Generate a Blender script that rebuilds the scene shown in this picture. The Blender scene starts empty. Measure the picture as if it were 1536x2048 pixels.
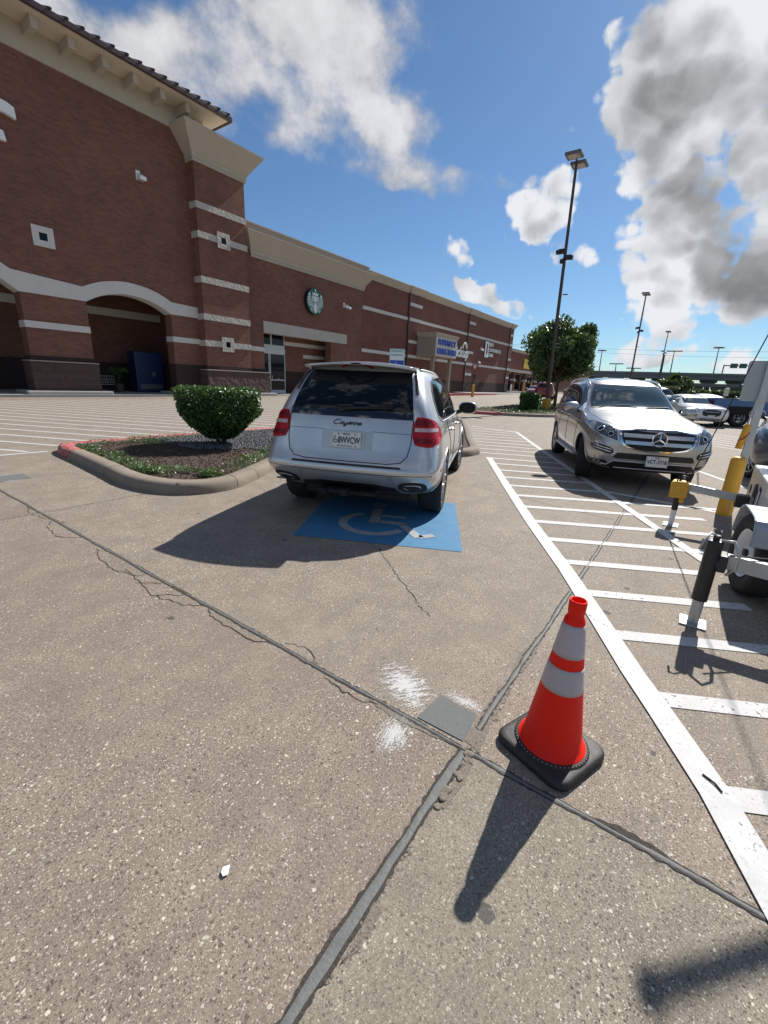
import bpy, bmesh, math, random
from mathutils import Vector, Matrix, noise
from mathutils.bvhtree import BVHTree
PI = math.pi
R = math.radians
rnd = random.Random(7)
scn = bpy.context.scene
COL = scn.collection

# ---------------------------------------------------------------- camera
CAM_H = 1.55
YAW, PITCH, ROLL = 0.6106, -0.2974, 0.0467
fw = Vector((math.cos(YAW)*math.cos(PITCH), math.sin(YAW)*math.cos(PITCH), math.sin(PITCH)))
r0 = Vector((math.sin(YAW), -math.cos(YAW), 0)); u0 = r0.cross(fw)
rt = r0*math.cos(ROLL) + u0*math.sin(ROLL); up = -r0*math.sin(ROLL) + u0*math.cos(ROLL)
cd = bpy.data.cameras.new('camera'); cam = bpy.data.objects.new('camera', cd); COL.objects.link(cam)
cam.matrix_world = Matrix(((rt.x, up.x, -fw.x, 0), (rt.y, up.y, -fw.y, 0), (rt.z, up.z, -fw.z, CAM_H), (0, 0, 0, 1)))
cd.sensor_fit = 'HORIZONTAL'; cd.sensor_width = 36.0; cd.lens = 856.2/1536*36.0
cd.clip_start = 0.05; cd.clip_end = 6000
scn.camera = cam
scn.cycles.max_bounces = 6; scn.cycles.diffuse_bounces = 3; scn.cycles.glossy_bounces = 3; scn.cycles.transparent_max_bounces = 8
scn.render.resolution_x = 768; scn.render.resolution_y = 1024
scn.view_settings.view_transform = 'Standard'; scn.view_settings.look = 'None'
scn.view_settings.gamma = 1; scn.view_settings.exposure = 0.45

# ---------------------------------------------------------------- sun
SUN_EL, SUN_AZ = R(42.6), R(-2.5)          # azimuth measured from +X towards +Y
sd = Vector((math.cos(SUN_EL)*math.cos(SUN_AZ), math.cos(SUN_EL)*math.sin(SUN_AZ), math.sin(SUN_EL)))
sl = bpy.data.lights.new('sun', 'SUN'); sl.energy = 5.0; sl.angle = R(0.53); sl.color = (1.0, 0.955, 0.89)
so = bpy.data.objects.new('sun', sl); COL.objects.link(so)
so.rotation_euler = (-sd).to_track_quat('-Z', 'Y').to_euler()

# ---------------------------------------------------------------- node helper
class NT:
    def __init__(s, tree): s.t = tree; s.n = tree.nodes; s.l = tree.links
    def add(s, typ, **kw):
        n = s.n.new(typ)
        for k, v in kw.items(): setattr(n, k, v)
        return n
    def put(s, sock, v):
        if isinstance(v, bpy.types.NodeSocket): s.l.new(v, sock)
        elif v is not None:
            if hasattr(sock, 'default_value') and not isinstance(v, (int, float)) and len(v) == 3 and len(sock.default_value) == 4: v = (*v, 1)
            sock.default_value = v
    def m(s, op, a, b=None, c=None, clamp=False):
        n = s.add('ShaderNodeMath', operation=op, use_clamp=clamp)
        s.put(n.inputs[0], a)
        if b is not None: s.put(n.inputs[1], b)
        if c is not None: s.put(n.inputs[2], c)
        return n.outputs[0]
    def v(s, op, a, b=None, sc=None):
        n = s.add('ShaderNodeVectorMath', operation=op); s.put(n.inputs[0], a)
        if b is not None: s.put(n.inputs[1], b)
        if sc is not None: s.put(n.inputs['Scale'], sc)
        return n.outputs['Value'] if op in ('DOT_PRODUCT', 'LENGTH', 'DISTANCE') else n.outputs[0]
    def mix(s, f, a, b, mode='MIX'):
        n = s.add('ShaderNodeMix', data_type='RGBA', blend_type=mode)
        s.put(n.inputs[0], f); s.put(n.inputs[6], a); s.put(n.inputs[7], b)
        return n.outputs[2]
    def noise(s, vec, scale, detail=4, rough=.55, col=False, w=None):
        n = s.add('ShaderNodeTexNoise'); s.put(n.inputs['Vector'], vec)
        n.inputs['Scale'].default_value = scale; n.inputs['Detail'].default_value = detail; n.inputs['Roughness'].default_value = rough
        return n.outputs['Color' if col else 'Fac']
    def vor(s, vec, scale, feature='F1'):
        n = s.add('ShaderNodeTexVoronoi', feature=feature); s.put(n.inputs['Vector'], vec); n.inputs['Scale'].default_value = scale
        return n
    def ramp(s, f, a, b, lo=0., hi=1.):
        n = s.add('ShaderNodeMapRange', interpolation_type='SMOOTHSTEP'); s.put(n.inputs[0], f)
        n.inputs[1].default_value = a; n.inputs[2].default_value = b; n.inputs[3].default_value = lo; n.inputs[4].default_value = hi
        return n.outputs[0]

# ---------------------------------------------------------------- world: Nishita sky with procedural clouds
CLOUDS = [(4.28, -15.32, 2.35, 5.9, 3.22, -18.64, 1.15),
(5.44, -16.54, 2.36, 7.37, 3.91, -25.53, 1.1),
(5.4, -21.35, 3.4, 8.2, 4.29, -29.5, 0.9),
(7.03, -23.59, -0.76, 8.57, 11.87, -43.37, 0.85),
(11.02, -21.59, 2.2, 6.43, 3.02, -29.21, 1.0),
(9.75, -57.74, 10.28, 18.3, 6.84, -115.15, 0.3),
(4.89, -10.83, -1.33, 2.58, 7.41, -31.22, 1.1),
(5.22, -13.74, 0.5, 5.61, 6.11, -48.61, 0.9),
(7.63, -14.19, -3.08, 3.55, 15.1, -53.02, 0.8),
(-0.49, -7.36, 1.7, 4.16, 2.53, -8.45, 1.5),
(0.59, -11.39, 2.33, 6.32, 3.86, -12.72, 1.1),
(2.16, -23.2, 4.53, 15.05, 9.25, -28.91, 0.8),
(0.36, -11.97, 4.37, 8.47, 1.55, -19.08, 1.2),
(-0.08, -7.96, 1.74, 4.35, 2.5, -11.45, 1.5),
(1.32, -12.98, 2.51, 7.88, 4.4, -23.15, 1.0),
(0.59, -11.42, 2.33, 6.59, 3.51, -22.55, 1.0),
(-0.42, -9.07, 2.05, 3.52, 1.84, -12.65, 1.6),
(-0.73, -13.68, 3.11, 3.69, 1.74, -16.79, 1.2),
(1.39, -16.41, 3.23, 5.11, 2.03, -29.96, 0.9),
(1.68, -9.67, 0.08, 4.14, 5.61, -20.12, 1.0),
(4.13, -19.48, 3.28, 7.05, 3.43, -30.03, 0.75),
(0.31, -8.23, 0.7, 3.54, 4.41, -19.43, 1.2),
(-0.92, -13.72, 3.17, 3.28, 1.33, -18.77, 1.2),
(1.11, -14.57, 2.9, 3.83, 1.15, -29.16, 1.0),
(-0.02, -12.25, 1.73, 2.95, 3.32, -27.91, 1.1),
(-1.32, -16.38, 3.83, 2.93, 0.84, -23.01, 1.1),
(1.51, -13.71, 2.62, 2.88, 0.05, -36.78, 0.85),
(0.05, -11.1, 2.38, 2.74, -0.32, -41.7, 0.9),
(-1.04, -17.22, 3.95, 3.17, -0.77, -55.45, 0.8),
(-1.92, -8.79, 2.33, 2.46, 1.44, -6.07, 1.4),
(-2.01, -10.53, 2.72, 2.42, 1.07, -12.24, 1.2),
(4.32, -8.35, 0.84, 22.31, 14.61, -26.49, 0.5)]
CLOUDS_SOFT = [(5.79, -1.31, -1.81, 5.6, 5.75, -14.61, 0.9),
(6.27, -1.59, -3.4, 1.71, 6.66, -12.99, 0.9),
(6.05, -1.9, -4.51, -0.54, 8.3, -13.08, 0.8),
(11.14, -9.74, -0.38, 9.22, 5.67, -17.72, 0.25),
(5.44, -2.8, -3.8, 1.45, 6.01, -9.71, 1.2),
(4.93, -8.34, 2.5, 5.73, 1.93, -9.69, 1.1),
(5.78, -4.25, -3.62, 1.83, 6.6, -12.73, 1.2),
(7.31, -10.69, 0.68, 6.99, 4.1, -16.95, 0.8),
(7.71, -8.01, 0.01, 11.17, 6.91, -20.55, 0.8),
(15.94, -8.78, -11.29, 0.22, 15.71, -28.62, 0.5),
(6.4, -8.69, -1.53, 8.02, 9.75, -31.33, 0.6),
(5.97, -10.68, -0.14, 13.13, 11.08, -45.15, 0.55),
(6.74, -18.23, 2.43, 27.55, 15.35, -81.75, 0.5),
(7.18, -1.12, -1.36, 7.59, 4.75, -12.92, 0.9),
(5.76, -1.48, -2.66, 6.42, 8.96, -15.47, 0.7),
(9.96, -6.49, -0.82, 11.11, 6.85, -20.88, 0.6),
(4.79, -10.01, -0.92, 5.35, 11.29, -53.62, 0.4),
(7.6, -25.71, 3.85, 24.89, 9.27, -157.39, 0.4)]
world = bpy.data.worlds.new('World'); scn.world = world; world.use_nodes = True
world.cycles.sampling_method = 'MANUAL'; world.cycles.sample_map_resolution = 512
w = NT(world.node_tree); w.n.clear()
sky = w.add('ShaderNodeTexSky', sky_type='NISHITA'); sky.sun_disc = False
sky.sun_elevation = SUN_EL; sky.sun_rotation = PI/2 - SUN_AZ
sky.air_density = 1.0; sky.dust_density = .25; sky.ozone_density = 2.2; sky.altitude = 30
tc = w.add('ShaderNodeTexCoord'); dvec = tc.outputs['Generated']
wn = w.noise(dvec, 5.0, 3, .6, col=True)
warp = w.v('SCALE', w.v('SUBTRACT', wn, (.5, .5, .5)), sc=.11)
wn2 = w.noise(dvec, 26.0, 3, .6, col=True)
warp2 = w.v('SCALE', w.v('SUBTRACT', wn2, (.5, .5, .5)), sc=.03)
dd = w.v('ADD', w.v('ADD', dvec, warp), warp2)
def density(vec, L_):
    acc = None
    for (a, b, c, d_, e, f, wt) in L_:
        p = w.v('DOT_PRODUCT', vec, (a, b, c)); q = w.v('DOT_PRODUCT', vec, (d_, e, f))
        r2 = w.m('MULTIPLY_ADD', p, p, w.m('MULTIPLY', q, q))
        g = w.m('MULTIPLY', w.m('SUBTRACT', 1.45, r2, clamp=False), wt*.62)
        g = w.m('MAXIMUM', g, 0.0)
        acc = g if acc is None else w.m('SMOOTH_MAX', acc, g, .25) if False else w.m('ADD', acc, g)
    return w.m('MINIMUM', acc, 2.4)
sep = w.add('ShaderNodeSeparateXYZ'); w.put(sep.inputs[0], dvec)
base = density(dd, CLOUDS); soft = density(dd, CLOUDS_SOFT)
wp = w.v('SCALE', w.v('SUBTRACT', w.noise(dvec, 14, 3, .6, col=True), (.5, .5, .5)), sc=.035)
def bill(v, nn_=3):
    v = w.v('ADD', v, wp); acc = None
    for sc, k in ((8.5, .52), (19, .31), (43, .20))[:nn_]:
        q = w.m('MULTIPLY', w.m('SUBTRACT', 1.0, w.m('MULTIPLY', w.vor(v, sc).outputs['Distance'], 1.25)), k)
        acc = q if acc is None else w.m('ADD', acc, q)
    return acc
n1 = bill(dvec); n2 = bill(w.v('ADD', dvec, (sd*.022)[:]), 2); n1b = bill(dvec, 2); nl = w.noise(dvec, 3.2, 3, .5); nf = w.noise(dvec, 30, 5, .62)
behind = w.v('DOT_PRODUCT', dvec, (fw.x, fw.y, 0.0))        # unseen broken cloud, added outside the view for a more neutral fill light
up_ = w.add('ShaderNodeSeparateXYZ'); w.put(up_.inputs[0], dvec)
rest = w.m('MULTIPLY', w.m('MAXIMUM', w.ramp(behind, .28, .10), w.ramp(up_.outputs[2], .74, .86)), w.m('MULTIPLY', w.m('SUBTRACT', nl, .32), 3.4))
base = w.m('MAXIMUM', base, rest)
fb = w.m('ADD', w.m('MULTIPLY', w.m('SUBTRACT', n1, .50), 2.1), w.m('MULTIPLY', w.m('SUBTRACT', nf, .5), .7))
den = w.m('ADD', w.m('SUBTRACT', w.m('MINIMUM', base, 1.38), .46), w.m('MULTIPLY', fb, w.ramp(base, .02, .4)))
alpha = w.ramp(den, -.04, .42)
thick = w.ramp(w.m('ADD', w.m('ADD', base, w.m('MULTIPLY', w.m('SUBTRACT', n1, .5), 1.0)), w.m('MULTIPLY', w.m('SUBTRACT', nl, .5), 1.2)), 1.15, 2.5)
edge = w.m('MULTIPLY', w.m('SUBTRACT', n1b, n2), 1.5)
shade = w.m('SUBTRACT', 1.06, w.m('MULTIPLY', thick, .60))
shade = w.m('ADD', shade, w.m('MULTIPLY', edge, w.m('SUBTRACT', 1.0, w.m('MULTIPLY', thick, .5))))
shade = w.m('ADD', shade, w.m('MULTIPLY', w.m('SUBTRACT', nf, .5), .22))
shade = w.m('MINIMUM', w.m('MAXIMUM', shade, .32), 1.15)
CW = 8.0
cc = w.add('ShaderNodeVectorMath', operation='SCALE'); w.put(cc.inputs[0], (CW*.97, CW*1.0, CW*1.05)); w.put(cc.inputs['Scale'], shade)
n3 = w.noise(w.v('MULTIPLY', dvec, (1.0, 1.25, 1.6)), 4.6, 8, .60); n4 = w.noise(dvec, 17, 5, .6)
sden = w.m('ADD', w.m('MULTIPLY', soft, .62), w.m('ADD', w.m('MULTIPLY', w.m('SUBTRACT', n3, .54), 4.0), w.m('MULTIPLY', w.m('SUBTRACT', n4, .5), .9)))
salpha = w.m('MULTIPLY', w.ramp(sden, -.05, 1.0), w.ramp(soft, .02, .35, 0, .95))
sshade = w.m('ADD', w.ramp(sden, .2, 1.5, .68, 1.05), w.m('MULTIPLY', w.m('SUBTRACT', n4, n3), .5))
zf = w.m('MAXIMUM', sep.outputs[2], 0.0)
skyc = w.mix(1.0, sky.outputs[0], (.66, .86, 1.02), 'MULTIPLY')
scol = w.add('ShaderNodeVectorMath', operation='SCALE'); w.put(scol.inputs[0], (CW, CW, CW*1.03)); w.put(scol.inputs['Scale'], sshade)
skyc = w.mix(salpha, skyc, scol.outputs[0])
mixc = w.mix(w.m('MULTIPLY', alpha, w.ramp(zf, .0, .05)), skyc, cc.outputs[0])
bg = w.add('ShaderNodeBackground'); w.put(bg.inputs[0], mixc); bg.inputs[1].default_value = 0.068
wo = w.add('ShaderNodeOutputWorld'); w.l.new(bg.outputs[0], wo.inputs[0])

# ---------------------------------------------------------------- object helpers
def setp(o, label=None, cat=None, group=None, kind=None):
    if label: o['label'] = label
    if cat: o['category'] = cat
    if group: o['group'] = group
    if kind: o['kind'] = kind
    return o
def thing(name, label, cat, loc=(0, 0, 0), rz=0, group=None):
    o = bpy.data.objects.new(name, None); COL.objects.link(o); o.empty_display_size = .2
    o.location = loc; o.rotation_euler = (0, 0, rz)
    return setp(o, label, cat, group)
def obj(name, bm, mat, parent=None, smooth=False, wc=False, label=None):
    if wc and parent is not None:
        root = parent
        M = parent.matrix_basis.copy()
        p = parent.parent
        while p is not None: M = p.matrix_basis @ M; p = p.parent
        bm.transform(M.inverted())
    me = bpy.data.meshes.new(name); bm.normal_update(); bm.to_mesh(me); bm.free()
    for mt in (mat if isinstance(mat, (list, tuple)) else [mat]): me.materials.append(mt)
    if smooth:
        for p in me.polygons: p.use_smooth = True
    o = bpy.data.objects.new(name, me); COL.objects.link(o)
    if parent is not None: o.parent = parent
    if label: o['label'] = label
    return o
def rawmesh(name, vs, fs, mat, parent=None, smooth=False):
    me = bpy.data.meshes.new(name); me.from_pydata(vs, [], fs); me.update(); me.materials.append(mat)
    if smooth:
        for p in me.polygons: p.use_smooth = True
    o = bpy.data.objects.new(name, me); COL.objects.link(o)
    if parent is not None: o.parent = parent
    return o
def box(bm, x0, y0, z0, x1, y1, z1, bev=0, M=None):
    r = bmesh.ops.create_cube(bm, size=1); vs = r['verts']
    for v in vs: v.co = Vector(((v.co.x+.5)*(x1-x0)+x0, (v.co.y+.5)*(y1-y0)+y0, (v.co.z+.5)*(z1-z0)+z0))
    if bev:
        es = list({e for v in vs for e in v.link_edges})
        rr = bmesh.ops.bevel(bm, geom=es, offset=bev, segments=2, affect='EDGES', profile=.6); vs = list({v for f in rr['faces'] for v in f.verts} | {v for v in vs if v.is_valid})
    if M is not None:
        for v in vs: v.co = M @ v.co
    return bm
def B(): return bmesh.new()
def boxobj(name, c, mat, parent=None, bev=0, **k):
    bm = B(); box(bm, *c, bev=bev); return obj(name, bm, mat, parent, **k)
def tube(bm, pts, rad, n=8, cap=True):
    pts = [Vector(p) for p in pts]; rads = rad if isinstance(rad, (list, tuple)) else [rad]*len(pts)
    rings = []; prev = None
    for i, p in enumerate(pts):
        if i == 0: t = pts[1]-p
        elif i == len(pts)-1: t = p-pts[i-1]
        else: t = (pts[i+1]-p).normalized() + (p-pts[i-1]).normalized()
        t.normalize()
        if prev is None: a = t.orthogonal().normalized()
        else: a = (prev - t*prev.dot(t)); a = a.normalized() if a.length > 1e-6 else t.orthogonal().normalized()
        prev = a; b = t.cross(a)
        rings.append([bm.verts.new(p + (a*math.cos(2*PI*k/n) + b*math.sin(2*PI*k/n))*rads[i]) for k in range(n)])
    for i in range(len(rings)-1):
        for k in range(n): bm.faces.new((rings[i][k], rings[i][(k+1) % n], rings[i+1][(k+1) % n], rings[i+1][k]))
    if cap:
        bm.faces.new(rings[0][::-1]); bm.faces.new(rings[-1])
    return bm
def lathe(bm, prof, n=24, M=None):
    """prof list of (r,z); about Z"""
    rings = []
    for r, z in prof:
        if r < 1e-6: rings.append([bm.verts.new((0, 0, z))])
        else: rings.append([bm.verts.new((r*math.cos(2*PI*k/n), r*math.sin(2*PI*k/n), z)) for k in range(n)])
    for a, b in zip(rings, rings[1:]):
        for k in range(n):
            k2 = (k+1) % n
            if len(a) == 1 and len(b) == 1: continue
            if len(a) == 1: bm.faces.new((a[0], b[k2], b[k]))
            elif len(b) == 1: bm.faces.new((a[k], a[k2], b[0]))
            else: bm.faces.new((a[k], a[k2], b[k2], b[k]))
    if M is not None:
        for rg in rings:
            for v in rg: v.co = M @ v.co
    return bm
def prism(bm, poly, axis, a, b):
    """extrude 2D polygon along axis from a to b. axis y: poly=(x,z); x: (y,z); z: (x,y)"""
    def P(p, t): return {'y': (p[0], t, p[1]), 'x': (t, p[0], p[1]), 'z': (p[0], p[1], t)}[axis]
    A_ = [bm.verts.new(P(p, a)) for p in poly]; B_ = [bm.verts.new(P(p, b)) for p in poly]
    n = len(poly)
    f1 = bm.faces.new(A_); f2 = bm.faces.new(B_[::-1]); fs = [f1, f2]
    for i in range(n): fs.append(bm.faces.new((A_[i], B_[i], B_[(i+1) % n], A_[(i+1) % n])))
    bmesh.ops.recalc_face_normals(bm, faces=fs)
    return bm
def sheet(bm, poly, z):
    return bm.faces.new([bm.verts.new((p[0], p[1], z)) for p in poly])
def text_bm(s, size, depth=.01, shear=0, align='CENTER', bold=0, spacing=1, M=None):
    cu = bpy.data.curves.new('t', 'FONT'); cu.body = s; cu.size = size; cu.extrude = depth/2; cu.shear = shear
    cu.align_x = align; cu.align_y = 'CENTER'; cu.offset = bold; cu.space_character = spacing; cu.resolution_u = 3
    o = bpy.data.objects.new('t', cu); COL.objects.link(o)
    dg = bpy.context.evaluated_depsgraph_get(); me = bpy.data.meshes.new_from_object(o.evaluated_get(dg))
    bm = B(); bm.from_mesh(me)
    if M is not None: bm.transform(M)
    bpy.data.objects.remove(o); bpy.data.curves.remove(cu); bpy.data.meshes.remove(me)
    return bm
def frame(origin, xdir, ydir):
    x = Vector(xdir).normalized(); y = Vector(ydir).normalized(); z = x.cross(y)
    M = Matrix.Identity(4)
    for i in range(3): M[i][0] = x[i]; M[i][1] = y[i]; M[i][2] = z[i]; M[i][3] = origin[i]
    return M
def children(o): return [c for c in bpy.data.objects if c.parent == o]
def copy_tree(o, parent=None, matmap=None):
    c = o.copy(); COL.objects.link(c); c.parent = parent
    if matmap and o.data:
        if any(m in matmap for m in o.data.materials):
            c.data = o.data.copy()
            for i, m in enumerate(o.data.materials):
                if m in matmap: c.data.materials[i] = matmap[m]
    for ch in children(o): copy_tree(ch, c, matmap)
    return c
def relabel(o, label, cat=None, group=None):
    o['label'] = label
    if cat: o['category'] = cat
    if group: o['group'] = group
    elif 'group' in o: del o['group']
    return o

# ---------------------------------------------------------------- materials
def newmat(name):
    m = bpy.data.materials.new(name); m.use_nodes = True; t = NT(m.node_tree)
    return m, t, t.n['Principled BSDF']
def mat(name, col, rough=.6, metal=0, var=.12, vscale=6, coat=0, bump=0, bscale=40, spec=None, emit=None):
    m, t, p = newmat(name)
    oc = t.add('ShaderNodeTexCoord').outputs['Object']
    f = t.noise(oc, vscale, 5, .6)
    c = t.mix(f, tuple(x*(1-var) for x in col), tuple(min(1, x*(1+var)) for x in col))
    t.put(p.inputs['Base Color'], c); p.inputs['Roughness'].default_value = rough; p.inputs['Metallic'].default_value = metal
    if var > .01: t.put(p.inputs['Roughness'], t.m('ADD', t.m('MULTIPLY', t.m('SUBTRACT', t.noise(oc, vscale*2.3, 3), .5), .25*min(rough, .6)), rough))
    if coat: p.inputs['Coat Weight'].default_value = coat; p.inputs['Coat Roughness'].default_value = .04
    if spec is not None: p.inputs['Specular IOR Level'].default_value = spec
    if bump:
        b = t.add('ShaderNodeBump'); b.inputs['Strength'].default_value = bump; b.inputs['Distance'].default_value = .01
        t.put(b.inputs['Height'], t.noise(oc, bscale, 5, .6)); t.put(p.inputs['Normal'], b.outputs[0])
    return m
def paint(name, col, flake=1.0, metal=.55, rough=.32):
    m, t, p = newmat(name)
    oc = t.add('ShaderNodeTexCoord').outputs['Object']
    n = t.noise(oc, 3.0, 4, .6); fl = t.noise(oc, 900, 1, .5)
    c = t.mix(n, tuple(x*.94 for x in col), col)
    c = t.mix(t.m('MULTIPLY', t.m('SUBTRACT', fl, .35, clamp=True), .25*flake), c, (1, 1, 1))
    dust = t.m('MULTIPLY', t.noise(oc, 9, 5, .7), .10)
    c = t.mix(dust, c, (.30, .27, .23))
    t.put(p.inputs['Base Color'], c); p.inputs['Metallic'].default_value = metal; p.inputs['Roughness'].default_value = rough
    p.inputs['Coat Weight'].default_value = .8; t.put(p.inputs['Coat Roughness'], t.m('MULTIPLY', n, .12))
    return m
def brick_mat(name, c1, c2, mortar, bw=.30, bh=.10, swap=False):
    m, t, p = newmat(name)
    oc = t.add('ShaderNodeNewGeometry').outputs['Position']
    s = t.add('ShaderNodeSeparateXYZ'); t.put(s.inputs[0], oc)
    cb = t.add('ShaderNodeCombineXYZ'); t.put(cb.inputs[0], t.m('ADD', s.outputs[0], s.outputs[1])); t.put(cb.inputs[1], s.outputs[2])
    br = t.add('ShaderNodeTexBrick'); t.put(br.inputs['Vector'], cb.outputs[0]); br.inputs['Scale'].default_value = 1
    br.inputs['Brick Width'].default_value = bw; br.inputs['Row Height'].default_value = bh; br.inputs['Mortar Size'].default_value = .007
    br.inputs['Mortar Smooth'].default_value = .3; br.inputs['Color1'].default_value = (*c1, 1); br.inputs['Color2'].default_value = (*c2, 1); br.inputs['Mortar'].default_value = (*mortar, 1)
    br.inputs['Bias'].default_value = 0
    st = t.noise(oc, .35, 6, .65); st2 = t.noise(oc, 22, 3, .6)
    c = t.mix(t.ramp(st, .3, .75), br.outputs[0], t.mix(1, br.outputs[0], (.72, .70, .72), 'MULTIPLY'))
    c = t.mix(t.m('MULTIPLY', st2, .35), c, t.mix(1, c, (.6, .6, .6), 'MULTIPLY'))
    t.put(p.inputs['Base Color'], c); p.inputs['Roughness'].default_value = .9
    b = t.add('ShaderNodeBump'); b.inputs['Strength'].default_value = .5; b.inputs['Distance'].default_value = .012
    t.put(b.inputs['Height'], t.m('ADD', t.m('SUBTRACT', 1, br.outputs['Fac']), t.m('MULTIPLY', st2, .5))); t.put(p.inputs['Normal'], b.outputs[0])
    return m
def stone_mat(name, col, strength=1.0, dist=.05, scale=5, var=.25, joints=True):
    m, t, p = newmat(name)
    oc = t.add('ShaderNodeNewGeometry').outputs['Position']
    v = t.vor(oc, scale); n = t.noise(oc, scale*2.2, 6, .6)
    h = t.m('ADD', v.outputs['Distance'], t.m('MULTIPLY', n, .8))
    c = t.mix(t.noise(oc, 1.2, 5, .65), tuple(x*(1-var) for x in col), tuple(x*(1+var) for x in col))
    if joints:
        s = t.add('ShaderNodeSeparateXYZ'); t.put(s.inputs[0], oc)
        cb = t.add('ShaderNodeCombineXYZ'); t.put(cb.inputs[0], t.m('ADD', s.outputs[0], s.outputs[1])); t.put(cb.inputs[1], t.m('ADD', s.outputs[2], .02))
        br = t.add('ShaderNodeTexBrick'); t.put(br.inputs['Vector'], cb.outputs[0]); br.inputs['Scale'].default_value = 1
        br.inputs['Brick Width'].default_value = .8; br.inputs['Row Height'].default_value = .42; br.inputs['Mortar Size'].default_value = .008
        c = t.mix(br.outputs['Fac'], c, tuple(x*.45 for x in col)); h = t.m('SUBTRACT', h, t.m('MULTIPLY', br.outputs['Fac'], .8))
    t.put(p.inputs['Base Color'], c); p.inputs['Roughness'].default_value = .88
    b = t.add('ShaderNodeBump'); b.inputs['Strength'].default_value = strength; b.inputs['Distance'].default_value = dist
    t.put(b.inputs['Height'], h); t.put(p.inputs['Normal'], b.outputs[0])
    return m
def leaf_mat(name, c1, c2, c3):
    m, t, p = newmat(name)
    g = t.add('ShaderNodeNewGeometry'); oc = g.outputs['Position']
    try: rp = g.outputs['Random Per Island']
    except Exception: rp = t.noise(oc, 30)
    c = t.mix(rp, c1, c2); c = t.mix(t.ramp(t.noise(oc, 2.0, 3), .45, .75), c, c3)
    t.put(p.inputs['Base Color'], c); p.inputs['Roughness'].default_value = .42
    p.inputs['Specular IOR Level'].default_value = .45
    tr = t.add('ShaderNodeBsdfTranslucent'); t.put(tr.inputs[0], t.mix(.5, c, (.18, .28, .03)))
    mx = t.add('ShaderNodeMixShader'); mx.inputs[0].default_value = .22
    t.l.new(p.outputs[0], mx.inputs[1]); t.l.new(tr.outputs[0], mx.inputs[2])
    t.l.new(mx.outputs[0], t.n['Material Output'].inputs[0])
    return m
def worn_paint(name, col, hole=.30, dirt=.25, rough=.75, scale=1.0):
    m, t, p = newmat(name)
    oc = t.add('ShaderNodeTexCoord').outputs['Object']
    f = t.noise(oc, 45*scale, 7, .7); g = t.noise(oc, 6*scale, 5, .6); k = t.noise(oc, 240, 2, .5)
    c = t.mix(t.m('MULTIPLY', g, dirt*1.6), col, tuple(x*.45 for x in col)); c = t.mix(t.ramp(f, .52, .72, 0, .45), c, (.25, .22, .19))
    t.put(p.inputs['Base Color'], c); p.inputs['Roughness'].default_value = rough
    tp = t.add('ShaderNodeBsdfTransparent'); mx = t.add('ShaderNodeMixShader')
    s = t.m('ADD', t.m('MULTIPLY', f, .6), t.m('ADD', t.m('MULTIPLY', g, .3), t.m('MULTIPLY', k, .12)))
    t.put(mx.inputs[0], t.ramp(s, hole, hole+.05)); t.l.new(tp.outputs[0], mx.inputs[1]); t.l.new(p.outputs[0], mx.inputs[2])
    t.l.new(mx.outputs[0], t.n['Material Output'].inputs[0])
    b = t.add('ShaderNodeBump'); b.inputs['Strength'].default_value = .35; b.inputs['Distance'].default_value = .003
    t.put(b.inputs['Height'], f); t.put(p.inputs['Normal'], b.outputs[0])
    return m

M_ = {}
M_['brick'] = brick_mat('brick', (.262, .108, .072), (.188, .076, .053), (.21, .16, .128))
M_['brick_far'] = brick_mat('brick_far', (.23, .085, .06), (.19, .07, .05), (.19, .13, .10))
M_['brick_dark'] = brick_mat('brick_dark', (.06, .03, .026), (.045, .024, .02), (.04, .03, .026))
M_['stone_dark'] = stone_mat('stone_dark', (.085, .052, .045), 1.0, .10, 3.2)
M_['stone_lite'] = stone_mat('stone_lite', (.46, .43, .385), .9, .05, 5, .12, joints=False)
M_['stucco'] = mat('stucco', (.43, .385, .31), .9, var=.08, vscale=1.5, bump=.2, bscale=90)
M_['stucco_lite'] = mat('stucco_lite', (.58, .56, .52), .9, var=.08, vscale=2, bump=.3, bscale=70)
M_['stucco_tan'] = mat('stucco_tan', (.34, .28, .225), .9, var=.08, vscale=1.0, bump=.2, bscale=60)
M_['soffit'] = mat('soffit', (.60, .53, .43), .9, var=.06)
M_['rooftile'] = mat('rooftile', (.06, .035, .035), .6, var=.3, vscale=4)
M_['alu'] = mat('alu', (.55, .56, .56), .45, .4, var=.06)
M_['glass_dark'] = mat('glass_dark', (.006, .009, .013), .04, var=.005, spec=.26)
M_['windscreen_glass'] = mat('windscreen_glass', (.030, .048, .050), .03, var=.35, vscale=3, coat=.6)
M_['black_trim'] = mat('black_trim', (.014, .014, .015), .45, var=.2)
M_['black_gloss'] = mat('black_gloss', (.010, .011, .013), .06, var=.005, coat=1)
M_['rubber'] = mat('rubber', (.018, .018, .018), .85, var=.3, vscale=20, bump=.2, bscale=60)
M_['chrome'] = mat('chrome', (.75, .76, .78), .10, 1, var=.02)
M_['rimmetal'] = mat('rimmetal', (.52, .53, .55), .28, .9, var=.05)
M_['disc'] = mat('disc', (.06, .055, .05), .5, .6, var=.3)
M_['under'] = mat('under', (.012, .012, .012), .8, var=.3)
M_['silver'] = paint('silver', (.56, .57, .575), 1, .65, .30)
M_['silver_b'] = paint('silver_b', (.43, .435, .43), 1, .68, .30)
M_['white'] = paint('white', (.78, .79, .80), 0, .0, .25)
M_['navy'] = paint('navy', (.02, .11, .30), 0, .3, .3)
M_['maroon'] = paint('maroon', (.22, .012, .02), 0, .2, .3)
M_['darkgrey'] = paint('darkgrey', (.10, .115, .14), .5, .5, .3)
M_['black_paint'] = paint('black_paint', (.02, .022, .025), 0, .3, .25)
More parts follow.
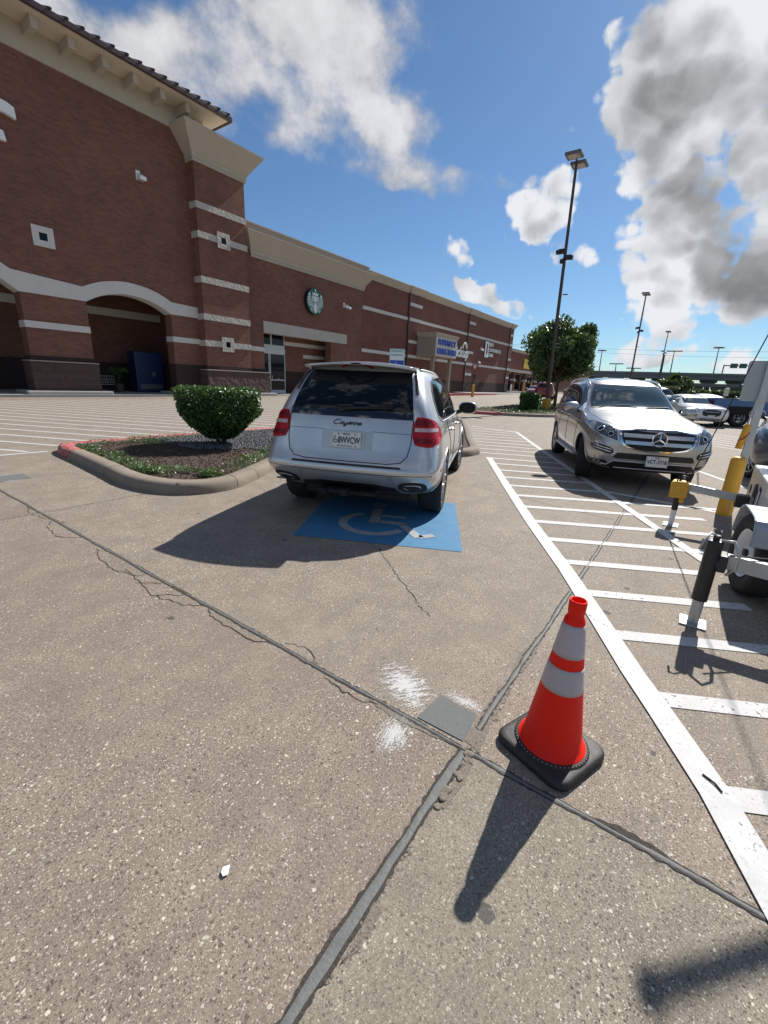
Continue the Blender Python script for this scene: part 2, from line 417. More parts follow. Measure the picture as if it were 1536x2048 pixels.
M_['lamp_red'] = mat('lamp_red', (.40, .004, .010), .22, var=.25, vscale=12, spec=.3)
M_['lamp_dkred'] = mat('lamp_dkred', (.16, .003, .007), .22, var=.15, vscale=14, spec=.3)
M_['lamp_clear'] = mat('lamp_clear', (.50, .36, .36), .15, var=.12, vscale=30, coat=1)
M_['headlamp'] = mat('headlamp', (.09, .10, .11), .05, .4, var=.3, vscale=14, coat=1)
M_['plate'] = mat('plate', (.70, .71, .72), .5, var=.05)
M_['ink'] = mat('ink', (.015, .018, .03), .6, var=.1)
M_['yellow'] = mat('yellow', (.62, .33, .03), .6, var=.14, vscale=5, bump=.15, bscale=20)
M_['galv'] = mat('galv', (.42, .43, .43), .45, .6, var=.18, vscale=8)
M_['signback'] = mat('signback', (.36, .37, .38), .5, .5, var=.08)
M_['pole'] = mat('pole', (.075, .05, .045), .5, .2, var=.2)
M_['lampgrey'] = mat('lampgrey', (.13, .14, .15), .5, .3, var=.1)
M_['lens'] = mat('lens', (.45, .43, .38), .3, var=.2, vscale=20)
M_['concrete'] = mat('concrete', (.30, .29, .27), .9, var=.15, vscale=1.5, bump=.3, bscale=60)
M_['trailer_white'] = mat('trailer_white', (.66, .68, .70), .35, var=.06, coat=.3)
M_['trailer_grey'] = mat('trailer_grey', (.33, .37, .40), .4, .2, var=.10)
M_['orange'] = mat('orange', (.84, .014, .003), .55, var=.14, vscale=9, bump=.08, bscale=15, spec=.25)
M_['tape'] = mat('tape', (.44, .385, .40), .32, var=.12, vscale=10, bump=.12, bscale=25)
M_['cone_base'] = mat('cone_base', (.022, .021, .020), .62, var=.35, vscale=14, bump=.25, bscale=30)
M_['bark'] = mat('bark', (.10, .075, .055), .95, var=.3, vscale=10, bump=.6, bscale=25)
M_['leaf_dark'] = leaf_mat('leaf_dark', (.014, .042, .012), (.055, .13, .030), (.085, .18, .038))
M_['leaf_tree'] = leaf_mat('leaf_tree', (.022, .055, .020), (.075, .14, .042), (.10, .16, .055))
M_['leaf_cover'] = leaf_mat('leaf_cover', (.03, .07, .02), (.12, .20, .07), (.30, .36, .22))
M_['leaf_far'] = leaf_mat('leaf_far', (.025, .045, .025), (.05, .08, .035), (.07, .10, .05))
M_['leaf_plume'] = leaf_mat('leaf_plume', (.14, .13, .09), (.25, .22, .15), (.10, .12, .05))
M_['white_line'] = worn_paint('white_line', (.70, .70, .685), .385, .5)
M_['white_thin'] = worn_paint('white_thin', (.66, .655, .64), .40, .5)
M_['blue_mark'] = worn_paint('blue_mark', (.04, .21, .40), .34, .5)
M_['redpaint'] = worn_paint('redpaint', (.42, .035, .045), .40, .3)
M_['red_solid'] = mat('red_solid', (.40, .03, .04), .7, var=.25, vscale=5)
M_['green'] = mat('green', (.0, .10, .055), .4, var=.08)
M_['signwhite'] = mat('signwhite', (.78, .80, .79), .5, var=.03)
M_['signblue'] = mat('signblue', (.03, .08, .42), .5, var=.05)
M_['teal'] = mat('teal', (.04, .30, .32), .5, var=.05)
M_['machine_blue'] = mat('machine_blue', (.006, .02, .085), .5, var=.15)
M_['interior'] = mat('interior', (.20, .19, .17), .9, var=.2, vscale=.5)
M_['sealant'] = mat('sealant', (.125, .13, .125), .7, var=.38, vscale=30, bump=.4, bscale=90)
M_['gap'] = mat('gap', (.055, .047, .040), .95, var=.7, vscale=55, bump=.8, bscale=120)
M_['spall'] = mat('spall', (.21, .18, .145), .95, var=.45, vscale=60, bump=.9, bscale=120)
M_['patchgrey'] = mat('patchgrey', (.125, .135, .13), .85, var=.18, vscale=45, bump=.35, bscale=160)
M_['mulch'] = mat('mulch', (.055, .034, .024), .95, var=.5, vscale=35, bump=1, bscale=70)

# ---------------------------------------------------------------- ground
def gz(x): return 0.0 if x < 12 else min((x-12)*.0086, .55)
def ground_mat():
    m, t, p = newmat('exposed_concrete')
    P = t.add('ShaderNodeNewGeometry').outputs['Position']
    s = t.add('ShaderNodeSeparateXYZ'); t.put(s.inputs[0], P); X, Y = s.outputs[0], s.outputs[1]
    big = t.noise(P, .55, 5, .6); mid = t.noise(P, 3.2, 6, .68); fine = t.noise(P, 95, 3, .6); blotch = t.noise(P, 1.3, 3, .5)
    # slab south-west of the two sealed joints was poured from a greyer mix
    slabg = t.m('MULTIPLY', t.m('LESS_THAN', X, 1.475), t.m('LESS_THAN', Y, .53))
    # slabs beyond
    warm = t.mix(big, (.262, .212, .172), (.298, .254, .208)); grey = t.mix(big, (.265, .240, .192), (.305, .275, .220))
    smooth_ = t.mix(big, (.278, .236, .192), (.322, .280, .228))
    bey = t.m('GREATER_THAN', X, 1.475)
    c = t.mix(bey, warm, smooth_); c = t.mix(slabg, c, grey)
    c = t.mix(t.ramp(mid, .35, .70), t.mix(1, c, (.86, .85, .85), 'MULTIPLY'), t.mix(1, c, (1.10, 1.10, 1.10), 'MULTIPLY'))
    c = t.mix(t.ramp(blotch, .55, .75, 0, .22), c, (.20, .17, .145)); c = t.mix(t.ramp(t.noise(P, 2.1, 7, .72), .56, .74, 0, .42), c, (.15, .135, .12)); c = t.mix(t.ramp(t.noise(t.v('ADD', P, (7, 3, 1)), 1.7, 6, .7), .58, .76, 0, .35), c, (.42, .38, .32))
    c = t.mix(t.m('MULTIPLY', t.ramp(fine, .35, .65), .5), t.mix(1, c, (.70, .68, .66), 'MULTIPLY'), t.mix(1, c, (1.22, 1.2, 1.17), 'MULTIPLY'))
    mp = t.add('ShaderNodeMapping'); t.put(mp.inputs['Vector'], P); mp.inputs['Rotation'].default_value = (0, 0, R(-27)); mp.inputs['Scale'].default_value = (.22, 2.4, 1)
    c = t.mix(t.ramp(t.noise(mp.outputs[0], 1.6, 5, .65), .52, .72, 0, .30), c, (.13, .115, .10))
    # exposed aggregate, three sizes
    wv = t.v('ADD', P, t.v('SCALE', t.v('SUBTRACT', t.noise(P, 60, 2, .5, col=True), (.5, .5, .5)), sc=.012))
    H = None
    expo = t.ramp(t.noise(P, .8, 3, .6), .30, .62, .45, 1.0)
    for sc, thr, pl, pd, cl, cdk in ((230, .46, .18, .28, (.60, .55, .46), (.06, .04, .033)), (120, .44, .12, .20, (.64, .58, .49), (.06, .04, .034)), (62, .36, .055, .07, (.66, .62, .52), (.08, .055, .045)), (32, .22, .022, .006, (.68, .65, .54), (.10, .08, .07))):
        v = t.vor(wv, sc); sp = t.add('ShaderNodeSeparateColor'); t.put(sp.inputs[0], v.outputs['Color'])
        siz = t.m('MULTIPLY', t.m('ADD', .45, t.m('MULTIPLY', sp.outputs[1], .75)), thr)
        inside = t.m('LESS_THAN', v.outputs['Distance'], siz)
        li = t.m('MULTIPLY', t.m('MULTIPLY', inside, t.m('LESS_THAN', sp.outputs[0], pl)), expo)
        da = t.m('MULTIPLY', t.m('MULTIPLY', inside, t.m('GREATER_THAN', sp.outputs[0], 1-pd)), expo)
        c = t.mix(t.m('MULTIPLY', li, .85), c, t.mix(sp.outputs[2], cl, tuple(q*.78 for q in cl))); c = t.mix(t.m('MULTIPLY', da, .80), c, cdk)
        h = t.m('SUBTRACT', li, da); H = h if H is None else t.m('ADD', H, h)
    # old gum and oil spots
    v = t.vor(t.v('ADD', P, t.v('SCALE', t.noise(P, 14, 3, .6, col=True), sc=.05)), 3.5); sp = t.add('ShaderNodeSeparateColor'); t.put(sp.inputs[0], v.outputs['Color'])
    gum = t.m('MULTIPLY', t.m('LESS_THAN', v.outputs['Distance'], t.m('MULTIPLY', sp.outputs[1], .12)), t.m('LESS_THAN', sp.outputs[0], .6))
    c = t.mix(t.m('MULTIPLY', gum, .72), c, (.045, .045, .05))
    v = t.vor(t.v('ADD', P, t.v('SCALE', t.noise(P, 30, 3, .6, col=True), sc=.03)), 9); sp = t.add('ShaderNodeSeparateColor'); t.put(sp.inputs[0], v.outputs['Color'])
    gum = t.m('MULTIPLY', t.m('LESS_THAN', v.outputs['Distance'], t.m('MULTIPLY', sp.outputs[1], .09)), t.m('LESS_THAN', sp.outputs[0], .16))
    c = t.mix(t.m('MULTIPLY', gum, .75), c, (.03, .026, .024))
    t.put(p.inputs['Base Color'], c); t.put(p.inputs['Roughness'], t.m('ADD', .72, t.m('MULTIPLY', mid, .2))); p.inputs['Specular IOR Level'].default_value = .35
    b = t.add('ShaderNodeBump'); b.inputs['Strength'].default_value = .55; b.inputs['Distance'].default_value = .004
    t.put(b.inputs['Height'], t.m('ADD', H, t.m('MULTIPLY', t.noise(P, 150, 3, .6), 1.0))); t.put(p.inputs['Normal'], b.outputs[0])
    return m
M_['ground'] = ground_mat()
bm = B()
xs = [-400, -60, 0, 12, 75, 76, 400, 3500]
ys = [-3500, -300, -40, 0, 60, 400, 3500]
g = [[bm.verts.new((x, y, gz(x))) for y in ys] for x in xs]
for i in range(len(xs)-1):
    for j in range(len(ys)-1): bm.faces.new((g[i][j], g[i+1][j], g[i+1][j+1], g[i][j+1]))
setp(obj('ground', bm, M_['ground']), kind='structure')

def mark(name, polys, m, z=.004, cuts=True):
    bm = B()
    for p in polys: sheet(bm, p, 0)
    if cuts:
        for xx in (12, 75): bmesh.ops.bisect_plane(bm, geom=bm.verts[:]+bm.edges[:]+bm.faces[:], plane_co=(xx, 0, 0), plane_no=(1, 0, 0))
    for v in bm.verts: v.co.z = gz(v.co.x)+z
    for f in bm.faces:
        f.normal_update()
        if f.normal.z < 0: f.normal_flip()
    return setp(obj(name, bm, m), kind='structure')
def strip(a, b, w, side=0):
    a, b = Vector(a), Vector(b); d = (b-a).normalized(); n = Vector((-d.y, d.x))
    s0, s1 = (-w/2, w/2) if side == 0 else ((0, w) if side > 0 else (-w, 0))
    return [tuple(a+n*s0), tuple(b+n*s0), tuple(b+n*s1), tuple(a+n*s1)]
def ang(p, deg, L): return (p[0]+math.cos(R(deg))*L, p[1]+math.sin(R(deg))*L)
# stall lines
L1a, L1b = (9.2, 3.66), (.9, -.80)
def l1(x):   # white line centre, slightly bowed
    pts = [(9.2, 3.63), (6.61, 2.23), (5.05, 1.37), (3.86, .68), (3.19, .32), (2.58, 0), (2.30, -.16), (1.90, -.38), (1.3, -.64), (.7, -.9)]
    for (xa, ya), (xb, yb) in zip(pts, pts[1:]):
        if xb <= x <= xa: return yb+(ya-yb)*(x-xb)/(xa-xb)
    return pts[0][1]
xsn = [9.2, 6.61, 5.05, 3.86, 3.19, 2.58, 2.30, 1.90, 1.3, .7]
pl = [strip((a, l1(a)), (b, l1(b)), .135) for a, b in zip(xsn, xsn[1:])]
polyL = []
left = []; right = []
for i, x in enumerate(xsn):
    a = Vector((x, l1(x))); n = Vector((-.48, .877)) ; left.append(tuple(a+n*.067)); right.append(tuple(a-n*.067))
mark('road_marking', [left+right[::-1]], M_['white_line'], .008)
def l2(x): return (x-5.0)*.535-.35
mark('road_marking', [strip((15.15, l2(15.15)), (4.95, l2(4.95)), .115)], M_['white_thin'], .008)
hs = []
def seg_hit(p, deg, L):   # clip hatch at line 2 for those beyond the stall
    q = ang(p, deg, L); return q
for x in (9.15, 8.55, 7.93, 7.35, 6.77):
    p = (x, l1(x)); a = -60-.8*max(0, x-6)*2.6
    t = 0
    while p[1]+math.sin(R(a))*t > l2(p[0]+math.cos(R(a))*t): t += .02
    hs.append(strip(p, ang(p, a, t), .105))
for x, L in ((6.2, 2.9), (5.66, 2.35), (5.09, 2.1), (4.55, 1.75), (4.02, 1.32), (3.47, 1.25), (2.94, 1.35), (2.40, 1.3), (1.90, 1.2), (1.4, 1.0), (.95, .8)):
    p = (x, l1(x)); hs.append(strip(p, ang(p, -61, L), .115))
hs.append(strip((7.56, .95), (7.40, -.5), .10)); 
x = 9.75
while x < 15.0:
    p = (x, 4.03+(x-9.7)*.53); a = -66-(x-9.7)*.9; t = 0
    while p[1]+math.sin(R(a))*t > l2(p[0]+math.cos(R(a))*t): t += .02
    hs.append(strip(p, ang(p, a, t), .09)); x += .62
hs.append(strip((15.55, 7.0), (15.0, 5.0), .10))
mark('road_marking', hs, M_['white_thin'], .004)
mark('road_marking', [strip((14.4, 1.35), (9.2, -1.32), .10)], M_['white_thin'], .004)
# far stall stripes beyond the second car
fs = []
for k in range(7): fs.append(strip((17.3+k*.85, -.1+k*.05), (16.2+k*.85, -2.0+k*.05), .10))
for k in range(8): fs.append(strip((30+k*5.5, -2+k*.4), (25.6+k*5.5, -4.6+k*.4), .12))
mark('road_marking', fs, M_['white_thin'], .004)
# store-front crossing stripes
cs = []
for k in range(-30, 62):
    # lines at -64 deg, perpendicular spacing .72
    n = Vector((math.sin(R(64)), math.cos(R(64)))); d = Vector((math.cos(R(64)), -math.sin(R(64))))
    c0 = Vector((0, 10.0))+n*k*.76
    # param so that y in 9.8..24.9
    t0 = (c0.y-24.6)/math.sin(R(64)); t1 = (c0.y-9.9)/math.sin(R(64))
    a = c0+d*t0; b = c0+d*t1
    if a.x < -14 or a.x > 21: continue
    if b.x > 2.9: 
        t1 = (c0.y-10.35)/math.sin(R(64)); b = c0+d*t1
    cs.append(strip(tuple(a), tuple(b), .10))
cs.append(strip((-12, 9.75), (2.85, 9.75), .10))
mark('road_marking', cs, M_['white_thin'], .004)
mark('road_marking', [strip((-20, 25.15), (60, 25.15), .10)], M_['redpaint'], .004)
# blue accessible bay box with symbol
e1 = Vector((.447, -.894)); e2 = Vector((.874, .486)); O = Vector((2.83, 3.11))
def bx(u, v): p = O+e1*u+e2*v; return (p.x, p.y)
mark('road_marking', [[bx(0, 0), bx(1.72, 0), bx(1.72, 1.76), bx(0, 1.76)]], M_['blue_mark'], .004, False)
sy = []
cu, cv, r1, r2 = .76, .60, .40, .30
arc = [R(a) for a in range(118, 340, 12)]
for a, b in zip(arc, arc[1:]): sy.append([bx(cu+r1*math.cos(a), cv+r1*math.sin(a)), bx(cu+r1*math.cos(b), cv+r1*math.sin(b)), bx(cu+r2*math.cos(b), cv+r2*math.sin(b)), bx(cu+r2*math.cos(a), cv+r2*math.sin(a))])
sy.append([bx(.70, .62), bx(.82, .62), bx(.80, 1.20), bx(.68, 1.20)])
sy.append([bx(.82, .86), bx(1.10, .86), bx(1.10, .94), bx(.82, .94)])
sy.append([bx(.83, .62), bx(1.12, .62), bx(1.12, .72), bx(.83, .72)])
sy.append([bx(1.03, .62), bx(1.12, .66), bx(1.34, .30), bx(1.24, .25)])
sy.append([bx(1.30, .24), bx(1.46, .34), bx(1.42, .42), bx(1.28, .34)])
sy.append([bx(.74+.10*math.cos(R(a)), 1.34+.10*math.sin(R(a))) for a in range(0, 360, 30)])
mark('road_marking', sy, worn_paint('symbol_white', (.40, .42, .43), .36, .6), .008, False)

# ---------------------------------------------------------------- joints: dark gap, grey sealant bead, broken edges
def wob(a, b, step, amp, seed, w0, rag=.0):
    """irregular strip polygon from a to b"""
    a, b = Vector(a), Vector(b); L = (b-a).length; d = (b-a)/L; n = Vector((-d.y, d.x)); N = max(2, int(L/step))
    lf, rg = [], []
    for i in range(N+1):
        t = i/N*L; p = a+d*t
        o = amp*(noise.noise((t*2.1+seed, seed, 0)))
        o1 = amp*(.6*noise.noise((t*9+seed, 3, seed))+rag*noise.noise((t*34+seed, 3, seed))); o2 = amp*(.6*noise.noise((t*9+seed, 7, seed))+rag*noise.noise((t*34+seed, 7, seed)))
        wl = w0*(1+.5*noise.noise((t*3+seed*2, 1, 1)))
        lf.append(p+n*(wl/2+o+o1)); rg.append(p+n*(-wl/2+o+o2))
    return lf, rg
def joint(name, a, b, wgap, wseal, seed, amp=.006):
    bm = B()
    lf, rg = wob(a, b, .010, amp, seed, wgap, 1.1)
    for i in range(len(lf)-1): bm.faces.new([bm.verts.new((q.x, q.y, gz(q.x)+.0025)) for q in (lf[i], lf[i+1], rg[i+1], rg[i])])
    for f in bm.faces:
        f.normal_update()
        if f.normal.z < 0: f.normal_flip()
    setp(obj(name, bm, M_['gap']), kind='structure')
    bm = B(); lf, rg = wob(a, b, .03, amp, seed, wseal)
    prev = None
    for i in range(len(lf)):
        brk = noise.noise((i*.045+seed*5, 2.2, 0)) > .52
        c = (lf[i]+rg[i])/2; z = gz(c.x)
        row = [bm.verts.new((q.x, q.y, z+h)) for q, h in ((lf[i], .0027), (lf[i].lerp(rg[i], .22), .0042), (lf[i].lerp(rg[i], .5), .0050), (lf[i].lerp(rg[i], .8), .004), (rg[i], .0027))]
        if brk: prev = None; continue
        if prev:
            for k in range(4): bm.faces.new((prev[k], prev[k+1], row[k+1], row[k]))
        prev = row
    bmesh.ops.recalc_face_normals(bm, faces=bm.faces[:])
    for f in bm.faces:
        if f.normal.z < 0: f.normal_flip()
    setp(obj('joint_sealant', bm, M_['sealant'], smooth=True), kind='structure')
joint('pavement_joint', (1.475, 14.5), (1.475, .50), .028, .012, 1.0, .009)
joint('pavement_joint', (1.475, .52), (1.475, -3.5), .028, .015, 4.0, .008)
joint('pavement_joint', (-1.5, .50), (1.46, .535), .050, .028, 2.0, .010)
joint('pavement_joint', (1.62, .535), (14, .555), .034, .018, 3.0, .010)
# thin control joints and hairline cracks
def crack(pts, w, seed, amp=.02, z=.0028):
    bm = B()
    for (a, b) in zip(pts, pts[1:]):
        a, b = Vector(a), Vector(b); L = (b-a).length; d = (b-a)/L; n = Vector((-d.y, d.x)); N = max(2, int(L/.03)); pv = None
        for i in range(N+1):
            t = i/N; p = a+d*(L*t); o = amp*(.7*noise.noise((p.x*6+seed, p.y*6, 0))+.9*noise.noise((p.x*22, p.y*22, seed))+.5*noise.noise((p.x*60, p.y*60, seed)))*min(1, 6*min(t, 1-t)+.1); ww = w*(.6+.8*abs(noise.noise((p.x*8, p.y*8, seed))))
            q = (p+n*(o+ww/2), p+n*(o-ww/2)); r = [bm.verts.new((v.x, v.y, gz(v.x)+z)) for v in q]
            if pv: bm.faces.new((pv[1], pv[0], r[0], r[1]))
            pv = r
    for f in bm.faces:
        f.normal_update()
        if f.normal.z < 0: f.normal_flip()
    return setp(obj('pavement_crack', bm, M_['gap']), kind='structure')
crack([(-3, 5.58), (1.5, 5.61), (2.62, 5.63)], .011, 5, .004)
crack([(3.22, 2.42), (2.95, 2.0), (2.7, 1.70), (2.36, 1.22)], .007, 6, .03)
crack([(6.5, 3.7), (6.38, 3.15), (6.14, 1.91), (6.0, 1.18), (5.9, .6)], .008, 7, .01)
crack([(20.5, 12.5), (15.5, 8.5)], .03, 8, .01); crack([(36, 20), (23, 9.5)], .06, 8, .01)
for pts, sd_ in (([(1.45, 5.95), (1.36, 5.75), (1.40, 5.45), (1.46, 5.3)], 1), ([(1.46, 5.25), (1.28, 5.0), (1.22, 4.7), (1.35, 4.55), (1.46, 4.5)], 2), ([(1.40, 4.1), (1.28, 3.85), (1.24, 3.55), (1.36, 3.3), (1.46, 3.3)], 3), ([(1.36, 3.5), (1.30, 3.2), (1.22, 2.95), (1.32, 2.62), (1.46, 2.5)], 4), ([(1.24, 3.2), (1.46, 3.05)], 5), ([(1.26, 2.9), (1.46, 2.75)], 6), ([(1.46, 2.45), (1.36, 2.2), (1.38, 1.9), (1.46, 1.8)], 7), ([(1.52, 1.75), (1.56, 1.6), (1.5, 1.45)], 8), ([(1.42, 1.35), (1.38, 1.2), (1.45, 1.0)], 9)):
    crack([(1.46-(1.46-a)*.62, b) if a < 1.46 else (a, b) for a, b in pts], (.008 if sd_ < 8 else .006), sd_, .03)
# broken concrete along the joints
def lumps(a, b, width, n, seed, side, smin=.008, smax=.022):
    rr = random.Random(seed); bm = B(); a, b = Vector(a), Vector(b); d = (b-a); nn = Vector((-d.y, d.x)).normalized()*side
    for i in range(n):
        t = rr.random(); off = .014+rr.random()**1.5*width*math.sin(PI*max(.05, min(.95, t)))
        p = a+d*t+nn*off; s = rr.uniform(smin, smax)
        M = Matrix.Translation((p.x, p.y, s*.12)) @ Matrix.Rotation(rr.uniform(0, 6.3), 4, 'Z') @ Matrix.Diagonal((s, s*rr.uniform(.6, 1), s*.22, 1))
        r = bmesh.ops.create_icosphere(bm, subdivisions=2, radius=1, matrix=M)
        for v in r['verts']: v.co += Vector([noise.noise(v.co*90+Vector((k*9, 0, i)))*s*.22 for k in range(3)])
    return setp(obj('broken_concrete', bm, M_['spall'], smooth=True), kind='stuff', label='loose crumbs of broken concrete along a pavement joint', cat='rubble')
def spall(pts, m='spall'):
    bm = B(); P_ = []
    n = len(pts)
    for i in range(n):
        a, b = Vector(pts[i]), Vector(pts[(i+1) % n]); L = (b-a).length; N = max(1, int(L/.01)); d = b-a; nn = Vector((-d.y, d.x)).normalized() if L else Vector((0, 0))
        for k in range(N):
            p = a+d*(k/N); p = p+nn*.008*noise.noise((p.x*35, p.y*35, 3)); P_.append((p.x, p.y))
    sheet(bm, P_, .0022)
    for f in bm.faces:
        f.normal_update()
        if f.normal.z < 0: f.normal_flip()
    return setp(obj('pavement_spall', bm, M_[m]), kind='structure')
spall([(1.44, .515), (1.30, .50), (1.17, .495), (1.17, .475), (1.30, .462), (1.42, .47)])
spall([(.80, .505), (.70, .50), (.58, .49), (.66, .468), (.76, .472)])
spall([(1.52, .56), (1.75, .565), (1.98, .57), (1.98, .515), (1.75, .505), (1.62, .49), (1.50, .475)])
spall([(2.15, .56), (2.35, .58), (2.5, .56), (2.5, .52), (2.3, .495), (2.15, .52)])
spall([(1.485, .02), (1.515, -.08), (1.51, -.2), (1.485, -.28)], 'gap')
spall([(1.45, 1.05), (1.43, .9), (1.445, .7), (1.465, .62), (1.47, 1.05)])
lumps((1.47, .525), (1.16, .52), .035, 9, 1, 1, .016, .026); lumps((1.5, .53), (2.0, .53), .03, 55, 2, -1, .004, .010); lumps((2.1, .54), (2.55, .54), .03, 40, 3, -1, .004, .009)
lumps((.86, .52), (.52, .51), .02, 26, 4, 1, .004, .008); lumps((.92, .52), (.98, .52), .02, 14, 5, -1, .004, .009); lumps((1.475, .62), (1.475, 1.1), .02, 22, 6, 1, .003, .007)
# dark infill square at the crossing, with sprayed white marks
bm = B(); sheet(bm, [(1.51, .56), (1.70, .575), (1.715, .785), (1.505, .80)], .004)
setp(obj('concrete_patch', bm, M_['patchgrey']), kind='structure')
bm = B(); sheet(bm, [(1.44, 7.9), (1.95, 7.9), (1.95, 7.50), (1.60, 7.50)], .004)
setp(obj('concrete_patch', bm, M_['patchgrey']), kind='structure')
def spray(name, cx, cy, rx, ry, rot, k):
    m, t, p = newmat('spray_paint')
    g = t.add('ShaderNodeTexCoord').outputs['Object']; mp = t.add('ShaderNodeMapping'); t.put(mp.inputs['Vector'], g)
    mp.inputs['Scale'].default_value = (1/rx, 1/ry, 1)
    r = t.v('LENGTH', mp.outputs[0]); mp2 = t.add('ShaderNodeMapping'); t.put(mp2.inputs['Vector'], g); mp2.inputs['Scale'].default_value = (6/rx*.12, 60*.12/ry*.5, 1)
    st = t.noise(mp2.outputs[0], 3, 5, .75); fn = t.noise(g, 110, 5, .75)
    a = t.m('MULTIPLY', t.m('SUBTRACT', 1.0, r), 1.0); a = t.m('ADD', a, t.m('MULTIPLY', t.m('SUBTRACT', st, .52), 3.0)); a = t.m('ADD', a, t.m('MULTIPLY', t.m('SUBTRACT', fn, .5), 1.9))
    a = t.m('MULTIPLY', t.ramp(a, .22, .75), k*.85); a = t.m('MULTIPLY', a, t.ramp(r, .7, 1.0, 1, 0))
    p.inputs['Base Color'].default_value = (.62, .615, .60, 1); p.inputs['Roughness'].default_value = .9
    tp = t.add('ShaderNodeBsdfTransparent'); mx = t.add('ShaderNodeMixShader'); t.put(mx.inputs[0], a)
    t.l.new(tp.outputs[0], mx.inputs[1]); t.l.new(p.outputs[0], mx.inputs[2]); t.l.new(mx.outputs[0], t.n['Material Output'].inputs[0])
    bm = B(); sheet(bm, [(-rx, -ry), (rx, -ry), (rx, ry), (-rx, ry)], 0)
    o = obj(name, bm, m); o.location = (cx, cy, .0034); o.rotation_euler = (0, 0, rot); setp(o, kind='structure')
spray('spray_paint_mark', 1.66, .97, .16, .26, R(-28), .95)
spray('spray_paint_mark', 1.745, .66, .05, .14, R(0), .8)
spray('spray_paint_mark', 1.35, .83, .17, .10, R(12), .9)
spray('spray_paint_mark', 1.72, 7.6, .25, .22, R(10), .95)

# ---------------------------------------------------------------- planted islands
def smooth_path(pts, n=6):
    out = []; N = len(pts)
    for i in range(N):
        p0, p1, p2, p3 = [Vector(pts[(i+k) % N]) for k in (-1, 0, 1, 2)]
        for k in range(n):
            t = k/n
            out.append(.5*((2*p1)+(-p0+p2)*t+(2*p0-5*p1+4*p2-p3)*t*t+(-p0+3*p1-3*p2+p3)*t**3))
    return out
def kerb(name, pts, matf, red, inward, w=.27, h=.15, n=6):
    path = smooth_path(pts, n); N = len(path); bm = B()
    prof = [(0, -.05), (.012, .05), (.03, h*.72), (.065, h*.95), (.11, h), (w-.03, h+.004), (w, h-.02), (w, -.05)]
    rings = []
    for i in range(N):
        t = (path[(i+1) % N]-path[i-1]).normalized(); nn = Vector((-t.y, t.x))*inward; z0 = gz(path[i].x)
        rings.append([bm.verts.new((*(path[i]+nn*a), z0+b)) for a, b in prof])
    for i in range(N):
        for k in range(len(prof)-1):
            f = bm.faces.new((rings[i][k], rings[i][k+1], rings[(i+1) % N][k+1], rings[(i+1) % N][k]))
            f.material_index = 1 if (red(path[i]) and k < 6) else 0
            f.smooth = True
    bmesh.ops.recalc_face_normals(bm, faces=bm.faces[:])
    o = setp(obj(name, bm, [M_[matf], M_['kerb_red']]), kind='structure')
    return path
def inner(path, inward, d):
    N = len(path); out = []
    for i in range(N):
        t = (path[(i+1) % N]-path[i-1]).normalized(); out.append(path[i]+Vector((-t.y, t.x))*inward*d)
    return out
m, t, p = newmat('kerb_concrete'); P0 = t.add('ShaderNodeNewGeometry').outputs['Position']
c = t.mix(t.noise(P0, 2.5, 6, .65), (.15, .122, .095), (.30, .25, .195)); c = t.mix(t.m('MULTIPLY', t.ramp(t.noise(P0, 120, 3, .6), .5, .7), .5), c, (.10, .08, .065))
t.put(p.inputs['Base Color'], c); p.inputs['Roughness'].default_value = .9
b = t.add('ShaderNodeBump'); b.inputs['Strength'].default_value = .5; b.inputs['Distance'].default_value = .006; t.put(b.inputs['Height'], t.noise(P0, 90, 5, .6)); t.put(p.inputs['Normal'], b.outputs[0])
M_['kerb'] = m
m, t, p = newmat('kerb_red'); P0 = t.add('ShaderNodeNewGeometry').outputs['Position']
c = t.mix(t.ramp(t.noise(P0, 14, 7, .75), .46, .60), (.36, .035, .045), (.40, .27, .22)); t.put(p.inputs['Base Color'], c); p.inputs['Roughness'].default_value = .7
M_['kerb_red'] = m
ISL = [(2.98, 9.66), (2.86, 9.25), (2.79, 8.35), (2.68, 7.1), (2.60, 6.3), (2.65, 5.75), (2.80, 5.38), (3.05, 5.14), (3.35, 5.05), (3.70, 5.10), (4.23, 5.36), (4.85, 5.70), (6.5, 6.62), (8.0, 7.40), (8.5, 7.1), (8.62, 6.0), (8.58, 4.9), (8.62, 4.25), (8.85, 4.02), (9.25, 3.96), (9.74, 4.07), (11.4, 4.95), (13.04, 5.78), (15.1, 6.87), (16.4, 7.6), (16.8, 8.3), (16.3, 9.2), (15, 9.72), (12, 9.85), (8.2, 9.85), (4.9, 9.85), (3.6, 9.84), (3.15, 9.80)]
pth = kerb('kerb', ISL, 'kerb', lambda q: (q.y > 9.2 or (q.y > 8.75 and q.x < 3)) and q.x < 12, 1)
bm = B(); ip = inner(pth, 1, .2)
from mathutils.geometry import tessellate_polygon
vv = [bm.verts.new((q.x, q.y, gz(q.x)+.105)) for q in ip]
for tri in tessellate_polygon([[Vector((q.x, q.y, 0)) for q in ip]]):
    try: bm.faces.new([vv[i] for i in tri])
    except Exception: pass
for f in bm.faces: f.normal_update()
for f in bm.faces:
    if f.normal.z < 0: f.normal_flip()
setp(obj('mulch_bed', bm, M_['mulch']), kind='structure')
